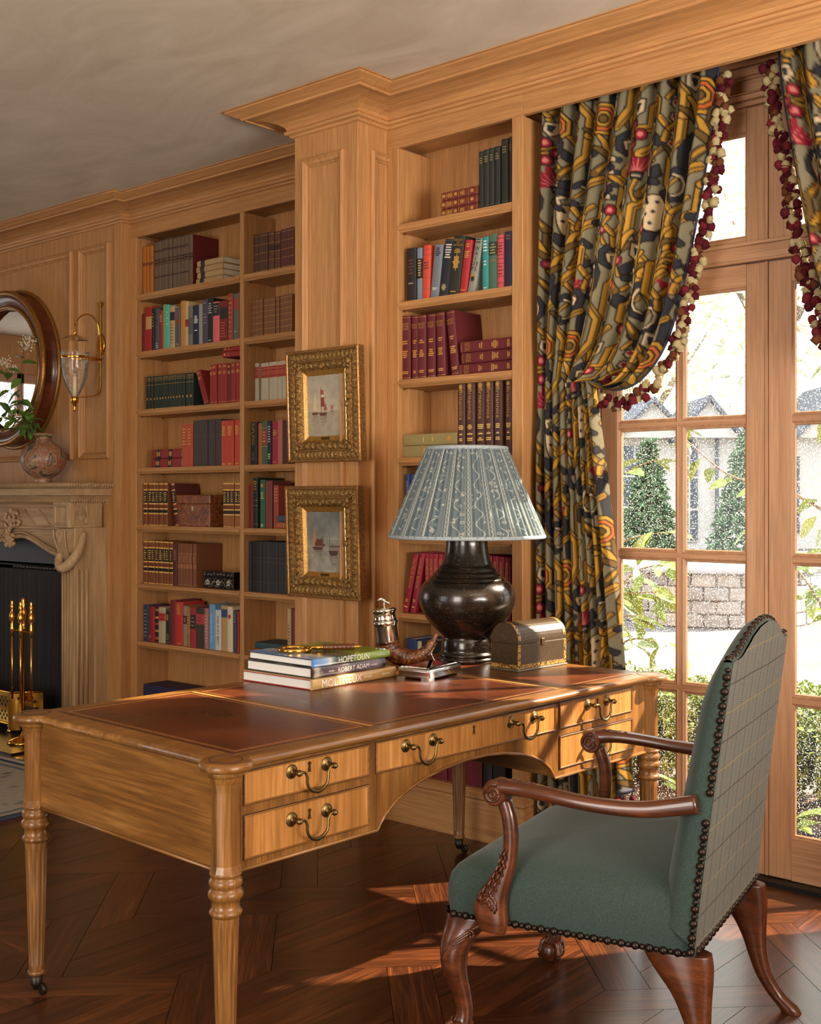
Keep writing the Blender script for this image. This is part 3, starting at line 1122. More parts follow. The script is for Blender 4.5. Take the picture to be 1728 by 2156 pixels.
def make_casket():
    a = Vector((0.088, 0.603))
    t = thing('domed_casket', 'small dome-topped bronze casket with gold scrollwork border on the desk', 'box', on_desk(0.028, 0.742), DESK_R + math.radians(-2.0))
    hw, hl = 0.060, 0.132
    sp, bd = casket_mat(False), casket_mat(True)

    def arch(off=0.0, z0=0.0):
        pts = [(-hw - off, z0), (hw + off, z0)]
        for k in range(17):
            th = PI * k / 16
            pts.append(((hw + off) * math.cos(th), 0.105 + (0.058 + off) * math.sin(th)))
        return pts
    ar = arch(0, 0.006)
    obj('body', MB().prism([(-hw, 0.006), (hw, 0.006), (hw, 0.092), (-hw, 0.092)], -hl, hl, 'y'), sp, t, bevel=0.001)
    lid = [(-hw, 0.0935), (hw, 0.0935)] + ar[2:]
    obj('lid', MB().prism(lid, -hl, hl, 'y'), sp, t)
    obj('base_moulding', MB().box(-hw - 0.003, hw + 0.003, -hl - 0.003, hl + 0.003, 0, 0.006), plain('casket_base', lin((120, 112, 92)), 0.35, 0.5), t, bevel=0.001)
    for x in (-hw - 0.0006, hw - 0.0006):
        obj('border_strip', MB().box(x, x + 0.0012, -hl, hl, 0.008, 0.022), bd, t)
        for y in (-hl, hl - 0.014):
            obj('border_strip', MB().box(x, x + 0.0012, y, y + 0.014, 0.022, 0.091), bd, t)
    for y in (-hl - 0.0006, hl - 0.0006):
        obj('border_strip', MB().box(-hw, hw, y, y + 0.0012, 0.008, 0.022), bd, t)
    # narrow painted band over the dome ends
    for y in (-hl + 0.004, hl - 0.016):
        q = [(p[0] * 1.008, 0.105 + (p[1] - 0.105) * 1.008) for p in ar[2:]]
        mb = MB().loft([[(p[0], y, p[1]) for p in q], [(p[0], y + 0.012, p[1]) for p in q]], False, False)
        obj('border_strip', mb, bd, t)
    obj('clasp', MB().box(hw, hw + 0.004, -0.008, 0.008, 0.082, 0.104), M['old_brass'], t, bevel=0.001)


make_casket()


def make_silver_box():
    t = thing('cigarette_box', 'flat silver hinged box with shaped feet in front of the lamp', 'box', on_desk(-0.075, 0.340), DESK_R + math.radians(9))
    hx, hy = 0.062, 0.098
    z0, z1 = 0.005, 0.030
    mb = MB()
    # bulged body
    def ring(o, z):
        pts = []
        for cx, cy, a in ((1, 1, 0), (-1, 1, 90), (-1, -1, 180), (1, -1, 270)):
            for k in range(5):
                th = math.radians(a + 22.5 * k)
                pts.append((cx * (hx - 0.008) + (0.008 + o) * math.cos(th), cy * (hy - 0.008) + (0.008 + o) * math.sin(th), z))
        return pts
    mb.loft([ring(0, 0.005), ring(0.001, 0.010), ring(0.0, 0.026), ring(0.002, 0.029)], True, True)
    obj('body', mb, M['silver'], t)
    obj('lid', MB().loft([ring(0.002, 0.0295), ring(0.002, 0.032), ring(-0.004, 0.036), ring(-0.008, 0.037), ring(-0.012, 0.0395), ring(-0.016, 0.040)], True, True), M['silver'], t)
    for cx in (1, -1):
        for cy in (1, -1):
            obj('foot', MB().prism([(cx * (hx + 0.001), cy * (hy + 0.001)), (cx * (hx - 0.03), cy * (hy + 0.001)), (cx * (hx - 0.03), cy * (hy - 0.004)), (cx * (hx - 0.004), cy * (hy - 0.004)), (cx * (hx - 0.004), cy * (hy - 0.03)), (cx * (hx + 0.001), cy * (hy - 0.03))], 0.0, 0.007, 'z'), M['silver'], t)
    obj('thumb_catch', MB().box(hx + 0.001, hx + 0.005, -0.007, 0.007, 0.029, 0.035), M['silver'], t, bevel=0.001)


make_silver_box()


def horn_mat():
    t = NT('ridged_horn')
    co = t.coord('Object')
    n = t.noise(t.mapping(co, (60, 60, 60)), 1, 4, 0.6, 1.2)
    col = t.ramp(n, [(0.35, lin((44, 20, 8))), (0.52, lin((104, 56, 22))), (0.70, lin((168, 108, 56)))])
    t.bump(n, 0.6, 0.004)
    return t.set(col, 0.22, 0, 0.4)


def make_horn():
    o = on_desk(-0.270, 0.415)
    ang = math.radians(38)
    t = thing('drinking_horn', 'curved ram horn standing upright with lidded silver mount', 'ornament', o, ang)
    P = [(-0.052, 0.098), (-0.048, 0.078), (-0.036, 0.058), (-0.014, 0.042), (0.014, 0.033), (0.042, 0.035), (0.068, 0.047), (0.090, 0.066), (0.106, 0.090), (0.114, 0.112), (0.113, 0.122)]
    R = [0.038, 0.037, 0.036, 0.034, 0.031, 0.027, 0.022, 0.018, 0.014, 0.009, 0.004]
    # finer, ridged
    pts, rad = [], []
    for i in range(len(P) - 1):
        for k in range(6):
            f = k / 6
            pts.append((P[i][0] + (P[i + 1][0] - P[i][0]) * f, 0, P[i][1] + (P[i + 1][1] - P[i][1]) * f))
            r = R[i] + (R[i + 1] - R[i]) * f
            rad.append(r * (1 + (0.05 if k % 3 == 0 else -0.02)))
    pts.append((P[-1][0], 0, P[-1][1]))
    rad.append(R[-1])
    obj('horn', MB().tube(pts, rad, 16, up=(0, 1, 0)), horn_mat(), t)
    T = Matrix.Translation((-0.054, 0, 0.094)) @ Matrix.Rotation(math.radians(-6), 4, 'Y')
    obj('silver_sleeve', MB().lathe([(0.040, -0.010), (0.0405, 0.0), (0.039, 0.052), (0.041, 0.056), (0.044, 0.060), (0.044, 0.066), (0.041, 0.069), (0.040, 0.072)], 28, T), M['silver'], t)
    lid = obj('silver_lid', MB().lathe([(0.041, 0.072), (0.038, 0.078), (0.037, 0.088), (0.040, 0.100), (0.043, 0.104), (0.043, 0.109), (0.038, 0.112), (0.030, 0.114), (0.012, 0.117), (0.004, 0.120), (0.0, 0.1205)], 28, T), M['silver'], t)
    b = MB()
    b.tube([(0.010, 0, 0.128), (0.004, 0, 0.140), (-0.006, 0, 0.146), (-0.015, 0, 0.143), (-0.021, 0, 0.138)], [0.0015, 0.006, 0.0065, 0.0045, 0.001], 8, T, up=(0, 1, 0))
    b.tube([(0.006, 0, 0.137), (0.018, 0, 0.130), (0.026, 0, 0.122)], [0.004, 0.003, 0.0008], 6, T, up=(0, 1, 0))
    b.tube([(0.0, 0.002, 0.118), (0.001, 0.002, 0.136)], 0.0012, 5, T)
    b.tube([(0.004, -0.002, 0.118), (0.003, -0.002, 0.136)], 0.0012, 5, T)
    obj('bird_finial', b, M['silver'], lid)
    ft = MB().tube([(0.095, 0, 0.070), (0.100, 0, 0.045), (0.112, 0, 0.018), (0.130, 0, 0.003)], [0.004, 0.0035, 0.0035, 0.005], 8, up=(0, 1, 0))
    ft.tube([(0.030, -0.02, 0.003), (0.030, 0.02, 0.003)], 0.003, 6)
    ft.tube([(0.030, 0, 0.003), (0.030, 0, 0.012)], 0.006, 6)
    obj('silver_foot', ft, M['silver'], t)


make_horn()


def cover_mat(name, stops, axis='y', lo=-0.17, hi=0.17):
    """dust jacket printed in soft-edged colour fields along its length"""
    t = NT(name)
    co = t.coord('Object')
    sep = t.new('ShaderNodeSeparateXYZ')
    t.l.new(co, sep.inputs[0])
    n = t.noise(co, 22, 4, 0.6)
    f = t.math('ADD', t.math('DIVIDE', t.math('SUBTRACT', sep.outputs['xyz'.index(axis)], lo), hi - lo), t.math('MULTIPLY_ADD', n, 0.22, -0.11))
    col = t.ramp(f, stops)
    col = t.mix(t.math('MULTIPLY', n, 0.25), col, (0.02, 0.02, 0.02))
    return t.set(col, 0.22, 0, 0.3)


def big_book(label, x, y, rz, z, dx, dy, h, mat_cover, mat_board, texts):
    t = thing('art_book', label, 'book', on_desk(x, y, z), DESK_R + rz, 'art books stacked on the desk')
    ct = 0.0032
    # spine at +x (rounded), pages inside; cover: two boards and a spine
    c = MB()
    c.box(-dx / 2, dx / 2 - 0.004, -dy / 2, dy / 2, 0, ct)
    c.box(-dx / 2, dx / 2 - 0.004, -dy / 2, dy / 2, h - ct, h)
    obj('cover_boards', c, mat_board, t, bevel=0.0008)
    sp = [(dx / 2 - 0.004 + 0.006 * math.sin(PI * k / 8), h / 2 - h / 2 * math.cos(PI * k / 8)) for k in range(9)]
    sp = [(dx / 2 - 0.010, 0)] + sp + [(dx / 2 - 0.010, h)]
    obj('spine', MB().prism(sp, -dy / 2, dy / 2, 'y'), mat_cover, t)
    obj('jacket_top', MB().box(-dx / 2 + 0.001, dx / 2 - 0.004, -dy / 2 + 0.0005, dy / 2 - 0.0005, h - 0.0004, h + 0.0004), mat_cover, t)
    obj('pages', MB().box(-dx / 2 + 0.006, dx / 2 - 0.008, -dy / 2 + 0.005, dy / 2 - 0.005, ct, h - ct), M['white_page'], t)
    for body, yy, zz, size, sx, mat in texts:
        T = Matrix.Translation((dx / 2 + 0.0024, yy, zz)) @ Matrix.Rotation(PI / 2, 4, 'Z') @ Matrix.Rotation(PI / 2, 4, 'X')
        lettering(body, mat, t, T, size, sx)
    return t


WHT = plain('white_print', lin((236, 232, 222)), 0.5)
tan = cover_mat('tan_jacket', [(0.0, lin((204, 168, 108))), (1.0, lin((186, 146, 84)))])
mus = cover_mat('mauve_jacket', [(0.0, lin((60, 50, 50))), (0.06, lin((190, 180, 160))), (0.14, lin((70, 60, 66))), (0.4, lin((110, 82, 84))), (0.55, lin((84, 70, 80))), (0.9, lin((110, 98, 110))), (1.0, lin((36, 30, 34)))], 'y', -0.163, 0.163)
grn = cover_mat('green_and_blue_jacket', [(0.0, lin((96, 150, 214))), (0.14, lin((140, 178, 220))), (0.20, lin((206, 216, 220))), (0.30, lin((46, 62, 44))), (0.5, lin((70, 96, 34))), (0.62, lin((138, 164, 56))), (1.0, lin((122, 156, 52)))], 'y', -0.169, 0.169)
red_b = plain('red_boards', lin((150, 38, 38)), 0.45)
dark_b = plain('black_boards', lin((38, 34, 34)), 0.4, nscale=120, namt=0.8)
bx, by = -0.305, 0.058
big_book('large tan book at the bottom of the desk stack', bx, by, math.radians(3.0), DTOP, 0.325, 0.386, 0.0325, tan, red_b,
         [('MOLYNEUX', -0.065, 0.0155, 0.034, 1.0, WHT), ('AT HOME', 0.055, 0.0155, 0.0085, 1.0, WHT), ('ASSOULINE', 0.140, 0.0155, 0.0075, 1.0, WHT)])
big_book('mauve book in the middle of the desk stack', bx - 0.004, by - 0.012, math.radians(2.0), DTOP + 0.0331, 0.312, 0.328, 0.0325, mus, dark_b,
         [('ROBERT ADAM', 0.015, 0.0155, 0.021, 1.0, WHT), ('MYERS', -0.085, 0.0155, 0.008, 1.0, WHT), ('WARREN', 0.108, 0.0155, 0.008, 1.0, WHT)])
big_book('green and blue book on top of the desk stack under the magnifying glass', bx - 0.006, by + 0.004, math.radians(1.0), DTOP + 0.0662, 0.312, 0.340, 0.0245, grn, dark_b,
         [('HOPETOUN', 0.004, 0.0122, 0.028, 0.92, WHT), ('NORWICH', 0.128, 0.0122, 0.008, 1.0, WHT)])


def make_magnifier():
    p = on_desk(-0.305, 0.030, DTOP + 0.0912)
    t = thing('magnifying_glass', 'brass magnifying glass with turned wooden handle lying on the books', 'magnifier', p, math.radians(52))
    T = Matrix.Identity(4)
    r = 0.050
    rim = MB().loft([[((r + o) * math.cos(2 * PI * k / 40) - 0.06, (r + o) * math.sin(2 * PI * k / 40), z) for k in range(40)] for o, z in ((0, 0.0), (0.0035, 0.001), (0.004, 0.007), (0.0035, 0.013), (0, 0.014), (-0.002, 0.007), (0, 0.0))], True, False)
    obj('rim', rim, M['brass'], t)
    lens = MB().lathe([(0.0, 0.002), (0.025, 0.003), (r - 0.001, 0.006), (r - 0.001, 0.008), (0.025, 0.011), (0.0, 0.012)], 32, Matrix.Translation((-0.06, 0, 0)))
    obj('lens', lens, M['clear'], t)
    A = Matrix.Translation((-0.008, 0, 0.011)) @ Matrix.Rotation(PI / 2, 4, 'Y')
    obj('ferrule', MB().lathe([(0.004, 0.0), (0.006, 0.006), (0.0045, 0.012), (0.0075, 0.018), (0.0075, 0.026), (0.005, 0.030), (0.008, 0.036), (0.008, 0.040)], 14, A), M['brass'], t)
    prof = [(0.0085, 0.040)]
    for k in range(7):
        z = 0.042 + k * 0.0145
        prof += [(0.0092, z), (0.0104, z + 0.002), (0.0104, z + 0.0105), (0.0092, z + 0.0125)]
    prof += [(0.008, 0.145)]
    obj('handle', MB().lathe(prof, 16, A), plain('turned_rosewood', lin((88, 44, 18)), 0.25, coat=0.3, nscale=50, namt=0.3), t)
    obj('end_cap', MB().lathe([(0.0085, 0.143), (0.0085, 0.147), (0.004, 0.150), (0.006, 0.154), (0.0065, 0.158), (0.004, 0.162), (0.002, 0.167), (0.0, 0.168)], 14, A), M['brass'], t)


make_magnifier()

# ================================================================== THE CHAIR
def catmull(P, n=6):
    """dense smooth list through points (tuples of any length)"""
    out = []
    P = [tuple(p) for p in P]
    for i in range(len(P) - 1):
        p0, p1, p2, p3 = P[max(i - 1, 0)], P[i], P[i + 1], P[min(i + 2, len(P) - 1)]
        for k in range(n):
            t = k / n
            out.append(tuple(0.5 * (2 * b + (c - a) * t + (2 * a - 5 * b + 4 * c - d) * t * t + (3 * b - a - 3 * c + d) * t ** 3) for a, b, c, d in zip(p0, p1, p2, p3)))
    out.append(P[-1])
    return out


def tweed(name, plaid):
    t = NT(name)
    co = t.coord('Object')
    w1 = t.noise(t.mapping(co, (320, 320, 320)), 1, 3, 0.7)
    wv = t.new('ShaderNodeTexWave')
    t.l.new(t.mapping(co, (1, 1, 1), rot=(0.5, 0.6, 0.4)), wv.inputs['Vector'])
    wv.inputs['Scale'].default_value = 260
    wv.inputs['Distortion'].default_value = 2.0
    if plaid:
        a, b = lin((56, 60, 54)), lin((108, 112, 104))
    else:
        a, b = lin((20, 32, 33)), lin((68, 84, 76))
    k = t.math('MULTIPLY_ADD', w1, 0.6, t.math('MULTIPLY', wv.outputs['Fac'], 0.4))
    col = t.ramp(k, [(0.34, a), (0.62, b)])
    if plaid:
        sep = t.new('ShaderNodeSeparateXYZ')
        t.l.new(co, sep.inputs[0])
        wob = t.math('MULTIPLY', t.noise(co, 5, 2), 0.006)

        def lines(ax, per, off, width, colr, amt, col):
            f = t.math('FRACT', t.math('DIVIDE', t.math('ADD', t.math('ADD', sep.outputs[ax], wob), off), per))
            m = t.math('MULTIPLY', t.math('LESS_THAN', f, width / per), amt)
            return t.mix(m, col, colr)
        col = lines(1, 0.084, 1.0, 0.0042, lin((28, 30, 52)), 0.95, col)
        col = lines(1, 0.084, 1.042, 0.0030, lin((50, 48, 50)), 0.6, col)
        col = lines(2, 0.130, 1.0, 0.0040, lin((44, 44, 48)), 0.85, col)
        col = lines(2, 0.130, 1.065, 0.0022, lin((150, 124, 56)), 0.6, col)
    t.bump(k, 0.25, 0.001)
    return t.set(col, 0.9, spec=0.15, sheen=0.15)


CHAIR_L, CHAIR_R = Vector((-1.60, 2.625, 0)), math.radians(192)


def make_chair():
    ch = thing('armchair', 'green tweed library armchair with carved mahogany arms and brass nail trim', 'chair', CHAIR_L, CHAIR_R)
    TW, PL = tweed('green_tweed', False), tweed('plaid_tweed', True)
    WD = M['chair_wood']
    NAIL = plain('antique_nail', lin((44, 34, 28)), 0.32, 0.7)

    # ---- seat
    def outline(o):
        fx, rx, fy, ry = 0.292 + o, -0.318 - o * 0.3, 0.332 + o, 0.312 + o
        pts = []
        r = 0.035
        for k in range(7):
            th = PI / 2 * k / 6
            pts.append((fx - r + r * math.cos(th), fy - r + r * math.sin(th)))
        for k in range(1, 12):
            f = k / 12
            pts.append((fx - r + (rx - fx + r) * f, fy + (ry - fy) * f))
        pts += [(rx, ry), (rx, -ry)]
        for k in range(11, 0, -1):
            f = k / 12
            pts.append((fx - r + (rx - fx + r) * f, -(fy + (ry - fy) * f)))
        for k in range(7):
            th = -PI / 2 + PI / 2 * k / 6
            pts.append((fx - r + r * math.cos(th), -(fy - r) + r * math.sin(th)))
        return pts
    base = outline(0)
    rings = []
    for o, z, sc in ((-0.004, 0.333, 1), (0.0, 0.345, 1), (0.004, 0.375, 1), (0.004, 0.405, 1), (-0.002, 0.432, 1), (-0.014, 0.450, 1), (-0.034, 0.465, 1), (-0.06, 0.476, 1), (0, 0.486, 0.70), (0, 0.494, 0.5), (0, 0.499, 0.25), (0, 0.500, 0.05)):
        pts = outline(o) if sc == 1 else [(x * sc * 0.93, y * sc * 0.93) for x, y in base]
        rings.append([(x, y, z + (0.020 * (0.3 - x) / 0.6 if z > 0.42 else 0.020 * (0.3 - x) / 0.6 * max(0, (z - 0.36) / 0.06))) for x, y in pts])
    seat = obj('seat', MB().loft(rings, True, True), TW, ch)
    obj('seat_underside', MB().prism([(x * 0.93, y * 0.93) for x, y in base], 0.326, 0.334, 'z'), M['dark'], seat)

    # ---- back
    crest = [(0.0, 1.062), (0.07, 1.057), (0.13, 1.043), (0.18, 1.022), (0.22, 1.005), (0.25, 0.999), (0.275, 1.000), (0.302, 0.998)]

    def ztop(y):
        y = abs(y)
        for (a, za), (b, zb) in zip(crest, crest[1:]):
            if y <= b + 1e-9:
                f = (y - a) / (b - a)
                f = f * f * (3 - 2 * f) * 0.5 + f * 0.5
                return za + (zb - za) * f
        return crest[-1][1]

    def xr(z):
        f = max(0, (z - 0.34) / 0.66)
        return -0.320 - 0.082 * f ** 1.15

    def hw(z):
        f = (z - 0.34) / 0.66
        return 0.318 - 0.016 * f

    def th(z):
        f = min(1, max(0, (z - 0.42) / 0.58))
        return 0.074 - 0.026 * f

    NY, NZ = 30, 26

    def rear(a, b):
        yn = (a - 0.5) * 2
        zt = ztop(yn * 0.302)
        z = 0.345 + (zt - 0.345) * b
        return (xr(z), yn * hw(z), z)

    def front(a, b):
        yn = (a - 0.5) * 2
        zt = ztop(yn * 0.302)
        z = 0.40 + (zt - 0.40) * b
        bul = (1 - abs(yn) ** 3) * 0.046 * min(1, (1 - b) * 6) * (1 - 0.3 * b)
        edge = 0.014 * (abs(yn) ** 10) + 0.012 * (b ** 14)
        return (xr(z) + th(z) + bul - edge, yn * (hw(z) + 0.002), z)
    mb = MB().grid(front, NY, NZ)
    # sides and top joining front and rear
    L = [front(1, j / NZ) for j in range(NZ + 1)]
    for sgn in (1, -1):
        def side(a, b, sgn=sgn):
            p = front(1, b)
            q = rear(1, b)
            if b == 0:
                q = (xr(0.36), hw(0.36), 0.36)
            x = p[0] + (q[0] - p[0]) * a
            y = (p[1] + (q[1] - p[1]) * a) + 0.006 * math.sin(PI * a)
            z = p[2] + (q[2] - p[2]) * a
            return (x, sgn * y, z)
        mb.grid(side, 6, NZ)

    def topf(a, b):
        p, q = front(a, 1), rear(a, 1)
        return (p[0] + (q[0] - p[0]) * b, p[1] + (q[1] - p[1]) * b, p[2] + (q[2] - p[2]) * b + 0.006 * math.sin(PI * b))
    mb.grid(topf, NY, 4)
    back = obj('backrest', mb, TW, ch)
    obj('plaid_back', MB().grid(lambda a, b: (rear(a, b)[0] - 0.0008 - 0.004 * (1 - abs(2 * a - 1) ** 4), rear(a, b)[1], rear(a, b)[2]), NY, NZ), PL, ch)

    # ---- nails, alternately large and small
    def nail_mesh(r):
        return MB().lathe([(r, 0.0), (r * 0.96, r * 0.35), (r * 0.75, r * 0.68), (r * 0.4, r * 0.88), (0, r * 0.95)], 10, None, True, False).mesh('nail', NAIL)
    big, small = nail_mesh(0.0096), nail_mesh(0.0070)

    def nails(path, normal, parent):
        P = [Vector(p) for p in catmull(path, 24)]
        d, k, nxt = 0.0, 0, 0.0
        for a, b in zip(P, P[1:]):
            seg = (b - a).length
            while nxt <= d + seg:
                p = a + (b - a) * ((nxt - d) / max(seg, 1e-9))
                nn = Vector(normal(p)) if callable(normal) else Vector(normal)
                o = bpy.data.objects.new('nail', big if k % 2 == 0 else small)
                link(o, parent)
                o.location = p
                o.rotation_euler = nn.to_track_quat('Z', 'Y').to_euler()
                k += 1
                nxt += 0.0162
            d += seg
    ny = Vector((-0.15, 1, 0))
    nails([(xr(z) + 0.008, hw(z) + 0.003, z) for z in (0.350, 0.45, 0.55, 0.648)], ny, back)
    nails([(xr(z) + 0.008, hw(z) + 0.003, z) for z in (0.708, 0.80, 0.90, 0.985)], ny, back)
    nails([(rear((y / 0.302 + 1) / 2, 1)[0] + 0.010, y, ztop(y) + 0.006) for y in [0.298 - 0.0596 * k for k in range(11)]], (0, 0, 1), back)
    nails([(xr(0.35) - 0.003, y, 0.350) for y in (0.305, 0.15, 0, -0.15, -0.305)], (-1, 0, 0), back)
    nails([(0.268, 0.334, 0.342), (0.10, 0.329, 0.342), (-0.10, 0.322, 0.342), (-0.305, 0.314, 0.342)], (0, 1, 0), seat)
    nails([(0.293, y, 0.342) for y in (0.31, 0.15, 0, -0.15, -0.31)], (1, 0, 0), seat)

    # ---- arms
    def arm(s):
        path = catmull([(0.165, 0.330, 0.660), (0.130, 0.336, 0.669), (0.075, 0.346, 0.672), (0.01, 0.353, 0.668), (-0.07, 0.354, 0.661), (-0.15, 0.349, 0.658), (-0.22, 0.341, 0.661), (-0.28, 0.333, 0.672), (-0.33, 0.327, 0.683)], 5)
        R = catmull([(0.026, 0.021), (0.027, 0.018), (0.025, 0.0165), (0.023, 0.016), (0.022, 0.016), (0.021, 0.017), (0.020, 0.018), (0.020, 0.0195), (0.021, 0.021)], 5)
        path = [(x, s * y, z) for x, y, z in path]
        rings = []
        for i, p in enumerate(path):
            a, b = Vector(path[max(i - 1, 0)]), Vector(path[min(i + 1, len(path) - 1)])
            t = (b - a).normalized()
            sd = Vector((0, 0, 1)).cross(t).normalized()
            up = t.cross(sd)
            ry, rz = R[i]
            ring = []
            for k in range(16):
                th_ = 2 * PI * k / 16
                c, q = math.cos(th_), math.sin(th_)
                e = 0.7
                cc = math.copysign(abs(c) ** e, c)
                ss = math.copysign(abs(q) ** e, q)
                ring.append(tuple(Vector(p) + sd * ry * cc + up * rz * ss))
            rings.append(ring)
        a = obj('arm', MB().loft(rings), WD, ch)
        cy = s * 0.331
        # rolled knuckle with its volute
        obj('scroll', MB().lathe([(0.026, -0.030), (0.0295, -0.026), (0.0295, 0.026), (0.026, 0.030)], 24, Matrix.Translation((0.150, cy, 0.655)) @ Matrix.Rotation(PI / 2, 4, 'X')), WD, a)
        for f in (1, -1):
            sp = [(0.150 - (0.0235 * (1 - k / 44)) * math.cos(0.33 * k + 1.2), cy + f * 0.0305, 0.655 + (0.0235 * (1 - k / 44)) * math.sin(0.33 * k + 1.2)) for k in range(40)]
            obj('volute', MB().tube(sp, [0.0042 * (1 - 0.5 * k / 40) for k in range(40)], 6), WD, a)
        for k, (x, y, r) in enumerate(((0.118, 0.0, 0.007), (0.104, 0.009, 0.006), (0.104, -0.009, 0.006), (0.088, 0.0, 0.006), (0.074, 0.008, 0.005), (0.074, -0.008, 0.005), (0.056, 0.0, 0.005))):
            obj('carved_leaf', MB().ball((0, 0, 0), 1.0, 8, 5, Matrix.Translation((x, s * (0.340 + y), 0.686)) @ Matrix.Diagonal((r * 1.7, r * 0.8, r * 0.7, 1))), WD, a)
        # post
        pp = catmull([(0.135, 0.333, 0.640), (0.120, 0.335, 0.600), (0.114, 0.337, 0.550), (0.118, 0.339, 0.500), (0.135, 0.342, 0.455), (0.155, 0.344, 0.415), (0.163, 0.345, 0.380), (0.160, 0.345, 0.350), (0.157, 0.344, 0.322)], 5)
        rr = catmull([(0.020, 0.017), (0.018, 0.017), (0.0175, 0.017), (0.019, 0.017), (0.027, 0.018), (0.037, 0.018), (0.042, 0.018), (0.042, 0.018), (0.032, 0.016)], 5)
        rings = []
        for i, p in enumerate(pp):
            ring = []
            for k in range(18):
                th_ = 2 * PI * k / 18
                c, q = math.cos(th_), math.sin(th_)
                cc = math.copysign(abs(c) ** 0.75, c)
                ss = math.copysign(abs(q) ** 0.75, q)
                ring.append((p[0] + rr[i][0] * cc, s * (p[1] + rr[i][1] * ss), p[2]))
            rings.append(ring)
        po = obj('arm_post', MB().loft(rings), WD, ch)
        # carved acanthus on its front
        for j in range(7):
            f = j / 6
            z = 0.395 + 0.115 * f
            i_ = min(range(len(pp)), key=lambda m: abs(pp[m][2] - z - 0.010))
            x0 = pp[i_][0] + rr[i_][0] * 0.52
            for off, ln in ((0.0, 0.030), (-rr[i_][0] * 0.5, 0.026)):
                c = [(x0 + off, s * 0.3615, z - 0.010), (x0 + off + 0.006, s * 0.3630, z + 0.004), (x0 + off - 0.002, s * 0.3610, z + ln * 0.62)]
                obj('carved_leaf', MB().tube(catmull(c, 4), [0.002, 0.003, 0.0042, 0.0048, 0.0048, 0.004, 0.003, 0.002, 0.001], 6, flat=0.8), WD, po)
        for k in range(3):
            r0 = 0.008 + 0.009 * k
            c = [(0.166 + r0 * math.cos(th_), s * 0.3625, 0.388 + r0 * math.sin(th_)) for th_ in [PI * (0.1 + 0.16 * q) for q in range(8)]]
            obj('carved_leaf', MB().tube(c, 0.0032, 6), WD, po)
    arm(1)
    arm(-1)

    # ---- legs
    def sweep(pts, rads, n=16, e=0.85):
        rings = []
        for p, r in zip(pts, rads):
            ring = []
            for k in range(n):
                t_ = 2 * PI * k / n
                c, q = math.cos(t_), math.sin(t_)
                ring.append((p[0] + r[0] * math.copysign(abs(c) ** e, c), p[1] + r[1] * math.copysign(abs(q) ** e, q), p[2]))
            rings.append(ring)
        return MB().loft(rings)

    for s in (1, -1):
        pts = catmull([(0.242, s * 0.290, 0.334), (0.252, s * 0.296, 0.310), (0.268, s * 0.308, 0.275), (0.276, s * 0.316, 0.235), (0.272, s * 0.314, 0.190), (0.262, s * 0.306, 0.145), (0.255, s * 0.301, 0.105), (0.256, s * 0.302, 0.080), (0.264, s * 0.308, 0.062)], 5)
        rad = catmull([(0.062, 0.040), (0.054, 0.038), (0.042, 0.036), (0.034, 0.032), (0.028, 0.027), (0.023, 0.0225), (0.020, 0.020), (0.021, 0.021), (0.026, 0.026)], 5)
        lg = obj('front_leg', sweep(pts, rad), WD, ch)
        # carved knee: nested strokes
        for k in range(5):
            c = []
            for q in range(9):
                f = q / 8
                z = 0.322 - 0.018 * k * (1 - f) - (0.150 - 0.014 * k) * f
                x = 0.200 + 0.018 * k + (0.098 - 0.022 * k) * math.sin(min(1, f * 1.5) * PI / 2)
                i = min(range(len(pts)), key=lambda m: abs(pts[m][2] - z))
                xx = min(x, pts[i][0] + rad[i][0] * 0.93)
                dx = (xx - pts[i][0]) / rad[i][0]
                yy = pts[i][1] + s * rad[i][1] * math.sqrt(max(0.02, 1 - abs(dx) ** 2.4)) * 0.99
                c.append((xx, yy, z))
            obj('carved_leaf', MB().tube(catmull(c, 3), 0.0036 - 0.0002 * k, 6), WD, lg)
        vol = [(0.222 + 0.013 * (1 - k / 18) * math.cos(0.5 * k), s * (0.3315 + 0.0015), 0.298 + 0.013 * (1 - k / 18) * math.sin(0.5 * k)) for k in range(16)]
        obj('volute', MB().tube(vol, 0.0035, 6), WD, lg)
        foot = obj('ball_foot', MB().ball((0.272, s * 0.313, 0.034), 0.034, 16, 10), WD, lg)
        for a in (0.0, 1.3, -1.3, 3.14):
            dx, dy = math.cos(a + s * 0.75), math.sin(a + s * 0.75)
            c = [(0.266 + dx * r_, s * 0.310 + dy * r_, z) for r_, z in ((0.016, 0.072), (0.028, 0.062), (0.035, 0.046), (0.038, 0.026), (0.033, 0.008))]
            obj('claw', MB().tube(catmull(c, 3), [0.008, 0.0085, 0.009, 0.009, 0.0085, 0.0075, 0.007, 0.0075, 0.008, 0.0075, 0.006, 0.004, 0.002], 8), WD, foot)
        pts = catmull([(-0.268, s * 0.275, 0.334), (-0.278, s * 0.277, 0.310), (-0.290, s * 0.280, 0.280), (-0.306, s * 0.284, 0.240), (-0.318, s * 0.287, 0.190), (-0.328, s * 0.289, 0.140), (-0.344, s * 0.291, 0.090), (-0.372, s * 0.294, 0.045), (-0.402, s * 0.297, 0.016), (-0.412, s * 0.298, 0.0)], 5)
        rad = catmull([(0.082, 0.036), (0.076, 0.036), (0.064, 0.034), (0.046, 0.030), (0.032, 0.026), (0.025, 0.0225), (0.022, 0.020), (0.022, 0.019), (0.026, 0.022), (0.026, 0.022)], 5)
        obj('rear_leg', sweep(pts, rad), WD, ch)
    return ch


make_chair()

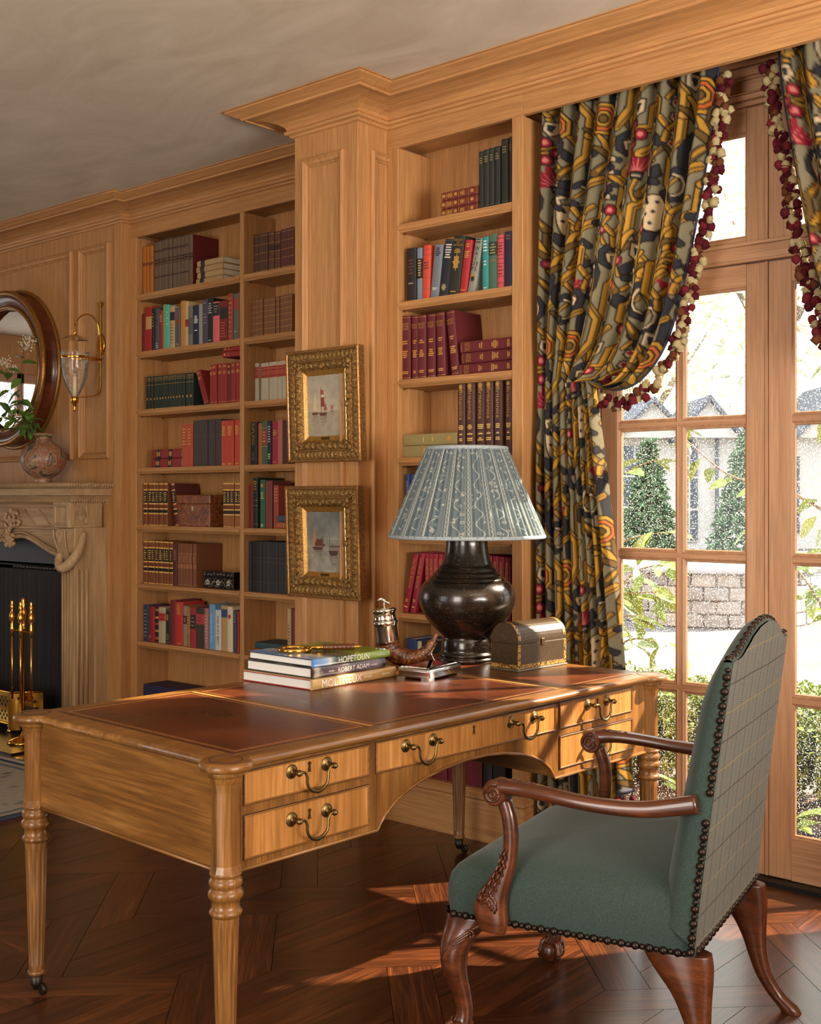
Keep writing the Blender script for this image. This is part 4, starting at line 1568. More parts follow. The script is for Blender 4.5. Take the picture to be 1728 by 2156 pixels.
# ================================================================== THE CURTAINS
def crewel_tile():
    """flat printed pattern of the curtain cloth: scrolling stems, leaves and flowers (one repeat)"""
    px = 0.16                      # cm per cell
    TW_, TH_ = 60.0, 74.0
    nx, ny = int(TW_ / px), int(TH_ / px)
    img = np.zeros((ny, nx, 3)) + np.array(lin((122, 114, 90)))
    rng = np.random.RandomState(3)
    GOLD, DGOLD, NAVY, CREAM, RED, PINK, INK = [np.array(lin(c)) for c in ((176, 130, 44), (98, 74, 34), (42, 43, 50), (190, 168, 134), (132, 26, 44), (196, 110, 102), (28, 21, 16))]

    def window(x0, x1, y0, y1):
        i0, i1 = int(math.floor(x0 / px)), int(math.ceil(x1 / px)) + 1
        j0, j1 = int(math.floor(y0 / px)), int(math.ceil(y1 / px)) + 1
        X, Y = np.meshgrid((np.arange(i0, i1) + 0.5) * px, (np.arange(j0, j1) + 0.5) * px)
        return X, Y, np.arange(j0, j1) % ny, np.arange(i0, i1) % nx

    def put(mask, J, I, col):
        sub = img[np.ix_(J, I)]
        m = np.clip(mask, 0, 1)[..., None]
        img[np.ix_(J, I)] = sub * (1 - m) + col * m

    def stroke(P, w_, col, ink=True, taper=0.0):
        P = np.array(P, float)
        r = w_ / 2 + 0.8
        X, Y, J, I = window(P[:, 0].min() - r, P[:, 0].max() + r, P[:, 1].min() - r, P[:, 1].max() + r)
        best = np.full(X.shape, 1e9)
        n = len(P) - 1
        for k in range(n):
            a, b = P[k], P[k + 1]
            d = b - a
            t = np.clip(((X - a[0]) * d[0] + (Y - a[1]) * d[1]) / max((d ** 2).sum(), 1e-9), 0, 1)
            dist = np.hypot(X - a[0] - t * d[0], Y - a[1] - t * d[1])
            if taper:
                dist = dist + taper * (k + t) / n * w_ / 2
            best = np.minimum(best, dist)
        if ink:
            put((w_ / 2 + 0.38 - best) / 0.15, J, I, INK)
        put((w_ / 2 - best) / 0.15, J, I, col)

    def blob(P, col, ink=True):
        P = np.array(P, float)
        X, Y, J, I = window(P[:, 0].min() - 1, P[:, 0].max() + 1, P[:, 1].min() - 1, P[:, 1].max() + 1)
        ins = np.zeros(X.shape, bool)
        best = np.full(X.shape, 1e9)
        n = len(P)
        for k in range(n):
            a, b = P[k], P[(k + 1) % n]
            d = b - a
            t = np.clip(((X - a[0]) * d[0] + (Y - a[1]) * d[1]) / max((d ** 2).sum(), 1e-9), 0, 1)
            best = np.minimum(best, np.hypot(X - a[0] - t * d[0], Y - a[1] - t * d[1]))
            c = ((a[1] > Y) != (b[1] > Y)) & (X < (b[0] - a[0]) * (Y - a[1]) / ((b[1] - a[1]) if abs(b[1] - a[1]) > 1e-9 else 1e-9) + a[0])
            ins ^= c
        put(np.where(ins, 1.0, 0), J, I, col)
        if ink:
            put((0.30 - best) / 0.15, J, I, INK)

    def oct_(cx, cy, rx, ry, n=8, rot=0.39):
        return [(cx + rx * math.cos(2 * PI * k / n + rot), cy + ry * math.sin(2 * PI * k / n + rot)) for k in range(n)]

    def stem(P, w_=2.2):
        stroke(P, w_, GOLD)
        stroke([(x + w_ * 0.24, y) for x, y in P], w_ * 0.36, DGOLD, False)

    def cleaf(x, y, s=1.0, f=1):
        Q = [(-1.5, 5), (1.5, 7.5), (5, 6.5), (6.8, 2.5), (6.5, -2), (4.5, -5.5), (0.5, -7), (-2.5, -5)]
        stroke([(x + f * a * s, y + b * s) for a, b in Q], 2.6 * s, NAVY, True, 0.35)
        stroke([(x + f * (a * 0.72 + 0.3) * s, y + b * 0.72 * s) for a, b in Q[1:-1]], 1.3 * s, CREAM, True, 0.4)
        stroke([(x + f * -1 * s, y - 1 * s), (x + f * 2.6 * s, y + 3.5 * s)], 1.0 * s, GOLD)
        blob([(x + f * a * s, y + b * s) for a, b in [(-2.6, -2), (0.5, -3.4), (1.2, -6.0), (-1.2, -7.0), (-3.4, -5)]], NAVY)

    def spotted(x, y, f=1):
        stroke([(x + f * a, y + b) for a, b in [(2.5, 7), (5.2, 4.5), (5.0, 0), (3.5, -4), (4.0, -6)]], 2.0, NAVY, True, 0.2)
        blob([(x + f * a, y + b) for a, b in [(-1.5, 6), (1.5, 6.5), (3.4, 4), (3, 0), (3.2, -3), (1, -5), (-1.5, -3.5), (-2.6, 0), (-3, 4)]], CREAM)
        for a, b in ((-1, 3.8), (1.2, 4.3), (0.6, 1.4), (-1.2, 0.6), (0.3, -2)):
            blob(oct_(x + f * a, y + b, 0.55, 0.75, 4, 0), NAVY, False)
        blob([(x + f * a, y + b) for a, b in [(-3.0, -3.4), (-0.5, -4.5), (2.5, -4.2), (1.5, -7.0), (-1.5, -8), (-3.4, -6)]], NAVY)

    def flower(x, y, rot=0.0):
        for k in range(7):
            a = rot + math.radians(-62 + 20.6 * k)
            L_ = 7.2 + 1.4 * math.cos(k * 2.2)
            dx, dy = math.sin(a), math.cos(a)
            nx_, ny_ = dy, -dx
            blob([(x, y), (x + dx * L_ * 0.55 + nx_ * 1.5, y + dy * L_ * 0.55 + ny_ * 1.5), (x + dx * L_, y + dy * L_), (x + dx * L_ * 0.55 - nx_ * 1.5, y + dy * L_ * 0.55 - ny_ * 1.5)], RED, False)
        for k in range(7):
            a = rot + math.radians(-54 + 18 * k)
            dx, dy = math.sin(a), math.cos(a)
            stroke([(x + dx * 1.2, y + dy * 1.2), (x + dx * 5.4, y + dy * 5.4)], 0.5, PINK, False, 0.6)
        blob([(x - 1.6, y + 0.6), (x + 1.6, y + 0.6), (x + 1.1, y - 1.8), (x - 1.1, y - 1.8)], NAVY)
        stroke([(x - 1.0, y - 0.5), (x + 1.0, y - 0.5)], 0.5, CREAM, False)
        stem([(x, y - 2), (x - 0.8, y - 5), (x + 0.5, y - 8)], 1.0)

    def berries(x, y, f=1):
        for a, b in ((0, 0), (2.6, -3.2), (0.2, -6.0)):
            stem([(x + f * -4, y - 7), (x + f * (-2.5), y + b * 0.6 - 2), (x + f * a, y + b)], 0.8)
        for a, b in ((0, 0), (2.6, -3.2), (0.2, -6.0)):
            blob(oct_(x + f * a, y + b, 1.7, 1.9), RED)
            blob(oct_(x + f * a, y + b, 0.75, 0.85), PINK, False)

    def rosette(x, y):
        for r, c in ((4.6, GOLD), (3.4, np.array(lin((190, 96, 40)))), (2.3, GOLD), (1.2, DGOLD)):
            blob(oct_(x, y, r, r * 1.2), c)

    def peppers(x, y):
        for k in range(4):
            yy = y - 3.9 * k
            blob([(x + a, yy + b) for a, b in [(-2.4, 1.2), (0, 1.6), (2.2, 0.8), (2.4, -0.8), (0, -0.6), (-1.6, -1.4), (-2.8, -0.4)]], CREAM)
            blob([(x + a, yy + b) for a, b in [(-2.0, 0.9), (0, 1.2), (0.6, 0.2), (-1.0, -0.6), (-2.2, 0)]], RED, False)
            blob(oct_(x + 3.0, yy, 0.8, 1.1), NAVY, False)

    def spray(x, y, f=1):
        for k, (a, b) in enumerate(((-5, 4), (-3, 7), (0.5, 8.5), (3.5, 6.5), (5, 3))):
            stroke([(x, y), (x + f * a * 0.6, y + b * 0.75), (x + f * a, y + b)], 1.9, GOLD if k % 2 else DGOLD, True, 0.5)

    for off in (0, 30):
        o = off
        sh = 0 if off == 0 else 37
        st = lambda P: stem([(x + o, y + sh) for x, y in P])
        st([(2, -4), (2, 12), (6, 17), (6, 30), (2, 35), (2, 48), (7, 54), (7, 66), (2, 70)])
        st([(6, 24), (12, 28), (12, 36), (18, 40)])
        st([(2, 44), (-4, 48), (-4, 56)])
        st([(7, 58), (14, 60), (14, 66), (20, 70), (20, 78)])
        st([(20, 4), (24, 9), (24, 20), (19, 25)])
        st([(24, 16), (28, 20)])
        cleaf(14, 12 + sh) if off == 0 else cleaf(14 + o, 12 + sh, 1.0, -1)
        cleaf(22 + o, 50 + sh, 0.95, 1 if off else -1)
        spotted(24 + o, 33 + sh, 1 if off == 0 else -1)
        flower(12 + o, 46 + sh, 0.25 if off else -0.3)
        berries(9 + o, 31 + sh + 30, 1)
        if off == 0:
            rosette(19, 65)
            peppers(28, 66)
        else:
            rosette(17 + o, 28 + sh)
            peppers(27 + o, 14 + sh)
        spray(10 + o, 22 + sh, 1 if off else -1)
        cleaf(27 + o, 8 + sh, 0.7, -1)
        cleaf(4 + o, 40 + sh, 0.62, 1)
        cleaf(17 + o, 58 + sh, 0.6, -1 if off else 1)
        cleaf(5 + o, 4 + sh, 0.6, 1)
        st([(14, 2), (14, 6), (19, 9)])
        st([(28, 24), (31, 30), (31, 38), (27, 43), (27, 50)])
        st([(12, 52), (16, 55), (16, 60)])
        spray(20 + o, 16 + sh, -1 if off else 1)
        spray(3 + o, 60 + sh, 1)
    # fill the emptiest places with small curls, forks and berries
    g0 = np.array(lin((122, 114, 90)))
    for k in range(46):
        free = (np.abs(img - g0).sum(-1) < 1e-6).astype(float)
        r = 17
        acc = np.zeros_like(free)
        cs = np.cumsum(np.concatenate([free, free[:2 * r + 1]], 0), 0)
        acc = cs[2 * r:2 * r + ny] - np.concatenate([np.zeros((1, nx)), cs[:ny - 1]], 0)
        cs = np.cumsum(np.concatenate([acc, acc[:, :2 * r + 1]], 1), 1)
        acc = cs[:, 2 * r:2 * r + nx] - np.concatenate([np.zeros((ny, 1)), cs[:, :nx - 1]], 1)
        j, i = np.unravel_index(np.argmax(acc), acc.shape)
        x, y = (i + r) * px, (j + r) * px
        f = 1 if k % 2 else -1
        m = k % 5
        if m == 0:
            stroke([(x + f * a, y + b) for a, b in [(-2, 2.6), (0.6, 3.4), (2.6, 1.6), (2.2, -1.4), (0, -2.8)]], 1.8, NAVY, True, 0.3)
            stroke([(x + f * a, y + b) for a, b in [(-0.6, 1.2), (0.9, 0.8), (0.4, -1.0)]], 0.9, CREAM)
        elif m == 1:
            stem([(x, y - 3.4), (x + f * 0.6, y), (x - f * 1.6, y + 3)], 1.4)
            stem([(x + f * 0.6, y), (x + f * 2.6, y + 2.2)], 1.2)
        elif m == 2:
            blob(oct_(x, y + 1.4, 1.6, 1.8), RED)
            blob(oct_(x, y + 1.4, 0.7, 0.8), PINK, False)
            stem([(x, y - 0.8), (x - f * 1.2, y - 3.2)], 0.9)
        elif m == 3:
            stroke([(x - f * 2, y - 2.4), (x, y + 0.4), (x + f * 2.2, y + 2.8)], 2.2, DGOLD, True, 0.5)
            stroke([(x - f * 1.2, y - 1.4), (x + f * 0.6, y + 1.2)], 0.8, GOLD, False)
        else:
            blob([(x + f * a, y + b) for a, b in [(-1.6, 2.6), (1.4, 2.2), (2.0, -0.6), (0.4, -2.8), (-1.6, -1.2)]], CREAM)
            blob([(x + f * a, y + b) for a, b in [(-0.8, 1.4), (0.9, 1.2), (1.0, -0.6), (0, -1.4)]], NAVY, False)
    return img, px * 0.0118


TILE, TPX = crewel_tile()


def cloth_colors(U, V):
    """bilinear look-up in the repeat; U, V in metres"""
    ny, nx, _ = TILE.shape
    x, y = U / TPX - 0.5, V / TPX - 0.5
    i, j = np.floor(x).astype(int), np.floor(y).astype(int)
    fx, fy = (x - i)[..., None], (y - j)[..., None]
    g = lambda a, b: TILE[b % ny, a % nx]
    return g(i, j) * (1 - fx) * (1 - fy) + g(i + 1, j) * fx * (1 - fy) + g(i, j + 1) * (1 - fx) * fy + g(i + 1, j + 1) * fx * fy


def attr_mat(name, attr, rough=0.85, transl=0.0, weave=0.0, spec=0.15, bump=0.0):
    t = NT(name)
    a = t.new('ShaderNodeAttribute', attribute_name=attr)
    col = a.outputs['Color']
    if weave:
        n = t.noise(t.coord('Object'), 420, 2, 0.6)
        col = t.mix(t.math('MULTIPLY', n, weave), col, (0.03, 0.025, 0.02))
        if bump:
            t.bump(n, bump, 0.001)
    t.set(col, rough, spec=spec)
    if transl:
        tl = t.new('ShaderNodeBsdfTranslucent')
        t.l.new(col, tl.inputs[0])
        mx = t.new('ShaderNodeMixShader')
        mx.inputs[0].default_value = transl
        t.l.new(t.b.outputs[0], mx.inputs[1])
        t.l.new(tl.outputs[0], mx.inputs[2])
        t.l.new(mx.outputs[0], t.out.inputs[0])
    return t.m


CURT = attr_mat('crewel_cloth', 'print', 0.85, 0.16, 0.30, bump=0.15)
LEAD = np.array([(-1.872, 2.875), (-1.880, 2.78), (-1.905, 2.62), (-1.965, 2.30), (-2.025, 2.04), (-2.085, 1.885), (-2.175, 1.785), (-2.275, 1.760), (-2.350, 1.795)])


def resample(P, t):
    d = np.concatenate([[0], np.cumsum(np.hypot(*np.diff(P, axis=0).T))])
    d /= d[-1]
    # smooth the polyline first
    return np.stack([np.interp(t, d, P[:, 0]), np.interp(t, d, P[:, 1])], -1)


LEADS = np.array(catmull([tuple(p) for p in LEAD], 10))


def curtain_surface(ns, nt, phase):
    s = np.linspace(0, 1, ns)[:, None]
    t = np.linspace(0, 1, nt)[None, :]
    T1 = 0.44                                   # part of the rows above the tie
    ta = np.clip(t / T1, 0, 1)
    tb = np.clip((t - T1) / (1 - T1), 0, 1)
    xt = -2.616 + 0.742 * s
    xe = -2.616 + 0.262 * s ** 0.95
    zt = 2.875
    sx = xt + (xe - xt) * ta
    sz = zt + (1.80 - zt) * ta + 0 * s
    L_ = resample(LEADS, ta[0])[None, :, :]
    lx = L_[..., 0] + (xt - xt[-1]) * (1 - ta) + (xe - xe[-1]) * ta
    lz = L_[..., 1] + 0.10 * (1 - s) * np.sin(PI * ta) * 0
    w_ = np.clip((s - 0.30) / 0.70, 0, 1)
    w_ = w_ * w_ * (3 - 2 * w_)
    X = sx * (1 - w_) + lx * w_
    Z = sz * (1 - w_) + lz * w_
    zbot = 0.02 + 0.26 * np.clip((s - 0.72) / 0.2, 0, 1)
    xb = -2.618 + 0.405 * s
    e = tb ** 0.85
    X = np.where(t <= T1, X, xe + (xb - xe) * e)
    Z = np.where(t <= T1, Z, 1.80 + (zbot - 1.80) * tb + (Z[:, -1:] - 1.80) * 0)
    arg = 2 * PI * (8.5 * s + 0.5 * s * s) + phase
    gather = 1 - 0.35 * np.exp(-((t - T1) / 0.07) ** 2)
    A = (0.030 + 0.008 * np.sin(5 * s + 2)) * gather
    swing = 0.45 * np.sin(3.1 * t + 4 * s)
    Yf = np.sin(arg + swing) + 0.35 * np.sin(2 * arg + 1.1 + swing * 1.7)
    Y = 3.797 + A * Yf
    X = X + 0.010 * np.cos(arg + swing)
    # swag part lies in front of the hanging part near the tie
    Y = Y - 0.028 * np.clip((s - 0.5) / 0.5, 0, 1) * np.exp(-((t - T1) / 0.16) ** 2)
    X = np.clip(X, -2.622, None)
    # cloth coordinates
    dx, dy, dz = np.diff(X, axis=1), np.diff(Y, axis=1), np.diff(Z, axis=1)
    V = np.concatenate([np.zeros((ns, 1)), np.cumsum(np.sqrt(dx ** 2 + dz ** 2), axis=1)], 1)
    V = -(V * 0.5 + V.mean(axis=0, keepdims=True) * 0.5)
    U = np.broadcast_to(s * 1.30, X.shape)
    return X, Y, Z, U, V


def make_curtain(label, mirror, ns, nt, phase, du, pom_z):
    t = thing('curtain', label, 'curtain', (0, 0, 0), 0, 'curtains of the window bay')
    X, Y, Z, U, V = curtain_surface(ns, nt, phase)
    col = cloth_colors(U + du, V)
    if mirror:
        X = 2 * -1.759 - X
    verts = np.stack([X, Y, Z], -1).reshape(-1, 3)
    i, j = np.meshgrid(np.arange(ns - 1), np.arange(nt - 1), indexing='ij')
    a = (i * nt + j).ravel()
    faces = np.stack([a, a + nt, a + nt + 1, a + 1], -1)
    if mirror:
        faces = faces[:, ::-1]
    me = bpy.data.meshes.new('drape')
    me.vertices.add(len(verts))
    me.vertices.foreach_set('co', verts.astype(np.float32).ravel())
    me.loops.add(faces.size)
    me.loops.foreach_set('vertex_index', faces.astype(np.int32).ravel())
    me.polygons.add(len(faces))
    me.polygons.foreach_set('loop_start', np.arange(0, faces.size, 4, dtype=np.int32))
    me.update(calc_edges=True)
    me.validate()
    ca = me.color_attributes.new('print', 'FLOAT_COLOR', 'POINT')
    rgba = np.concatenate([col.reshape(-1, 3), np.ones((len(verts), 1))], 1)
    ca.data.foreach_set('color', rgba.astype(np.float32).ravel())
    me.polygons.foreach_set('use_smooth', [True] * len(me.polygons))
    me.materials.append(CURT)
    dr = obj('drape', me, None, t)
    # braid and bobble fringe along the leading edge
    T1 = int(0.44 * (nt - 1))
    edge = [(X[-1, k], Y[-1, k], Z[-1, k]) for k in range(0, T1 + 1, max(1, T1 // 60))]
    sg = -1 if mirror else 1
    obj('braid', MB().tube(edge, 0.0075, 8, flat=0.6), plain('navy_braid', lin((42, 44, 62)), 0.8, nscale=300, namt=0.6), dr)
    bob = []
    for c in ((70, 20, 28), (156, 140, 102), (88, 50, 30), (96, 30, 36)):
        mat = plain('wool_bobble', lin(c), 0.95, spec=0.1, nscale=500, namt=0.35, bump=0.4)
        bob.append(MB().lathe([(0.002, 0.010), (0.006, 0.009), (0.0098, 0.004), (0.0105, -0.002), (0.009, -0.007), (0.0105, -0.010), (0.006, -0.0105), (0.0, -0.008)], 9, None, True, False).mesh('bobble', mat))
    rng = random.Random(11 if not mirror else 12)
    E_ = [Vector(p) for p in edge]
    seglen = [0]
    for p, q in zip(E_, E_[1:]):
        seglen.append(seglen[-1] + (q - p).length)

    def at(d):
        for k in range(len(E_) - 1):
            if d <= seglen[k + 1]:
                f = (d - seglen[k]) / max(1e-9, seglen[k + 1] - seglen[k])
                return E_[k].lerp(E_[k + 1], f), (E_[k + 1] - E_[k]).normalized()
        return E_[-1], (E_[-1] - E_[-2]).normalized()
    d = 0.02
    k = 0
    while d < seglen[-1] - 0.01:
        p, tg = at(d)
        n = Vector((-tg.z, 0, tg.x)) * sg
        if n.x * sg < 0 and abs(tg.x) < 0.9:
            n = -n
        # hangs outwards and down
        if p.z < pom_z:
            break
        off = n * (0.010 + 0.048 * rng.random()) + Vector((0, rng.uniform(-0.016, 0.012), -0.010 - 0.008 * rng.random()))
        o = bpy.data.objects.new('bobble', bob[rng.choice((0, 0, 1, 1, 2, 3))])
        link(o, dr)
        o.location = p + off
        o.rotation_euler = (rng.uniform(-0.6, 0.6), rng.uniform(-0.7, 0.7), rng.uniform(0, 6))
        sc = rng.uniform(1.15, 1.6)
        o.scale = (sc, sc, sc)
        d += 0.0068
        k += 1
    # threads under the scooped part
    th = MB()
    for q in range(26):
        p, tg = at(seglen[-1] - 0.015 - 0.011 * q)
        n = Vector((-tg.z, 0, tg.x)) * sg
        if n.z > 0:
            n = -n
        th.tube([p, p + n * 0.014 + Vector((0, 0, -0.012))], 0.0010, 4)
    o = obj('fringe_thread', th, plain('fringe_thread', lin((58, 50, 52)), 0.9), dr)
    o['kind'] = 'stuff'
    if not mirror:
        # the short hem end with its fringe
        for q in range(12):
            kk = ns - 1 - int(q * ns * 0.012)
            p = Vector((X[kk, -1], Y[kk, -1] - 0.012, Z[kk, -1]))
            for row in range(2):
                o = bpy.data.objects.new('bobble', bob[rng.choice((0, 3, 3))])
                link(o, dr)
                o.location = p + Vector((rng.uniform(-0.006, 0.006), -0.010 * row, -0.030 - 0.014 * row))
        th2 = MB()
        for q in range(40):
            kk = ns - 1 - int(q * ns * 0.0035)
            p = Vector((X[kk, -1], Y[kk, -1] - 0.004, Z[kk, -1]))
            th2.tube([p, p + Vector((rng.uniform(-0.005, 0.005), -0.006, -0.032))], 0.0011, 4)
        o = obj('fringe_thread', th2, bpy.data.materials['fringe_thread'], dr)
        o['kind'] = 'stuff'
        obj('braid', MB().tube([(X[kk, -1], Y[kk, -1] - 0.003, Z[kk, -1]) for kk in range(int(ns * 0.84), ns, 3)], 0.006, 6, flat=1.6), bpy.data.materials['navy_braid'], dr)
    return t


make_curtain('crewel patterned curtain with bobble fringe, hanging to the floor beside the narrow bookcase', False, 400, 620, 0.6, 0.0, 0.0)
make_curtain('crewel patterned curtain with bobble fringe, at the right edge of the picture', True, 220, 330, 2.1, 0.31, 1.9)

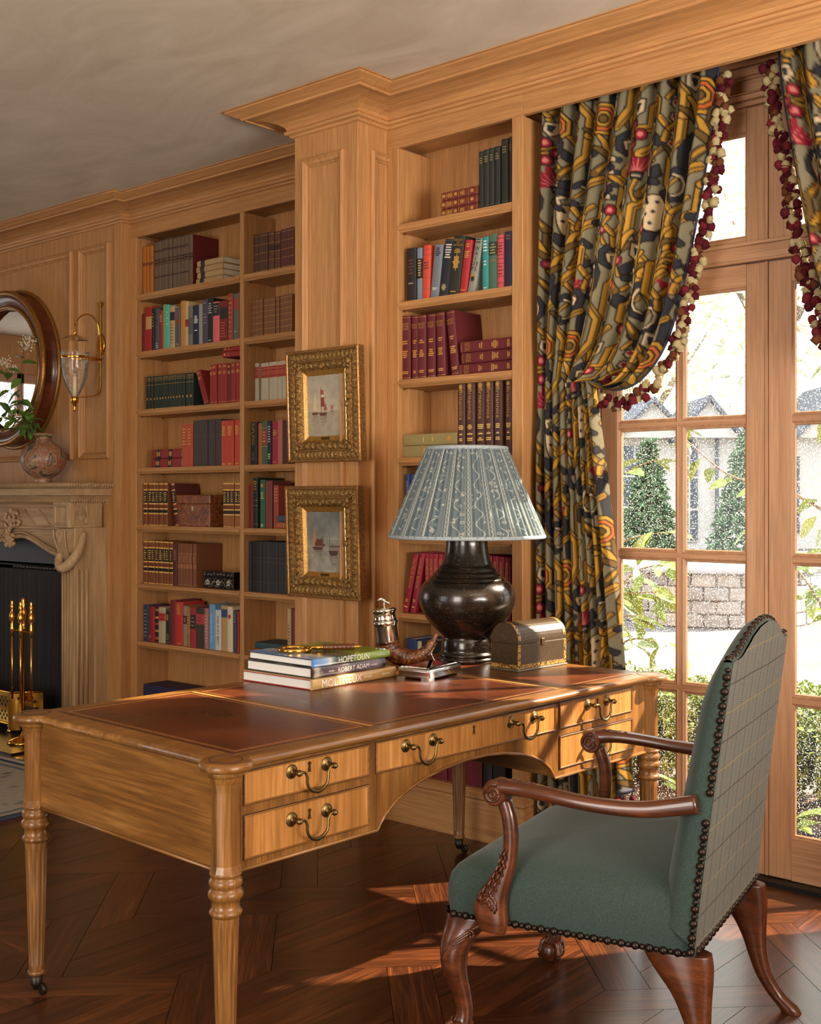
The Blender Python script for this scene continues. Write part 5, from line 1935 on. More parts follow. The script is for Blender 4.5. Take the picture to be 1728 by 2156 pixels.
# ================================================================== THE BOOKS
MARKS = [
[('g',0.97),('g',0.93),('g',0.05),('L',0.6,0.66,(120,56,20))],
[('L',0.52,0.64,(60,40,32)),('L',0.78,0.82,(70,44,34)),('L',0.28,0.31,(64,46,38)),('L',0.0,0.02,(50,36,30)),('g',0.6),('g',0.545),('L',0.98,1,(60,46,36))],
[('L',0.0,1.0,(106,84,62)),('L',0.52,0.64,(60,40,32)),('g',0.6),('g',0.545)],
[],
[('L',0.5,0.78,(196,150,90))],
[('d',0.55,0.9,5,(214,164,82))],
[('d',0.6,0.9,4,(40,44,50)),('d',0.05,0.2,3,(190,186,176))],
[('d',0.7,0.9,4,(210,150,110))],
[('d',0.5,0.9,3,(210,220,200))],
[('L',0.66,0.86,(44,36,32)),('d',0.1,0.6,7,(120,84,50))],
[('L',0.6,0.7,(130,64,40)),('d',0.72,0.95,4,(150,80,50)),('d',0.06,0.12,2,(196,130,60))],
[('L',0.44,0.6,(150,44,38))],
[('L',0.3,0.7,(84,84,84))],
[('d',0.55,0.75,5,(220,220,220)),('d',0.36,0.4,1,(220,220,220))],
[('d',0.45,0.7,4,(140,136,146)),('d',0.9,0.94,1,(150,146,150))],
[('d',0.65,0.9,5,(190,186,176)),('d',0.06,0.09,1,(190,186,176))],
[('L',0.66,0.97,(34,34,32)),('d',0.72,0.92,3,(150,140,128))],
[('L',0.56,0.84,(38,34,30)),('d',0.1,0.5,6,(170,90,60))],
[('d',0.05,0.95,9,(200,130,70))],
[('L',0.66,0.9,(156,60,44)),('d',0.18,0.2,1,(190,180,150))],
[('g',0.95),('g',0.91),('g',0.86),('g',0.74),('D',0.32,(222,176,84)),('g',0.03)],
[('d',0.9,0.96,2,(214,164,82)),('d',0.74,0.82,3,(214,164,82)),('g',0.06)],
[('d',0.5,0.92,6,(214,164,82))],
[('g2',0.68),('g2',0.63)],
[('d',0.66,0.88,6,(214,164,82)),('d',0.02,0.06,2,(214,164,82))],
[('L',0.0,0.02,(224,176,88)),('L',0.27,0.3,(226,180,92)),('L',0.38,0.41,(226,180,92)),('L',0.41,0.5,(110,50,26)),('L',0.5,0.53,(226,180,92)),('L',0.3,0.38,(28,22,18)),('L',0.53,0.82,(28,22,18)),('d',0.56,0.8,5,(214,170,90)),('L',0.83,0.86,(226,180,92)),('L',0.97,1.0,(224,176,88))],
[('d',0.6,0.85,6,(170,110,70))],
[('L',0.42,0.52,(152,98,60)),('L',0.74,0.78,(150,96,58)),('d',0.55,0.72,4,(170,116,70)),('L',0.02,0.04,(150,96,58))],
[('d',0.1,0.9,8,(150,150,140))],
[('d',0.1,0.2,2,(214,164,82))],
[('L',0.08,0.16,(160,80,50)),('L',0.3,0.36,(190,140,80)),('L',0.5,0.56,(170,60,50)),('L',0.68,0.74,(190,140,80)),('L',0.9,0.96,(160,110,60))],
[('L',0.62,0.84,(168,44,40)),('g',0.87),('g',0.58),('g',0.73)],
[('D',0.8,(200,160,80)),('D',0.72,(200,160,80)),('g',0.05),('g',0.97),('d',0.1,0.3,3,(160,130,70))],
[('d',0.7,0.95,6,(214,164,82)),('d',0.02,0.06,2,(214,164,82)),('g',0.98)],
[('L',0.55,0.76,(64,44,38)),('d',0.6,0.7,2,(190,160,110))],
[('d',0.3,0.95,10,(214,164,82))],
[('L',0.46,0.82,(36,30,30)),('d',0.5,0.78,3,(170,130,80))],
[('L',0.6,0.86,(172,58,62)),('d',0.66,0.8,2,(90,40,40))],
[('d',0.15,0.85,9,(210,170,160))],
[('T','LETTERS OF E.B. White',0.48,0.62,(224,226,220))],
[('T','THIS IS MY BEST',0.5,0.74,(40,40,42))],
[('L',0.74,0.92,(44,66,116)),('g',0.06)],
[('D3',0.78,(176,40,40))],
[('d',0.7,0.9,3,(120,120,120))],
[('g',0.06),('g',0.3),('g',0.5),('g',0.72),('g',0.94)],
[('g',0.06),('g',0.3),('g',0.5),('g',0.72),('g',0.94),('L',0.52,0.66,(60,30,24))],
[('g',0.05),('g',0.2),('g',0.36),('g',0.52),('g',0.66),('g',0.8),('g',0.94)],
[('L',0.6,0.9,(158,44,36)),('g',0.92),('g',0.75),('g',0.58),('g',0.7),('g',0.84)],
[('T','KIPLING',0.72,0.5,(200,160,90)),('d',0.1,0.3,4,(90,100,100))],
[('L',0.46,0.8,(130,62,50)),('d',0.5,0.78,4,(196,160,100)),('g',0.84),('g',0.42)],
[('d',0.5,0.9,7,(190,190,190)),('d',0.12,0.26,3,(210,200,160))],
[('d',0.66,0.8,3,(214,164,82)),('g',0.6),('d',0.04,0.07,1,(214,164,82))],
[('g',0.9),('d',0.75,0.95,4,(214,164,82)),('g',0.55),('g',0.45),('g',0.08)],
[('D3',0.88,(200,170,90)),('d',0.6,0.75,4,(190,180,120)),('D',0.06,(190,180,120))],
[('d',0.6,0.95,5,(200,120,80))],
[('g2',0.68),('g2',0.6),('g2',0.2)],
[('T','',0.5,0.4,(120,90,60)),('d',0.2,0.7,8,(110,80,50))],
[('g',0.85),('g',0.7),('g',0.5),('D',0.78,(214,164,82))],
[('g2',0.95),('d',0.78,0.9,3,(120,110,60)),('g2',0.06)],
[('d',0.5,0.8,5,(96,60,52)),('d',0.32,0.36,1,(150,140,120))],
[('L',0.42,0.8,(30,30,32)),('d',0.46,0.78,7,(190,160,110)),('g',0.41)],
[('g2',0.92),('g2',0.82),('d',0.55,0.7,3,(110,40,34)),('g2',0.4),('g2',0.2)],
[('d',0.78,0.95,5,(44,48,58)),('d',0.14,0.2,2,(190,190,180))],
[('d',0.66,0.92,6,(210,206,190)),('D3',0.16,(150,140,100)),('g2',0.03),('g2',0.97)],
[('t','HISTORY\nOF\nNATIONS',0.88,0.3,(214,164,82)),('d',0.7,0.78,3,(214,164,82)),('D4',0.55,(214,164,82)),('d',0.04,0.07,1,(214,164,82))],
[('d',0.86,0.94,2,(214,164,82)),('d',0.66,0.8,4,(214,164,82)),('d',0.05,0.08,1,(214,164,82))],
[('d',0.9,1.0,2,(50,50,46)),('t','W\nA\nI\nD E\nP L',0.62,0.42,(60,54,50)),('D3',0.25,(40,44,40)),('D',0.31,(206,60,56))],
[('d',0.72,0.95,4,(214,220,206)),('d',0.46,0.58,2,(214,220,206)),('d',0.04,0.08,1,(190,200,180))],
[('L',0.62,0.86,(40,48,40)),('d',0.64,0.84,4,(150,140,90)),('d',0.5,0.56,1,(150,90,60))],
[('L',0.93,0.94,(60,30,30)),('L',0.84,0.85,(60,30,30)),('L',0.62,0.63,(60,30,30)),('L',0.55,0.56,(60,30,30)),('L',0.46,0.47,(60,30,30)),('L',0.34,0.35,(60,30,30)),('L',0.22,0.23,(60,30,30)),('L',0.1,0.11,(60,30,30)),('d',0.66,0.82,3,(110,40,40)),('d',0.24,0.44,3,(110,40,40))],
[('d',0.85,0.95,2,(120,90,110))],
[('t','HISTORY\nOF THE\nWORLD',0.83,0.235,(214,164,82)),('d',0.55,0.62,2,(214,164,82)),('d',0.34,0.46,4,(214,164,82)),('d',0.09,0.14,2,(214,164,82)),('g',0.97),('g',0.03)],
[('T','Britannica',0.71,0.42,(226,190,120)),('D3',0.955,(226,190,120)),('d',0.36,0.43,3,(214,170,90)),('d',0.285,0.31,1,(226,190,120)),('d',0.2,0.25,2,(214,170,90)),('L',0.912,0.916,(30,14,12)),('t','15',0.31,0.2,(226,190,120))],
[('T','Britannica',0.71,0.42,(226,190,120)),('D3',0.955,(226,190,120)),('d',0.36,0.43,3,(214,170,90)),('d',0.285,0.31,1,(226,190,120)),('d',0.2,0.25,2,(214,170,90)),('L',0.912,0.916,(30,14,12)),('t','16',0.31,0.2,(226,190,120))],
[('T','Britannica',0.71,0.42,(226,190,120)),('D3',0.955,(226,190,120)),('d',0.36,0.43,3,(214,170,90)),('d',0.285,0.31,1,(226,190,120)),('d',0.2,0.25,2,(214,170,90)),('L',0.912,0.916,(30,14,12)),('t','17',0.31,0.2,(226,190,120))],
[('T','Britannica',0.71,0.42,(226,190,120)),('D3',0.955,(226,190,120)),('d',0.36,0.43,3,(214,170,90)),('d',0.285,0.31,1,(226,190,120)),('d',0.2,0.25,2,(214,170,90)),('L',0.912,0.916,(30,14,12)),('t','18',0.31,0.2,(226,190,120))],
[('T','Britannica',0.71,0.42,(226,190,120)),('D3',0.955,(226,190,120)),('d',0.36,0.43,3,(214,170,90)),('d',0.285,0.31,1,(226,190,120)),('d',0.2,0.25,2,(214,170,90)),('L',0.912,0.916,(30,14,12)),('t','19',0.31,0.2,(226,190,120))],
[('T','Britannica',0.71,0.42,(226,190,120)),('D3',0.955,(226,190,120)),('d',0.36,0.43,3,(214,170,90)),('d',0.285,0.31,1,(226,190,120)),('d',0.2,0.25,2,(214,170,90)),('L',0.912,0.916,(30,14,12)),('t','20',0.31,0.2,(226,190,120))],
[('T','WORLD BOOK',0.75,0.3,(150,160,190))],
[('T','WORLD BOOK',0.66,0.52,(222,180,100)),('D',0.2,(214,170,90)),('d',0.06,0.12,1,(214,170,90))],
[('d',0.4,0.8,5,(110,120,100))]]
BOOKS = [
(0,0,-5.5134,0.0282,0.2732,0.000,(176,104,34),'slim gold-brown leather volume',0,0.14),
(0,0,-5.4838,0.0271,0.2726,0.000,(176,104,34),'slim gold-brown leather volume',0,0.14),
(0,0,-5.4553,0.0352,0.2714,0.000,(176,104,34),'slim gold-brown leather volume',0,0.14),
(0,0,-5.4115,0.0321,0.2894,0.000,(106,84,62),'worn taupe leather volume',1,0.175),
(0,0,-5.3780,0.0328,0.2892,0.000,(106,84,62),'worn taupe leather volume',1,0.175),
(0,0,-5.3439,0.0299,0.2891,0.000,(106,84,62),'worn taupe leather volume',1,0.175),
(0,0,-5.3126,0.0315,0.2892,0.000,(106,84,62),'worn taupe leather volume',1,0.175),
(0,0,-5.2798,0.0322,0.2890,0.000,(106,84,62),'worn taupe leather volume',1,0.175),
(0,0,-5.2462,0.0355,0.2885,0.000,(106,84,62),'worn taupe leather volume',1,0.175),
(0,0,-5.2095,0.0335,0.2879,0.000,(106,84,62),'worn taupe leather volume',1,0.175),
(0,0,-5.1747,0.0375,0.2871,0.000,(106,84,62),'worn taupe leather volume',1,0.175),
(0,0,-5.1359,0.0355,0.2861,0.000,(106,84,62),'worn taupe leather volume',1,0.175),
(0,0,-5.0990,0.0340,0.2840,0.000,(96,20,24),'worn taupe volume with red boards',2,0.18),
(0,1,-5.5264,0.0370,0.2196,0.000,(120,30,28),'dark red cloth book',3,0),
(0,1,-5.4875,0.0578,0.2555,0.000,(168,40,34),'tall red book with pale panel',4,0),
(0,1,-5.4261,0.0254,0.2412,0.000,(34,38,32),'narrow black book',5,0),
(0,1,-5.3988,0.0343,0.2389,0.000,(74,80,84),'slate grey book',6,0),
(0,1,-5.3645,0.0332,0.2243,0.000,(150,44,44),'short red book',7,0),
(0,1,-5.3296,0.0285,0.2540,0.000,(116,168,112),'pale green book',3,0),
(0,1,-5.2993,0.0336,0.2477,0.000,(86,184,156),'turquoise book',8,0),
(0,1,-5.2621,0.0421,0.2361,0.000,(190,158,108),'tan book with black label',9,0),
(0,1,-5.2182,0.0435,0.2221,0.000,(84,88,96),'grey-blue book with brown labels',10,0),
(0,1,-5.1730,0.0397,0.2556,0.000,(196,134,52),'tall ochre book',3,0),
(0,1,-5.1299,0.0291,0.2487,0.000,(202,172,124),'cream book with red label',11,0),
(0,1,-5.0990,0.0340,0.2208,0.000,(118,112,104),'mottled grey book',12,0),
(0,1,-5.0633,0.0464,0.2190,0.000,(30,38,62),'navy book with white titles',13,0),
(0,1,-5.0153,0.0293,0.2228,0.000,(150,146,138),'plain light grey book',3,0),
(0,1,-4.9835,0.0415,0.2427,0.000,(76,70,80),'plum grey book',14,0),
(0,1,-4.9396,0.0427,0.2457,0.000,(30,32,32),'black book with silver titles',15,0.2),
(0,1,-4.8928,0.0529,0.2189,0.000,(222,106,104),'pink book with black top',16,0),
(0,1,-4.8383,0.0626,0.2176,0.000,(122,34,34),'wine red book with black label',17,0),
(0,1,-4.7717,0.0381,0.2497,0.000,(152,66,48),'tall rust red book',18,0),
(0,1,-4.7312,0.0409,0.2450,0.000,(92,100,88),'tall grey-green book with red label',19,0),
(0,1,-4.6879,0.0133,0.2478,0.000,(126,82,60),'thin brown book',3,0),
(0,2,-5.4764,0.0289,0.1878,0.000,(32,44,32),'dark green cloth volume',20,0.14),
(0,2,-5.4462,0.0287,0.1874,0.000,(32,44,32),'dark green cloth volume',20,0.14),
(0,2,-5.4161,0.0258,0.1871,0.000,(32,44,32),'dark green cloth volume',20,0.14),
(0,2,-5.3889,0.0248,0.1870,0.000,(32,44,32),'dark green cloth volume',20,0.14),
(0,2,-5.3627,0.0256,0.1868,0.000,(32,44,32),'dark green cloth volume',20,0.14),
(0,2,-5.3358,0.0254,0.1866,0.000,(32,44,32),'dark green cloth volume',20,0.14),
(0,2,-5.3090,0.0235,0.1864,0.000,(32,44,32),'dark green cloth volume',20,0.14),
(0,2,-5.2842,0.0234,0.1864,0.000,(32,44,32),'dark green cloth volume',20,0.14),
(0,2,-5.2595,0.0233,0.1863,0.000,(32,44,32),'dark green cloth volume',20,0.14),
(0,2,-5.2348,0.0241,0.1862,0.000,(32,44,32),'dark green cloth volume',20,0.14),
(0,2,-5.2095,0.0248,0.1860,0.000,(32,44,32),'dark green cloth volume',20,0.14),
(0,2,-5.1834,0.0247,0.1858,0.000,(32,44,32),'dark green cloth volume',20,0.14),
(0,2,-5.1574,0.0263,0.1855,0.000,(32,44,32),'dark green cloth volume',20,0.14),
(0,2,-5.1299,0.0329,0.1850,0.000,(32,44,32),'dark green cloth volume',20,0.14),
(0,2,-5.0956,0.0310,0.1843,0.000,(32,44,32),'dark green cloth volume',20,0.14),
(0,2,-4.9694,0.0397,0.1947,-0.369,(136,34,30),'red book leaning to the left',21,0.14),
(0,2,-4.9231,0.0263,0.2138,0.000,(150,40,34),'red cloth volume',21,0),
(0,2,-4.8969,0.0342,0.2147,0.000,(150,40,34),'red cloth volume',21,0),
(0,2,-4.8594,0.0388,0.2170,0.000,(150,40,34),'red cloth volume',21,0),
(0,2,-4.8157,0.0345,0.2155,0.000,(150,40,34),'red cloth volume',21,0),
(0,2,-4.7796,0.0279,0.2104,0.000,(110,26,26),'red cloth volume',21,0),
(0,2,-4.7478,0.0340,0.2146,0.000,(150,40,34),'red cloth volume',21,0),
(0,2,-4.7123,0.0353,0.2155,0.000,(150,40,34),'red cloth volume',21,0),
(0,3,-5.1591,0.0447,0.2323,0.000,(182,76,46),'orange-red cloth book',22,0),
(0,3,-5.1127,0.0494,0.2320,0.000,(182,76,46),'orange-red cloth book',22,0),
(0,3,-5.0566,0.0291,0.2500,0.000,(66,54,48),'plain dark brown volume',23,0.17),
(0,3,-5.0262,0.0314,0.2501,0.000,(66,54,48),'plain dark brown volume',23,0.17),
(0,3,-4.9936,0.0304,0.2503,0.000,(66,54,48),'plain dark brown volume',23,0.17),
(0,3,-4.9619,0.0261,0.2505,0.000,(66,54,48),'plain dark brown volume',23,0.17),
(0,3,-4.9346,0.0292,0.2507,0.000,(66,54,48),'plain dark brown volume',23,0.17),
(0,3,-4.9042,0.0298,0.2509,0.000,(66,54,48),'plain dark brown volume',23,0.17),
(0,3,-4.8732,0.0418,0.2508,0.000,(66,54,48),'plain dark brown volume',23,0.17),
(0,3,-4.8286,0.0498,0.2397,0.000,(190,66,46),'bright red volume with gilt title',24,0),
(0,3,-4.7757,0.0516,0.2385,0.000,(190,66,46),'bright red volume with gilt title',24,0),
(0,3,-4.7201,0.0432,0.2394,0.000,(190,66,46),'bright red volume with gilt title',24,0),
(0,4,-5.4986,0.0327,0.2392,0.000,(124,70,36),'gilt-tooled brown and black leather volume',25,0.16),
(0,4,-5.4645,0.0352,0.2390,0.000,(124,70,36),'gilt-tooled brown and black leather volume',25,0.16),
(0,4,-5.4252,0.0295,0.2387,0.000,(124,70,36),'gilt-tooled brown and black leather volume',25,0.16),
(0,4,-5.3943,0.0257,0.2384,0.000,(124,70,36),'gilt-tooled brown and black leather volume',25,0.16),
(0,4,-5.3636,0.0345,0.2382,0.000,(124,70,36),'gilt-tooled brown and black leather volume',25,0.16),
(0,4,-5.3278,0.0378,0.2379,0.000,(124,70,36),'gilt-tooled brown and black leather volume',25,0.16),
(0,4,-5.2138,0.0287,0.2346,-0.161,(92,34,30),'gilt-tooled volume leaning behind the wooden box',25,0.17),
(0,4,-4.8109,0.0300,0.2348,0.000,(150,92,44),'bright gilt leather volume right of the wooden box',25,0.16),
(0,4,-4.7796,0.0275,0.2345,0.000,(150,92,44),'bright gilt leather volume right of the wooden box',25,0.16),
(0,4,-4.7510,0.0273,0.2343,0.000,(150,92,44),'bright gilt leather volume right of the wooden box',25,0.16),
(0,4,-4.7225,0.0311,0.2340,0.000,(150,92,44),'bright gilt leather volume right of the wooden box',25,0.16),
(0,4,-4.6887,0.0141,0.2338,0.000,(150,92,44),'bright gilt leather volume right of the wooden box',25,0.16),
(0,5,-5.5032,0.0336,0.2395,0.000,(124,70,36),'black and brown gilt-banded volume',25,0.16),
(0,5,-5.4682,0.0380,0.2404,0.000,(124,70,36),'black and brown gilt-banded volume',25,0.16),
(0,5,-5.4270,0.0277,0.2413,0.000,(124,70,36),'black and brown gilt-banded volume',25,0.16),
(0,5,-5.3979,0.0276,0.2414,0.000,(124,70,36),'black and brown gilt-banded volume',25,0.16),
(0,5,-5.3672,0.0368,0.2411,0.000,(124,70,36),'black and brown gilt-banded volume',25,0),
(0,5,-5.3278,0.0281,0.2409,0.000,(124,70,36),'black and brown gilt-banded volume',25,0.16),
(0,5,-5.2984,0.0270,0.2405,0.000,(124,70,36),'black and brown gilt-banded volume',25,0.16),
(0,5,-5.2700,0.0304,0.2401,0.000,(124,70,36),'black and brown gilt-banded volume',25,0.16),
(0,5,-5.2357,0.0306,0.2322,0.000,(90,40,38),'maroon leather volume',26,0),
(0,5,-5.2034,0.0481,0.2333,0.000,(124,74,48),'chestnut leather volume with tan bands',27,0.185),
(0,5,-5.1540,0.0297,0.2336,0.000,(124,74,48),'chestnut leather volume with tan bands',27,0.185),
(0,5,-5.1230,0.0235,0.2337,0.000,(124,74,48),'chestnut leather volume with tan bands',27,0.185),
(0,5,-5.0982,0.0293,0.2337,0.000,(124,74,48),'chestnut leather volume with tan bands',27,0.185),
(0,5,-5.0676,0.0300,0.2338,0.000,(124,74,48),'chestnut leather volume with tan bands',27,0.185),
(0,6,-5.5003,0.0426,0.2040,0.000,(38,56,90),'navy book with gilt title',28,0),
(0,6,-5.4558,0.0357,0.1978,0.000,(120,34,40),'maroon book',29,0),
(0,6,-5.4201,0.0215,0.1967,0.000,(168,36,42),'thin bright red book',3,0),
(0,6,-5.3987,0.0325,0.1955,0.000,(34,30,28),'black book with red and gold bands',30,0),
(0,6,-5.3634,0.0607,0.1996,0.000,(180,166,134),'cream book with red label',31,0),
(0,6,-5.2991,0.0382,0.1933,0.000,(30,44,46),'dark green book with gilt ornament',32,0),
(0,6,-5.2591,0.0469,0.2439,0.000,(128,32,34),'tall dark red book',3,0.19),
(0,6,-5.2095,0.0606,0.2371,0.000,(190,48,38),'bright red book with gilt lettering',33,0),
(0,6,-5.1471,0.0353,0.2193,0.000,(142,130,110),'grey book with dark label',34,0),
(0,6,-5.1092,0.0263,0.2175,0.000,(150,104,52),'tan book with gilt lettering',35,0),
(0,6,-5.0812,0.0435,0.2153,0.000,(160,38,48),'crimson book with black label',36,0),
(0,6,-5.0360,0.0713,0.2134,0.000,(58,50,38),'olive brown book with red label',37,0),
(0,6,-4.9621,0.0314,0.2178,0.000,(170,112,104),'dusty rose book',38,0),
(0,6,-4.9289,0.0489,0.2411,0.000,(106,156,196),'light blue book with letters down the spine',39,0),
(0,6,-4.8784,0.0508,0.2143,0.000,(204,202,196),'white book with black title',40,0),
(0,6,-4.8259,0.0511,0.2419,0.000,(182,146,94),'tan book with blue label',41,0),
(0,6,-4.7724,0.0424,0.2384,0.000,(222,202,168),'cream book with red emblem',42,0),
(0,6,-4.7275,0.0283,0.2204,0.000,(58,66,78),'dark slate book',43,0),
(0,6,-4.6951,0.0137,0.2193,0.000,(176,46,46),'narrow red book',3,0),
(1,0,-4.5742,0.0339,0.2055,0.000,(82,50,34),'dark brown leather volume with gilt bands',44,0.16),
(1,0,-4.5392,0.0381,0.2044,0.000,(82,50,34),'dark brown leather volume with gilt bands',44,0.16),
(1,0,-4.4999,0.0393,0.2028,0.000,(82,50,34),'dark brown leather volume with gilt bands',44,0.16),
(1,0,-4.4550,0.0397,0.2027,0.000,(96,56,36),'broad brown leather volume with gilt bands',45,0.16),
(1,0,-4.4142,0.0422,0.1990,0.000,(96,56,36),'broad brown leather volume with gilt bands',45,0.16),
(1,0,-4.3694,0.0346,0.2029,0.000,(92,46,34),'reddish leather volume with gilt bands',44,0.16),
(1,0,-4.3337,0.0336,0.2026,0.000,(92,46,34),'reddish leather volume with gilt bands',44,0.16),
(1,0,-4.2991,0.0305,0.2026,0.000,(92,46,34),'reddish leather volume with gilt bands',44,0.16),
(1,1,-4.5934,0.0325,0.1960,0.000,(124,78,44),'tan leather volume with close gilt bands',46,0.14),
(1,1,-4.5597,0.0315,0.1957,0.000,(124,78,44),'tan leather volume with close gilt bands',46,0.14),
(1,1,-4.5271,0.0298,0.1955,0.000,(124,78,44),'tan leather volume with close gilt bands',46,0.14),
(1,1,-4.4962,0.0288,0.1954,0.000,(124,78,44),'tan leather volume with close gilt bands',46,0.14),
(1,1,-4.4662,0.0353,0.1950,0.000,(124,78,44),'tan leather volume with close gilt bands',46,0.14),
(1,1,-4.4283,0.0247,0.1933,0.000,(124,78,44),'tan leather volume with close gilt bands',46,0.14),
(1,1,-4.4024,0.0268,0.1946,0.000,(124,78,44),'tan leather volume with close gilt bands',46,0.14),
(1,1,-4.3745,0.0288,0.1956,0.000,(124,78,44),'tan leather volume with close gilt bands',46,0.14),
(1,1,-4.3446,0.0315,0.1963,0.000,(124,78,44),'tan leather volume with close gilt bands',46,0.14),
(1,1,-4.3120,0.0306,0.1969,0.000,(124,78,44),'tan leather volume with close gilt bands',46,0.14),
(1,2,-4.5559,0.0288,0.1962,0.000,(176,166,140),'grey cream volume with red label',47,0),
(1,2,-4.5172,0.0305,0.1933,0.000,(184,174,148),'grey cream volume with red label',47,0.15),
(1,2,-4.4856,0.0288,0.1932,0.000,(184,174,148),'grey cream volume with red label',47,0.15),
(1,2,-4.4558,0.0256,0.1934,0.000,(184,174,148),'grey cream volume with red label',47,0.15),
(1,2,-4.4290,0.0402,0.1931,0.000,(184,174,148),'grey cream volume with red label',47,0.15),
(1,2,-4.3877,0.0318,0.1925,0.000,(184,174,148),'grey cream volume with red label',47,0.15),
(1,2,-4.3526,0.0316,0.1934,0.000,(184,174,148),'grey cream volume with red label',47,0.15),
(1,2,-4.3200,0.0306,0.1929,0.000,(184,174,148),'grey cream volume with red label',47,0.15),
(1,3,-4.5903,0.0481,0.2208,0.000,(32,40,38),'black-green book with gilt spine title',48,0),
(1,3,-4.5392,0.0287,0.2150,0.000,(170,96,52),'plain orange-brown book',3,0),
(1,3,-4.5074,0.0405,0.2236,0.000,(66,96,58),'green book with red label',49,0),
(1,3,-4.4640,0.0283,0.2220,0.000,(28,34,46),'navy book with silver title',50,0),
(1,3,-4.4342,0.0472,0.2213,0.000,(158,38,48),'crimson book with small gilt title',51,0),
(1,3,-4.3855,0.0329,0.2226,0.000,(176,104,90),'dusty rose book',3,0),
(1,3,-4.3512,0.0348,0.2220,0.000,(70,36,30),'dark brown book',3,0),
(1,4,-4.6072,0.0345,0.2218,0.000,(120,36,34),'short dark red book',3,0),
(1,4,-4.5704,0.0342,0.2598,0.000,(34,40,34),'tall black book with gilt bands',52,0.19),
(1,4,-4.5180,0.0361,0.2491,0.000,(44,96,66),'tall green book with gilt ornament',53,0),
(1,4,-4.4796,0.0499,0.2436,0.000,(122,58,46),'tall brown-red book',3,0),
(1,4,-4.4187,0.0368,0.2205,0.000,(154,66,50),'rust red book',54,0),
(1,5,-4.6203,0.0308,0.2608,0.000,(36,38,46),'narrow black volume',3,0),
(1,5,-4.5880,0.0760,0.2606,0.000,(38,38,36),'broad black volume',55,0),
(1,5,-4.5097,0.0539,0.2612,0.000,(38,38,36),'broad black volume',55,0),
(1,5,-4.4520,0.0606,0.2602,0.000,(36,36,34),'broad black volume',55,0),
(1,5,-4.3892,0.0620,0.2603,0.000,(38,38,36),'broad black volume',55,0),
(1,6,-4.3124,0.0252,0.2566,0.000,(186,158,110),'slim tan book',56,0),
(1,6,-4.2857,0.0287,0.2574,0.000,(110,44,42),'slim dark red book',3,0),
(1,7,-4.6375,0.0381,0.2953,0.000,(34,38,46),'black volume with gilt bands',57,0),
(1,7,-4.5978,0.0377,0.2989,0.000,(34,38,46),'black volume with gilt bands',57,0),
(2,0,-2.8631,0.0245,0.2341,0.000,(34,38,32),'black-green cloth volume',58,0.16),
(2,0,-2.8380,0.0271,0.2361,0.000,(34,38,32),'black-green cloth volume',58,0.16),
(2,0,-2.8103,0.0238,0.2381,0.000,(34,38,32),'black-green cloth volume',58,0.16),
(2,0,-2.7859,0.0275,0.2400,0.000,(34,38,32),'black-green cloth volume',58,0.16),
(2,0,-2.7531,0.0348,0.2620,0.000,(36,38,30),'tall black-green volume',58,0),
(2,0,-2.7153,0.0126,0.2660,0.000,(34,36,30),'tallest black-green volume',58,0),
(2,1,-3.2458,0.0507,0.2247,0.000,(34,28,28),'black book with faint titles',59,0),
(2,1,-3.1942,0.0314,0.2205,0.000,(118,136,150),'blue-grey book with black label',60,0),
(2,1,-3.1620,0.0389,0.2255,0.031,(206,72,52),'coral red book',61,0),
(2,1,-3.1214,0.0452,0.2191,0.117,(112,120,130),'slate blue book with dark title',62,0),
(2,1,-3.0753,0.0480,0.2348,0.148,(30,36,44),'navy book with white title',63,0),
(2,1,-3.0247,0.0573,0.2396,0.140,(36,40,30),'dark green book with gilt figure',64,0),
(2,1,-2.9650,0.0369,0.2164,0.148,(166,34,40),'red book leaning right',65,0),
(2,1,-2.9265,0.0373,0.2177,0.202,(136,138,124),'grey book with globe drawing',66,0),
(2,1,-2.8495,0.0329,0.2168,0.000,(52,140,138),'teal book with white title',67,0),
(2,1,-2.8158,0.0432,0.2222,0.000,(74,104,84),'green book with black label',68,0),
(2,1,-2.7695,0.0303,0.2132,0.000,(206,84,82),'coral book ruled in black',69,0),
(2,1,-2.7384,0.0358,0.2223,0.000,(42,40,72),'dark indigo book',70,0),
(2,2,-3.2811,0.0540,0.2715,0.000,(96,26,32),'maroon history volume with gilt title',71,0),
(2,2,-3.2207,0.0350,0.2689,0.000,(96,26,32),'maroon history volume with gilt title',71,0),
(2,2,-3.1848,0.0431,0.2671,0.000,(96,26,32),'maroon history volume with gilt title',71,0),
(2,2,-3.1372,0.0442,0.2676,0.000,(96,26,32),'maroon history volume with gilt title',71,0),
(2,2,-3.0790,0.0431,0.2669,-0.028,(96,26,32),'maroon history volume tilting left',71,0),
(2,2,-3.0074,0.0419,0.2686,-0.109,(96,26,32),'maroon history volume leaning on the flat stack',71,0.19),
(2,3,-2.9720,0.0383,0.2933,0.000,(76,44,36),'brown encyclopaedia with gilt title',72,0.17),
(2,3,-2.9274,0.0425,0.2950,0.000,(76,44,36),'brown encyclopaedia with gilt title',73,0.17),
(2,3,-2.8782,0.0423,0.2959,0.000,(76,44,36),'brown encyclopaedia with gilt title',74,0.17),
(2,3,-2.8316,0.0399,0.2960,0.000,(76,44,36),'brown encyclopaedia with gilt title',75,0.17),
(2,3,-2.7857,0.0390,0.2952,0.000,(76,44,36),'brown encyclopaedia with gilt title',76,0.17),
(2,3,-2.7339,0.0310,0.2951,0.000,(76,44,36),'brown encyclopaedia with gilt title',77,0.17),
(2,4,-3.2524,0.0221,0.2561,0.000,(38,62,118),'blue yearbook',78,0),
(2,4,-3.2285,0.0302,0.2544,0.000,(38,62,118),'blue yearbook',78,0),
(2,4,-3.1964,0.0399,0.2967,0.000,(30,52,110),'tall blue yearbook',3,0),
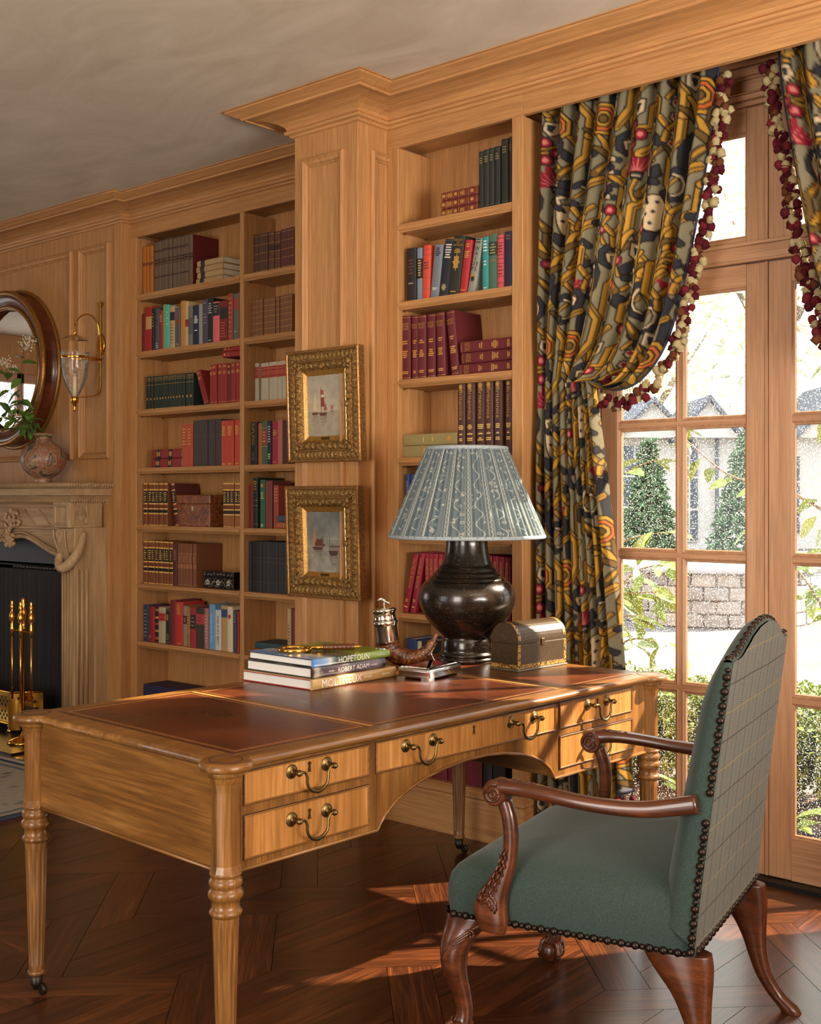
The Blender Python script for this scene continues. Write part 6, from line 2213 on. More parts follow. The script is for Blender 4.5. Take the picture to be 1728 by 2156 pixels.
(2,4,-3.1548,0.0341,0.2919,0.000,(30,52,110),'tall blue yearbook',3,0),
(2,5,-3.2726,0.0311,0.2549,0.237,(140,24,42),'crimson yearbook leaning right',79,0),
(2,5,-3.2294,0.0291,0.2560,0.211,(140,24,42),'crimson yearbook leaning right',79,0),
(2,5,-3.1492,0.0245,0.2536,0.000,(140,24,42),'crimson yearbook with gilt lettering',79,0),
(2,5,-3.1239,0.0232,0.2536,0.000,(140,24,42),'crimson yearbook with gilt lettering',79,0),
(2,5,-3.0999,0.0231,0.2536,0.000,(140,24,42),'crimson yearbook with gilt lettering',79,0),
(2,5,-3.0760,0.0235,0.2536,0.000,(140,24,42),'crimson yearbook with gilt lettering',79,0),
(2,5,-3.0517,0.0233,0.2536,0.000,(140,24,42),'crimson yearbook with gilt lettering',79,0),
(2,5,-3.0276,0.0232,0.2536,0.000,(140,24,42),'crimson yearbook with gilt lettering',79,0),
(2,5,-3.0036,0.0230,0.2536,0.000,(140,24,42),'crimson yearbook with gilt lettering',79,0),
(2,5,-2.9798,0.0229,0.2536,0.000,(140,24,42),'crimson yearbook with gilt lettering',79,0),
(2,5,-2.9562,0.0227,0.2536,0.000,(140,24,42),'crimson yearbook with gilt lettering',79,0),
(2,5,-2.9327,0.0226,0.2536,0.000,(140,24,42),'crimson yearbook with gilt lettering',79,0),
(2,5,-2.9094,0.0224,0.2536,0.000,(140,24,42),'crimson yearbook with gilt lettering',79,0),
(2,5,-2.8862,0.0223,0.2536,0.000,(140,24,42),'crimson yearbook with gilt lettering',79,0),
(2,5,-2.8631,0.0222,0.2536,0.000,(140,24,42),'crimson yearbook with gilt lettering',79,0),
(2,5,-2.8403,0.0220,0.2536,0.000,(140,24,42),'crimson yearbook with gilt lettering',79,0),
(2,5,-2.8175,0.0170,0.2536,0.000,(140,24,42),'crimson yearbook with gilt lettering',79,0),
(2,5,-2.7988,0.0286,0.2528,0.000,(140,24,42),'crimson yearbook with gilt lettering',79,0),
(2,5,-2.7695,0.0274,0.2518,0.000,(140,24,42),'crimson yearbook with gilt lettering',79,0),
(2,5,-2.7414,0.0257,0.2507,0.000,(140,24,42),'crimson yearbook with gilt lettering',79,0),
(2,5,-2.7140,0.0100,0.2506,0.000,(140,24,42),'crimson yearbook with gilt lettering',3,0),
(2,6,-3.2487,0.0556,0.2174,0.000,(36,58,110),'dark blue book',3,0.17),
(2,6,-3.1921,0.0261,0.2103,0.000,(206,198,176),'cream paper-bound book',3,0),
(2,6,-3.1649,0.0602,0.2147,0.000,(34,42,40),'black-green book',80,0)]
COLN = ['left column', 'middle column', 'lamp bookcase']
ROWN = ['top shelf', 'second shelf', 'third shelf', 'fourth shelf', 'fifth shelf', 'sixth shelf', 'seventh shelf', 'bottom shelf']
ORD = ['first', 'second', 'third', 'fourth', 'fifth', 'sixth', 'seventh', 'eighth', 'ninth', 'tenth', 'eleventh', 'twelfth', 'thirteenth', 'fourteenth', 'fifteenth', 'sixteenth', 'seventeenth', 'eighteenth', 'nineteenth', 'twentieth']
BZ = SHZ + [0.198]


def bright(c, k=0.98):
    return tuple(min(235, x * k) for x in c)


def make_book(root, w_, h, d, col, marks, rng):
    """spine towards -y at y = 0, foot at z = 0, x centred"""
    t = 0.0022
    sag = min(0.005, w_ * 0.14)
    hw_ = w_ / 2 - 0.0003
    n = 6
    arc = [(hw_ * math.cos(PI - PI * k / n), sag - sag * math.sin(PI * k / n)) for k in range(n + 1)]
    outer = [(-hw_, d)] + arc + [(hw_, d)]
    ia = [(a * (hw_ - t) / hw_, b + t) for a, b in arc]
    inner = [(hw_ - t, d)] + ia[::-1] + [(-hw_ + t, d)]
    # U-shaped case: outer skin, inner skin and rims
    m = len(outer)
    inn = inner[::-1]
    mb = MB()
    vv = [(x, y, 0) for x, y in outer] + [(x, y, h) for x, y in outer] + [(x, y, 0) for x, y in inn] + [(x, y, h) for x, y in inn]
    ff = []
    for i in range(m - 1):
        ff += [(i, i + 1, m + i + 1, m + i), (2 * m + i + 1, 2 * m + i, 3 * m + i, 3 * m + i + 1), (m + i, m + i + 1, 3 * m + i + 1, 3 * m + i), (i + 1, i, 2 * m + i, 2 * m + i + 1)]
    for i in (0, m - 1):
        ff.append((i, m + i, 3 * m + i, 2 * m + i))
    mb.add(vv, ff)
    case = obj('cover', mb, cloth(bright(col)), root, fix=False)
    obj('pages', MB().box(-hw_ + t, hw_ - t, sag + t, d - 0.004, 0.003, h - 0.003), M['page'], root, fix=False)

    def strip(z0, z1, off, f=1.0):
        mb = MB()
        q = [(a * f, b - off * (0.4 + 0.6 * (1 - abs(a / hw_)))) for a, b in arc]
        if f < 1:
            q = [(a * f, np.interp(a * f, [p[0] for p in arc], [p[1] for p in arc]) - off) for a, b in arc]
        mb.loft([[(a, b, z0) for a, b in q], [(a, b, z1) for a, b in q]], False, False, None, False)
        return mb
    gilt = {}

    def add(mat, part, mb, name):
        k = (name, mat.name)
        if k in gilt:
            gilt[k][1].add(mb.v, mb.f)
        else:
            gilt[k] = (mat, mb, name)
    for mk in marks:
        a = mk[0]
        if a == 'L':
            obj('spine_label', strip(mk[1] * h, max(mk[2] * h, mk[1] * h + 0.0016), 0.0005), cloth(bright(mk[3], 1.0)), case, fix=False)
        elif a in ('g', 'g2'):
            mat = M['gilt'] if a == 'g' else cloth((92, 84, 66))
            add(mat, case, strip(mk[1] * h - 0.0007, mk[1] * h + 0.0007, 0.0007), 'gilt_line')
        elif a == 'd':
            z0, z1, k, c = mk[1:5]
            mat = M['gilt'] if c == (214, 164, 82) else cloth(c)
            for q in range(k):
                zc = (z0 + (z1 - z0) * (q + 0.5) / k) * h
                hh = min(0.0026, (z1 - z0) * h / k * 0.32)
                add(mat, case, strip(zc - hh, zc + hh, 0.0008, rng.uniform(0.35, 0.72)), 'title_mark')
        elif a in ('D', 'D3', 'D4'):
            r = {'D': 0.22, 'D3': 0.30, 'D4': 0.34}[a] * w_
            mat = M['gilt'] if mk[2][0] > 195 and mk[2][2] < 130 else cloth(mk[2])
            T = Matrix.Translation((0, -0.0010, mk[1] * h)) @ Matrix.Rotation(PI / 2, 4, 'X')
            pts = 10 if a == 'D' else 16
            poly = [((r if (k % 2 == 0 or a == 'D') else r * 0.62) * math.cos(2 * PI * k / pts), (1.9 if a == 'D4' else 1.15) * (r if (k % 2 == 0 or a == 'D') else r * 0.62) * math.sin(2 * PI * k / pts)) for k in range(pts)]
            obj('ornament', MB().prism(poly, 0, 0.0004, 'z', T), mat, case, fix=False)
        elif a == 'T' and mk[1]:
            me = text_mesh(mk[1])
            xs = [v.co.x for v in me.vertices]
            L_ = max(xs) - min(xs)
            size = min(w_ * 0.62, mk[3] * h / L_)
            sx = (mk[3] * h / L_) / size
            T = Matrix.Translation((0, -0.0009, mk[2] * h)) @ Matrix.Rotation(PI / 2, 4, 'X') @ Matrix.Rotation(-PI / 2, 4, 'Z')
            lettering(mk[1], M['gilt'] if mk[4][0] > 195 and mk[4][2] < 130 else cloth(mk[4]), case, T, size, min(sx, 1.6))
        elif a == 't':
            me = text_mesh(mk[1])
            xs = [v.co.x for v in me.vertices]
            size = min(mk[3] * w_ * 0.9 * 1.6, w_ * 0.86 / max(0.3, max(xs) - min(xs)))
            T = Matrix.Translation((0, -0.0009, mk[2] * h)) @ Matrix.Rotation(PI / 2, 4, 'X')
            lettering(mk[1], M['gilt'] if mk[4][0] > 195 and mk[4][2] < 130 else cloth(mk[4]), case, T, size, 1.0)
    for mat, mb, name in gilt.values():
        o = obj(name, mb, mat, case, fix=False)
        if name == 'title_mark' or len(mb.f) > 8:
            o['kind'] = 'stuff'


def books():
    rng = random.Random(5)
    cnt = {}
    tot = {}
    for b in BOOKS:
        k = (b[0], b[1], b[7])
        tot[k] = tot.get(k, 0) + 1
    for c, si, x, w_, h, lean, col, desc, mk, d in BOOKS:
        k = (c, si, desc)
        cnt[k] = cnt.get(k, 0) + 1
        label = '%s, %s %s' % (desc, COLN[c], ROWN[si])
        if tot[k] > 1:
            label = '%s, %s from left, %s %s' % (desc, ORD[cnt[k] - 1], COLN[c], ROWN[si])
        y = (4.058 if c < 2 else 3.742) + rng.uniform(-0.004, 0.004)
        dd = d or rng.uniform(0.13, 0.165)
        if c == 0 and x < -5.518:
            x = -5.518
        dd = min(dd, (4.245 if c < 2 else 3.925) - y)
        root = thing('book', label, 'book', (x + w_ / 2, y, BZ[si] + (w_ / 2 * abs(math.sin(lean)) if lean else 0) + 0.0004), 0, 'books in the %s, %s' % (COLN[c], ROWN[si]))
        if lean:
            root.rotation_euler = (0, lean, 0)
        make_book(root, w_, h, dd, col, MARKS[mk], rng)


books()

# books lying flat
G_ = (214, 164, 82)
HW = [('t', 'HISTORY\nOF THE\nWORLD', .86, .235, G_), ('d', .58, .65, 2, G_), ('d', .30, .42, 4, G_), ('d', .09, .14, 2, G_), ('g', .97), ('g', .03)]
BAND = [('g', .97), ('D', .92, G_), ('g', .86), ('d', .70, .84, 5, G_), ('g', .68), ('D', .6, G_), ('g', .52), ('d', .36, .48, 4, G_), ('g', .26), ('D', .16, G_), ('g', .04)]
FLAT = [
    (0, 0, -5.030, -4.808, 0.000, 0.032, 0.15, (176, 140, 92), [('L', .70, .86, (44, 40, 32))], 'tan book with black label, lowest of four lying flat, left column top shelf'),
    (0, 0, -5.020, -4.806, 0.0325, 0.032, 0.15, (180, 146, 98), [('L', .70, .86, (44, 40, 32))], 'tan book with black label, second from bottom of four flat, left column top shelf'),
    (0, 0, -5.028, -4.808, 0.065, 0.032, 0.15, (176, 140, 92), [('L', .70, .86, (44, 48, 36))], 'tan book with black label, third from bottom of four flat, left column top shelf'),
    (0, 0, -5.022, -4.804, 0.0975, 0.031, 0.15, (182, 148, 100), [('L', .70, .86, (44, 40, 32))], 'tan book with black label, topmost of four flat, left column top shelf'),
    (0, 2, -4.812, -4.645, 0.245, 0.031, 0.14, (150, 36, 34), [('D', .88, G_), ('d', .66, .76, 1, G_)], 'red book lying flat on the red volumes, lower of two'),
    (0, 2, -4.806, -4.645, 0.2765, 0.026, 0.14, (156, 36, 34), [('D', .88, G_), ('d', .66, .76, 1, G_)], 'red book lying flat on the red volumes, upper of two'),
    (0, 3, -5.426, -5.162, 0.000, 0.050, 0.15, (140, 40, 38), [('L', .70, .88, (34, 30, 28)), ('L', .30, .44, (34, 30, 28)), ('d', .72, .86, 4, G_), ('d', .32, .42, 3, G_)], 'thick red book with black bands, lower of two flat, left column fourth shelf'),
    (0, 3, -5.414, -5.160, 0.051, 0.050, 0.15, (140, 40, 38), [('L', .70, .88, (34, 30, 28)), ('L', .30, .44, (34, 30, 28)), ('d', .72, .86, 4, G_), ('d', .32, .42, 3, G_)], 'thick red book with black bands, upper of two flat, left column fourth shelf'),
    (1, 4, -4.400, -4.240, 0.000, 0.034, 0.13, (160, 80, 44), [('d', .1, .9, 7, G_)], 'rust book with gilt marks lying flat beside the pilaster'),
    (1, 4, -4.393, -4.240, 0.0345, 0.034, 0.13, (70, 76, 88), [], 'blue-grey book lying flat on the rust one'),
    (1, 6, -4.558, -4.310, 0.000, 0.036, 0.16, (160, 84, 50), [], 'orange-brown book lying flat, middle column seventh shelf'),
    (1, 6, -4.554, -4.312, 0.0365, 0.034, 0.16, (44, 72, 80), [], 'dark teal book lying flat on the orange-brown one'),
    (0, 7, -5.500, -5.070, 0.000, 0.105, 0.17, (40, 40, 70), [], 'large navy volume lying flat on the bottom shelf'),
    (2, 0, -3.057, -2.864, 0.000, 0.034, 0.13, (112, 44, 34), BAND, 'maroon gilt-banded book, bottom of three flat, lamp bookcase top shelf'),
    (2, 0, -3.058, -2.864, 0.0345, 0.034, 0.13, (112, 44, 34), BAND, 'maroon gilt-banded book, middle of three flat, lamp bookcase top shelf'),
    (2, 0, -3.056, -2.864, 0.069, 0.034, 0.13, (112, 44, 34), BAND, 'maroon gilt-banded book, topmost of three flat, lamp bookcase top shelf'),
    (2, 2, -2.962, -2.683, 0.000, 0.045, 0.17, (96, 26, 32), HW, 'maroon history volume lying flat, bottom of three'),
    (2, 2, -2.951, -2.683, 0.0455, 0.045, 0.17, (96, 26, 32), HW, 'maroon history volume lying flat, middle of three'),
    (2, 2, -2.957, -2.683, 0.091, 0.045, 0.17, (100, 28, 34), HW, 'maroon history volume lying flat, topmost of three'),
    (2, 3, -3.266, -2.968, 0.000, 0.050, 0.16, (146, 130, 82), [('d', .30, .70, 2, (196, 170, 100))], 'olive book lying flat below its twin, lamp bookcase fourth shelf'),
    (2, 3, -3.264, -2.972, 0.0505, 0.048, 0.16, (146, 130, 82), [('d', .36, .70, 2, (196, 170, 100)), ('D3', .14, (196, 170, 100))], 'olive book lying flat on its twin, lamp bookcase fourth shelf'),
]
_r = random.Random(9)
for c, si, x0, x1, z, th_, d, col, mk, label in FLAT:
    y = 4.056 if c < 2 else 3.740
    o = thing('book', label, 'book', (x1, y, BZ[si] + z + th_ / 2), 0, 'books in the %s, %s' % (COLN[c], ROWN[si]))
    o.rotation_euler = (0, -PI / 2, 0)
    make_book(o, th_ - 0.0004, x1 - x0, d, col, mk, _r)
for k, (x, w_, h, col, label) in enumerate(((-3.24, 0.05, 0.27, (80, 24, 30), 'maroon volume at the left end of the bottom shelf under the lamp'), (-3.185, 0.07, 0.29, (104, 24, 34), 'broad maroon volume on the bottom shelf under the lamp'), (-3.11, 0.08, 0.30, (110, 26, 36), 'widest maroon volume on the bottom shelf behind the desk leg'), (-3.025, 0.08, 0.30, (104, 24, 34), 'tall maroon volume on the bottom shelf behind the desk leg'), (-2.94, 0.09, 0.30, (110, 26, 36), 'maroon volume on the bottom shelf left of the black one'), (-2.845, 0.045, 0.30, (30, 24, 24), 'black volume on the bottom shelf near the curtain'), (-2.795, 0.06, 0.28, (40, 26, 26), 'dark brown volume at the right end of the bottom shelf'))):
    o = thing('book', label, 'book', (x + w_ / 2, 3.742, 0.1985), 0, 'books in the lamp bookcase, bottom shelf')
    make_book(o, w_, h, 0.165, col, [], _r)

# ------------------------------------------------------------------ boxes on the shelves
def burl():
    t = NT('burl_wood')
    n = t.noise(t.coord('Object'), 26, 5, 0.65, 1.6)
    col = t.ramp(n, [(0.3, lin((70, 34, 18))), (0.5, lin((126, 70, 38))), (0.7, lin((164, 104, 60)))])
    return t.set(col, 0.3, 0, 0.3)


bt = thing('tea_caddy', 'burl wood box with pearl keyhole between gilt volumes on the fifth shelf', 'box', (-5.069, 4.062, 1.2035))
BU = burl()
obj('body', MB().box(-0.147, 0.147, 0, 0.10, 0, 0.122), BU, bt, bevel=0.002)
obj('lid', MB().box(-0.147, 0.147, 0, 0.10, 0.1235, 0.172), BU, bt, bevel=0.003)
obj('escutcheon', MB().lathe([(0.010, 0), (0.010, 0.001), (0.0, 0.0012)], 14, Matrix.Translation((0, -0.0002, 0.098)) @ Matrix.Rotation(PI / 2, 4, 'X') @ Matrix.Diagonal((0.8, 1.3, 1, 1))), plain('pearl', lin((220, 214, 198)), 0.25), bt)
obj('keyhole', MB().box(-0.0018, 0.0018, -0.0018, -0.001, 0.092, 0.102), M['dark'], bt)
ib = thing('inlaid_box', 'black lacquer box with pearl flower inlay on the sixth shelf', 'box', (-4.852, 4.062, 0.8745))
LQ = plain('black_lacquer', lin((22, 20, 20)), 0.2, coat=0.4)
PRL = plain('pearl_inlay', lin((196, 188, 172)), 0.3)
obj('body', MB().box(-0.122, 0.122, 0, 0.12, 0, 0.062), LQ, ib, bevel=0.002)
obj('lid', MB().box(-0.124, 0.124, -0.002, 0.122, 0.0632, 0.092), LQ, ib, bevel=0.003)
for fx in (-0.085, 0.0, 0.085):
    fl = MB()
    for k in range(5):
        fl.ball((fx + 0.009 * math.cos(2 * PI * k / 5 + PI / 2), -0.001, 0.033 + 0.011 * math.sin(2 * PI * k / 5 + PI / 2)), 0.0055, 8, 4)
    o = obj('pearl_flower', fl, PRL, ib)
    o['kind'] = 'stuff'
dots = MB()
_q = random.Random(4)
for k in range(46):
    dots.ball((_q.uniform(-0.115, 0.115), -0.0005, _q.uniform(0.006, 0.056)), 0.0021, 6, 3)
for k in range(9):
    for q in range(3):
        dots.ball((-0.108 + 0.027 * k + _q.uniform(-0.006, 0.006), -0.0025, 0.078 + _q.uniform(-0.006, 0.006)), 0.0022, 6, 3)
o = obj('pearl_specks', dots, PRL, ib)
o['kind'] = 'stuff'
for k in range(4):
    cx = -0.09 + 0.06 * k
    obj('pearl_vine', MB().tube([(cx + 0.022 * math.cos(a), -0.0006, 0.018 + 0.020 * math.sin(a)) for a in [PI * q / 10 for q in range(11)]], 0.0011, 5), PRL, ib)

# ================================================================== PICTURES, FIREPLACE AND WHAT BELONGS TO IT
def gold_leaf(name, dark, light, rough, bump):
    t = NT(name)
    co = t.coord('Object')
    n = t.noise(co, 130, 4, 0.65, 0.8)
    n2 = t.noise(co, 14, 3)
    col = t.ramp(n, [(0.34, dark), (0.52, tuple((a + b) / 2 for a, b in zip(dark, light))), (0.68, light)])
    col = t.mix(t.math('MULTIPLY', n2, 0.35), col, lin((86, 48, 26)))
    t.bump(n, bump, 0.004)
    return t.set(col, rough, 0.55)


GOLD_C = gold_leaf('carved_gilding', lin((74, 54, 26)), lin((196, 150, 78)), 0.36, 0.8)
GOLD_R = gold_leaf('worn_gilding', lin((110, 72, 34)), lin((196, 146, 78)), 0.34, 0.25)
GOLD_L = gold_leaf('gilt_liner', lin((150, 104, 44)), lin((214, 164, 80)), 0.28, 0.08)


def paint_canvas(kind, nx=72, ny=116):
    """oil sketch of boats, as flat paint"""
    rng = np.random.RandomState(2 + kind)
    X, Y = np.meshgrid(np.linspace(0, 1, nx), np.linspace(0, 1, ny))   # y from bottom to top
    def noise(k):
        a = rng.rand(k + 3, k + 3)
        xi, yi = X * k, Y * k
        i, j = xi.astype(int), yi.astype(int)
        fx, fy = xi - i, yi - j
        return a[j, i] * (1 - fx) * (1 - fy) + a[j, i + 1] * fx * (1 - fy) + a[j + 1, i] * (1 - fx) * fy + a[j + 1, i + 1] * fx * fy
    n = noise(7) * 0.6 + noise(16) * 0.4
    def c(rgb):
        return np.array(rgb, float)
    if kind == 0:
        sky = c((168, 157, 136)) + (Y[..., None] - 0.7) * c((-30, -26, -14)) + (n[..., None] - 0.5) * c((34, 30, 22))
        sea = c((160, 149, 128)) + (n[..., None] - 0.5) * c((46, 42, 34))
        hor = 0.40
    else:
        sky = c((122, 122, 114)) + (Y[..., None] - 0.7) * c((-36, -28, -14)) + (n[..., None] - 0.5) * c((48, 46, 40))
        sea = c((140, 134, 122)) + (n[..., None] - 0.5) * c((64, 62, 58))
        hor = 0.44
    img = np.where((Y > hor)[..., None], sky, sea)

    def rect(x0, x1, y0, y1, col, skew=0.0, a=1.0, soft=0.0):
        yy = (Y - y0) / (y1 - y0)
        m = (yy >= 0) & (yy <= 1) & (X >= x0 + skew * yy) & (X <= x1 + skew * yy * (1 if soft == 0 else soft))
        img[m] = img[m] * (1 - a) + c(col) * a

    def tri(x0, x1, xt, y0, y1, col):
        yy = (Y - y0) / (y1 - y0)
        m = (yy >= 0) & (yy <= 1) & (X >= x0 + (xt - x0) * yy) & (X <= x1 + (xt - x1) * yy)
        img[m] = c(col)

    def hull(x0, x1, y, h, col):
        m = (Y < y) & (Y > y - h) & (X > x0 + (y - Y) * 0.6) & (X < x1 - (y - Y) * 0.6)
        img[m] = c(col)
        for k in range(9):
            yy = y - h - 0.012 - 0.022 * k
            w_ = (x1 - x0) * (0.42 - 0.03 * k)
            xc = (x0 + x1) / 2 + rng.uniform(-0.03, 0.03)
            rect(xc - w_, xc + w_, yy - 0.009, yy, col, 0, 0.55 - 0.05 * k)
    if kind == 0:
        hull(0.10, 0.30, 0.40, 0.05, (92, 64, 50))
        hull(0.30, 0.54, 0.39, 0.055, (96, 58, 46))
        rect(0.195, 0.205, 0.40, 0.72, (150, 120, 92))
        tri(0.14, 0.24, 0.20, 0.42, 0.74, (206, 176, 128))
        rect(0.365, 0.378, 0.39, 0.80, (92, 60, 48))
        rect(0.36, 0.46, 0.48, 0.64, (128, 60, 46), 0.0)
        rect(0.375, 0.44, 0.68, 0.76, (150, 74, 56))
        rect(0.375, 0.44, 0.64, 0.68, (210, 190, 160))
        tri(0.44, 0.54, 0.48, 0.42, 0.58, (150, 80, 60))
        hull(0.62, 0.72, 0.415, 0.02, (116, 84, 68))
        rect(0.64, 0.70, 0.43, 0.50, (150, 92, 74))
        for x in (0.05, 0.78, 0.9):
            rect(x, x + 0.018, 0.40, 0.42, (100, 80, 66))
    else:
        hull(0.14, 0.44, 0.42, 0.06, (84, 58, 46))
        tri(0.16, 0.26, 0.20, 0.44, 0.76, (176, 120, 88))
        tri(0.20, 0.44, 0.44, 0.43, 0.60, (90, 56, 44))
        rect(0.20, 0.40, 0.45, 0.55, (96, 60, 48), 0.05)
        hull(0.58, 0.86, 0.36, 0.09, (70, 52, 44))
        rect(0.615, 0.625, 0.36, 0.68, (96, 80, 66))
        hull(0.62, 1.0, 0.45, 0.04, (104, 76, 58))
        tri(0.90, 1.02, 0.98, 0.44, 0.60, (96, 62, 48))
        rect(0.44, 0.49, 0.42, 0.47, (84, 60, 48))
        rect(0.28, 0.95, 0.55, 0.57, (182, 178, 166), 0.1, 0.35)
    img = np.clip(img, 0, 255)
    lin_ = np.where(img / 255 <= 0.04045, img / 255 / 12.92, ((img / 255 + 0.055) / 1.055) ** 2.4)
    return lin_


CANV = attr_mat('oil_paint', 'paint', 0.45, 0.0, 0.0, 0.3)


def color_grid(name, nx, ny, fn, col, mat):
    v = [fn(i / (nx - 1), j / (ny - 1)) for j in range(ny) for i in range(nx)]
    f = [(j * nx + i, j * nx + i + 1, (j + 1) * nx + i + 1, (j + 1) * nx + i) for j in range(ny - 1) for i in range(nx - 1)]
    me = bpy.data.meshes.new(name)
    me.from_pydata(v, [], f)
    attr = 'paint' if 'paint' in [n.attribute_name for n in mat.node_tree.nodes if n.bl_idname == 'ShaderNodeAttribute'] else 'print'
    ca = me.color_attributes.new(attr, 'FLOAT_COLOR', 'POINT')
    ca.data.foreach_set('color', np.concatenate([col.reshape(-1, 3), np.ones((nx * ny, 1))], 1).astype(np.float32).ravel())
    me.materials.append(mat)
    return me


def make_picture(label, x, z, hw_, hh, kind):
    t = thing('framed_painting', label, 'painting', (x, 3.527, z), 0, 'framed seascapes on the pilaster')
    t.rotation_euler = (math.radians(2.0), 0, 0)
    P = lambda a, b, h: (a, -h - hh * 0.035, b)
    obj('outer_rim', MB().rect_sweep(-hw_, hw_, -hh, hh, [(0, -0.008), (0, 0.026), (0.004, 0.031), (0.011, 0.031), (0.014, 0.026)], P), GOLD_R, t)

    def carved(i0, i1, hfun, amp, name, kk):
        mb = MB()
        for side in range(4):
            horiz = side % 2 == 0
            half = hw_ if horiz else hh
            ln = 2 * half
            ns_, nc = int(ln / 0.0042), 9
            def fn(a, b, side=side, half=half, horiz=horiz):
                ins = i0 + (i1 - i0) * b
                s_ = (a - 0.5) * 2 * (half - ins)
                w0 = s_ * kk
                leaf = math.sin(w0 + 2.2 * math.sin(PI * b)) * math.sin(PI * b) + 0.6 * math.sin(2.3 * w0 + 9 * b + side) * math.sin(PI * b)
                h = hfun(b) + amp * leaf
                e = ((hh if horiz else hw_) - ins)
                if side == 0:
                    return P(s_, -e, h)
                if side == 2:
                    return P(-s_, e, h)
                if side == 1:
                    return P(e, s_, h)
                return P(-e, -s_, h)
            mb.grid(fn, ns_, nc)
        return obj(name, mb, GOLD_C, t, fix=False)
    carved(0.014, 0.046, lambda b: 0.024 + 0.004 * math.sin(PI * b), 0.0028, 'carved_band', 260)
    obj('hollow', MB().rect_sweep(-hw_, hw_, -hh, hh, [(0.045, 0.024), (0.047, 0.030), (0.051, 0.030), (0.053, 0.024)], P), GOLD_R, t)
    carved(0.053, 0.090, lambda b: 0.024 + 0.010 * math.sin(PI * min(1, b * 1.1)) - 0.012 * b, 0.0035, 'carved_scroll_band', 190)
    obj('gilt_liner', MB().rect_sweep(-hw_, hw_, -hh, hh, [(0.089, 0.012), (0.092, 0.014), (0.106, 0.006), (0.110, 0.004)], P), GOLD_L, t)
    for sx in (-1, 1):
        for sz in (-1, 1):
            mb = MB()
            for k, (a, b, r) in enumerate(((0.060, 0.060, 0.014), (0.082, 0.060, 0.009), (0.060, 0.082, 0.009), (0.045, 0.045, 0.009), (0.078, 0.078, 0.010))):
                mb.ball((0, 0, 0), 1, 8, 5, Matrix.Translation(P(sx * (hw_ - a), sz * (hh - b), 0.030)) @ Matrix.Diagonal((r, r * 0.6, r, 1)))
            o = obj('corner_ornament', mb, GOLD_C, t)
            o['kind'] = 'stuff'
    for a, b in ((0, -1), (0, 1), (-1, 0), (1, 0)):
        obj('shell_ornament', MB().ball((0, 0, 0), 1, 10, 6, Matrix.Translation(P(a * (hw_ - 0.072), b * (hh - 0.072), 0.030)) @ Matrix.Diagonal((0.013, 0.008, 0.013, 1))), GOLD_C, t)
    ax, az = hw_ - 0.110, hh - 0.110
    me = color_grid('canvas', 72, 116, lambda i, j: P(-ax + 2 * ax * i, -az + 2 * az * j, 0.0045), paint_canvas(kind), CANV)
    obj('canvas', me, None, t)
    obj('name_plate', MB().box(-0.024, 0.024, *sorted((P(0, 0, 0.010)[1], P(0, 0, 0.0135)[1])), -hh + 0.094, -hh + 0.104), M['old_brass'], t)
    obj('back_board', MB().box(-hw_ + 0.004, hw_ - 0.004, -0.004 - hh * 0.035, 0.004 - hh * 0.035, -hh + 0.004, hh - 0.004), M['dark'], t)


make_picture('gilt framed seascape of boats with red sails, upper of two', -3.500, 1.750, 0.216, 0.238, 0)
make_picture('gilt framed seascape of dark fishing boats, lower of two', -3.503, 1.173, 0.217, 0.237, 1)

# ------------------------------------------------------------------ mantelpiece
MC = -6.68
PINE = wood('pickled_pine', lin((150, 118, 82)), lin((178, 144, 104)), lin((196, 164, 124)), 'z', 0.65, 1.0, var=0.0, pores=0.25)
PINEX = wood('pickled_pine_x', lin((150, 118, 82)), lin((178, 144, 104)), lin((196, 164, 124)), 'x', 0.65, 1.0, var=0.0, pores=0.25)
mp = thing('mantelpiece', 'carved pickled pine mantelpiece around the dark fireplace', 'fireplace', (MC, 3.97, 0))


def u_path(hx, dep):
    return [(-hx, 0.0), (-hx, -dep), (hx, -dep), (hx, 0.0)]


def ring_mould(hx, dep, prof):
    return mitred(u_path(hx, dep), prof)


sh = MB()
sh.add(*(lambda m: (m.v, m.f))(ring_mould(0.985, 0.26, [(0, 1.372), (0.010, 1.374), (0.012, 1.410), (0.016, 1.412), (0.022, 1.416), (0.030, 1.424), (0.034, 1.434), (0.030, 1.443), (0, 1.446)])))
sh.box(-0.984, 0.984, -0.259, 0, 1.3725, 1.4455)
obj('mantel_shelf', sh, PINEX, mp)
# carved leaf edge of the shelf and egg row under it: small beads
def bead_row(z, dep, hx, r, step, name, only_right=True):
    mb = MB()
    x = -0.45
    while x < hx:
        mb.ball((0, 0, 0), 1, 7, 4, Matrix.Translation((x, -dep, z)) @ Matrix.Diagonal((step * 0.48, r, r * 1.2, 1)))
        x += step
    y = -dep
    while y < 0:
        mb.ball((0, 0, 0), 1, 7, 4, Matrix.Translation((hx, y, z)) @ Matrix.Diagonal((r, step * 0.48, r * 1.2, 1)))
        y += step
    o = obj(name, mb, PINEX, mp)
    o['kind'] = 'stuff'


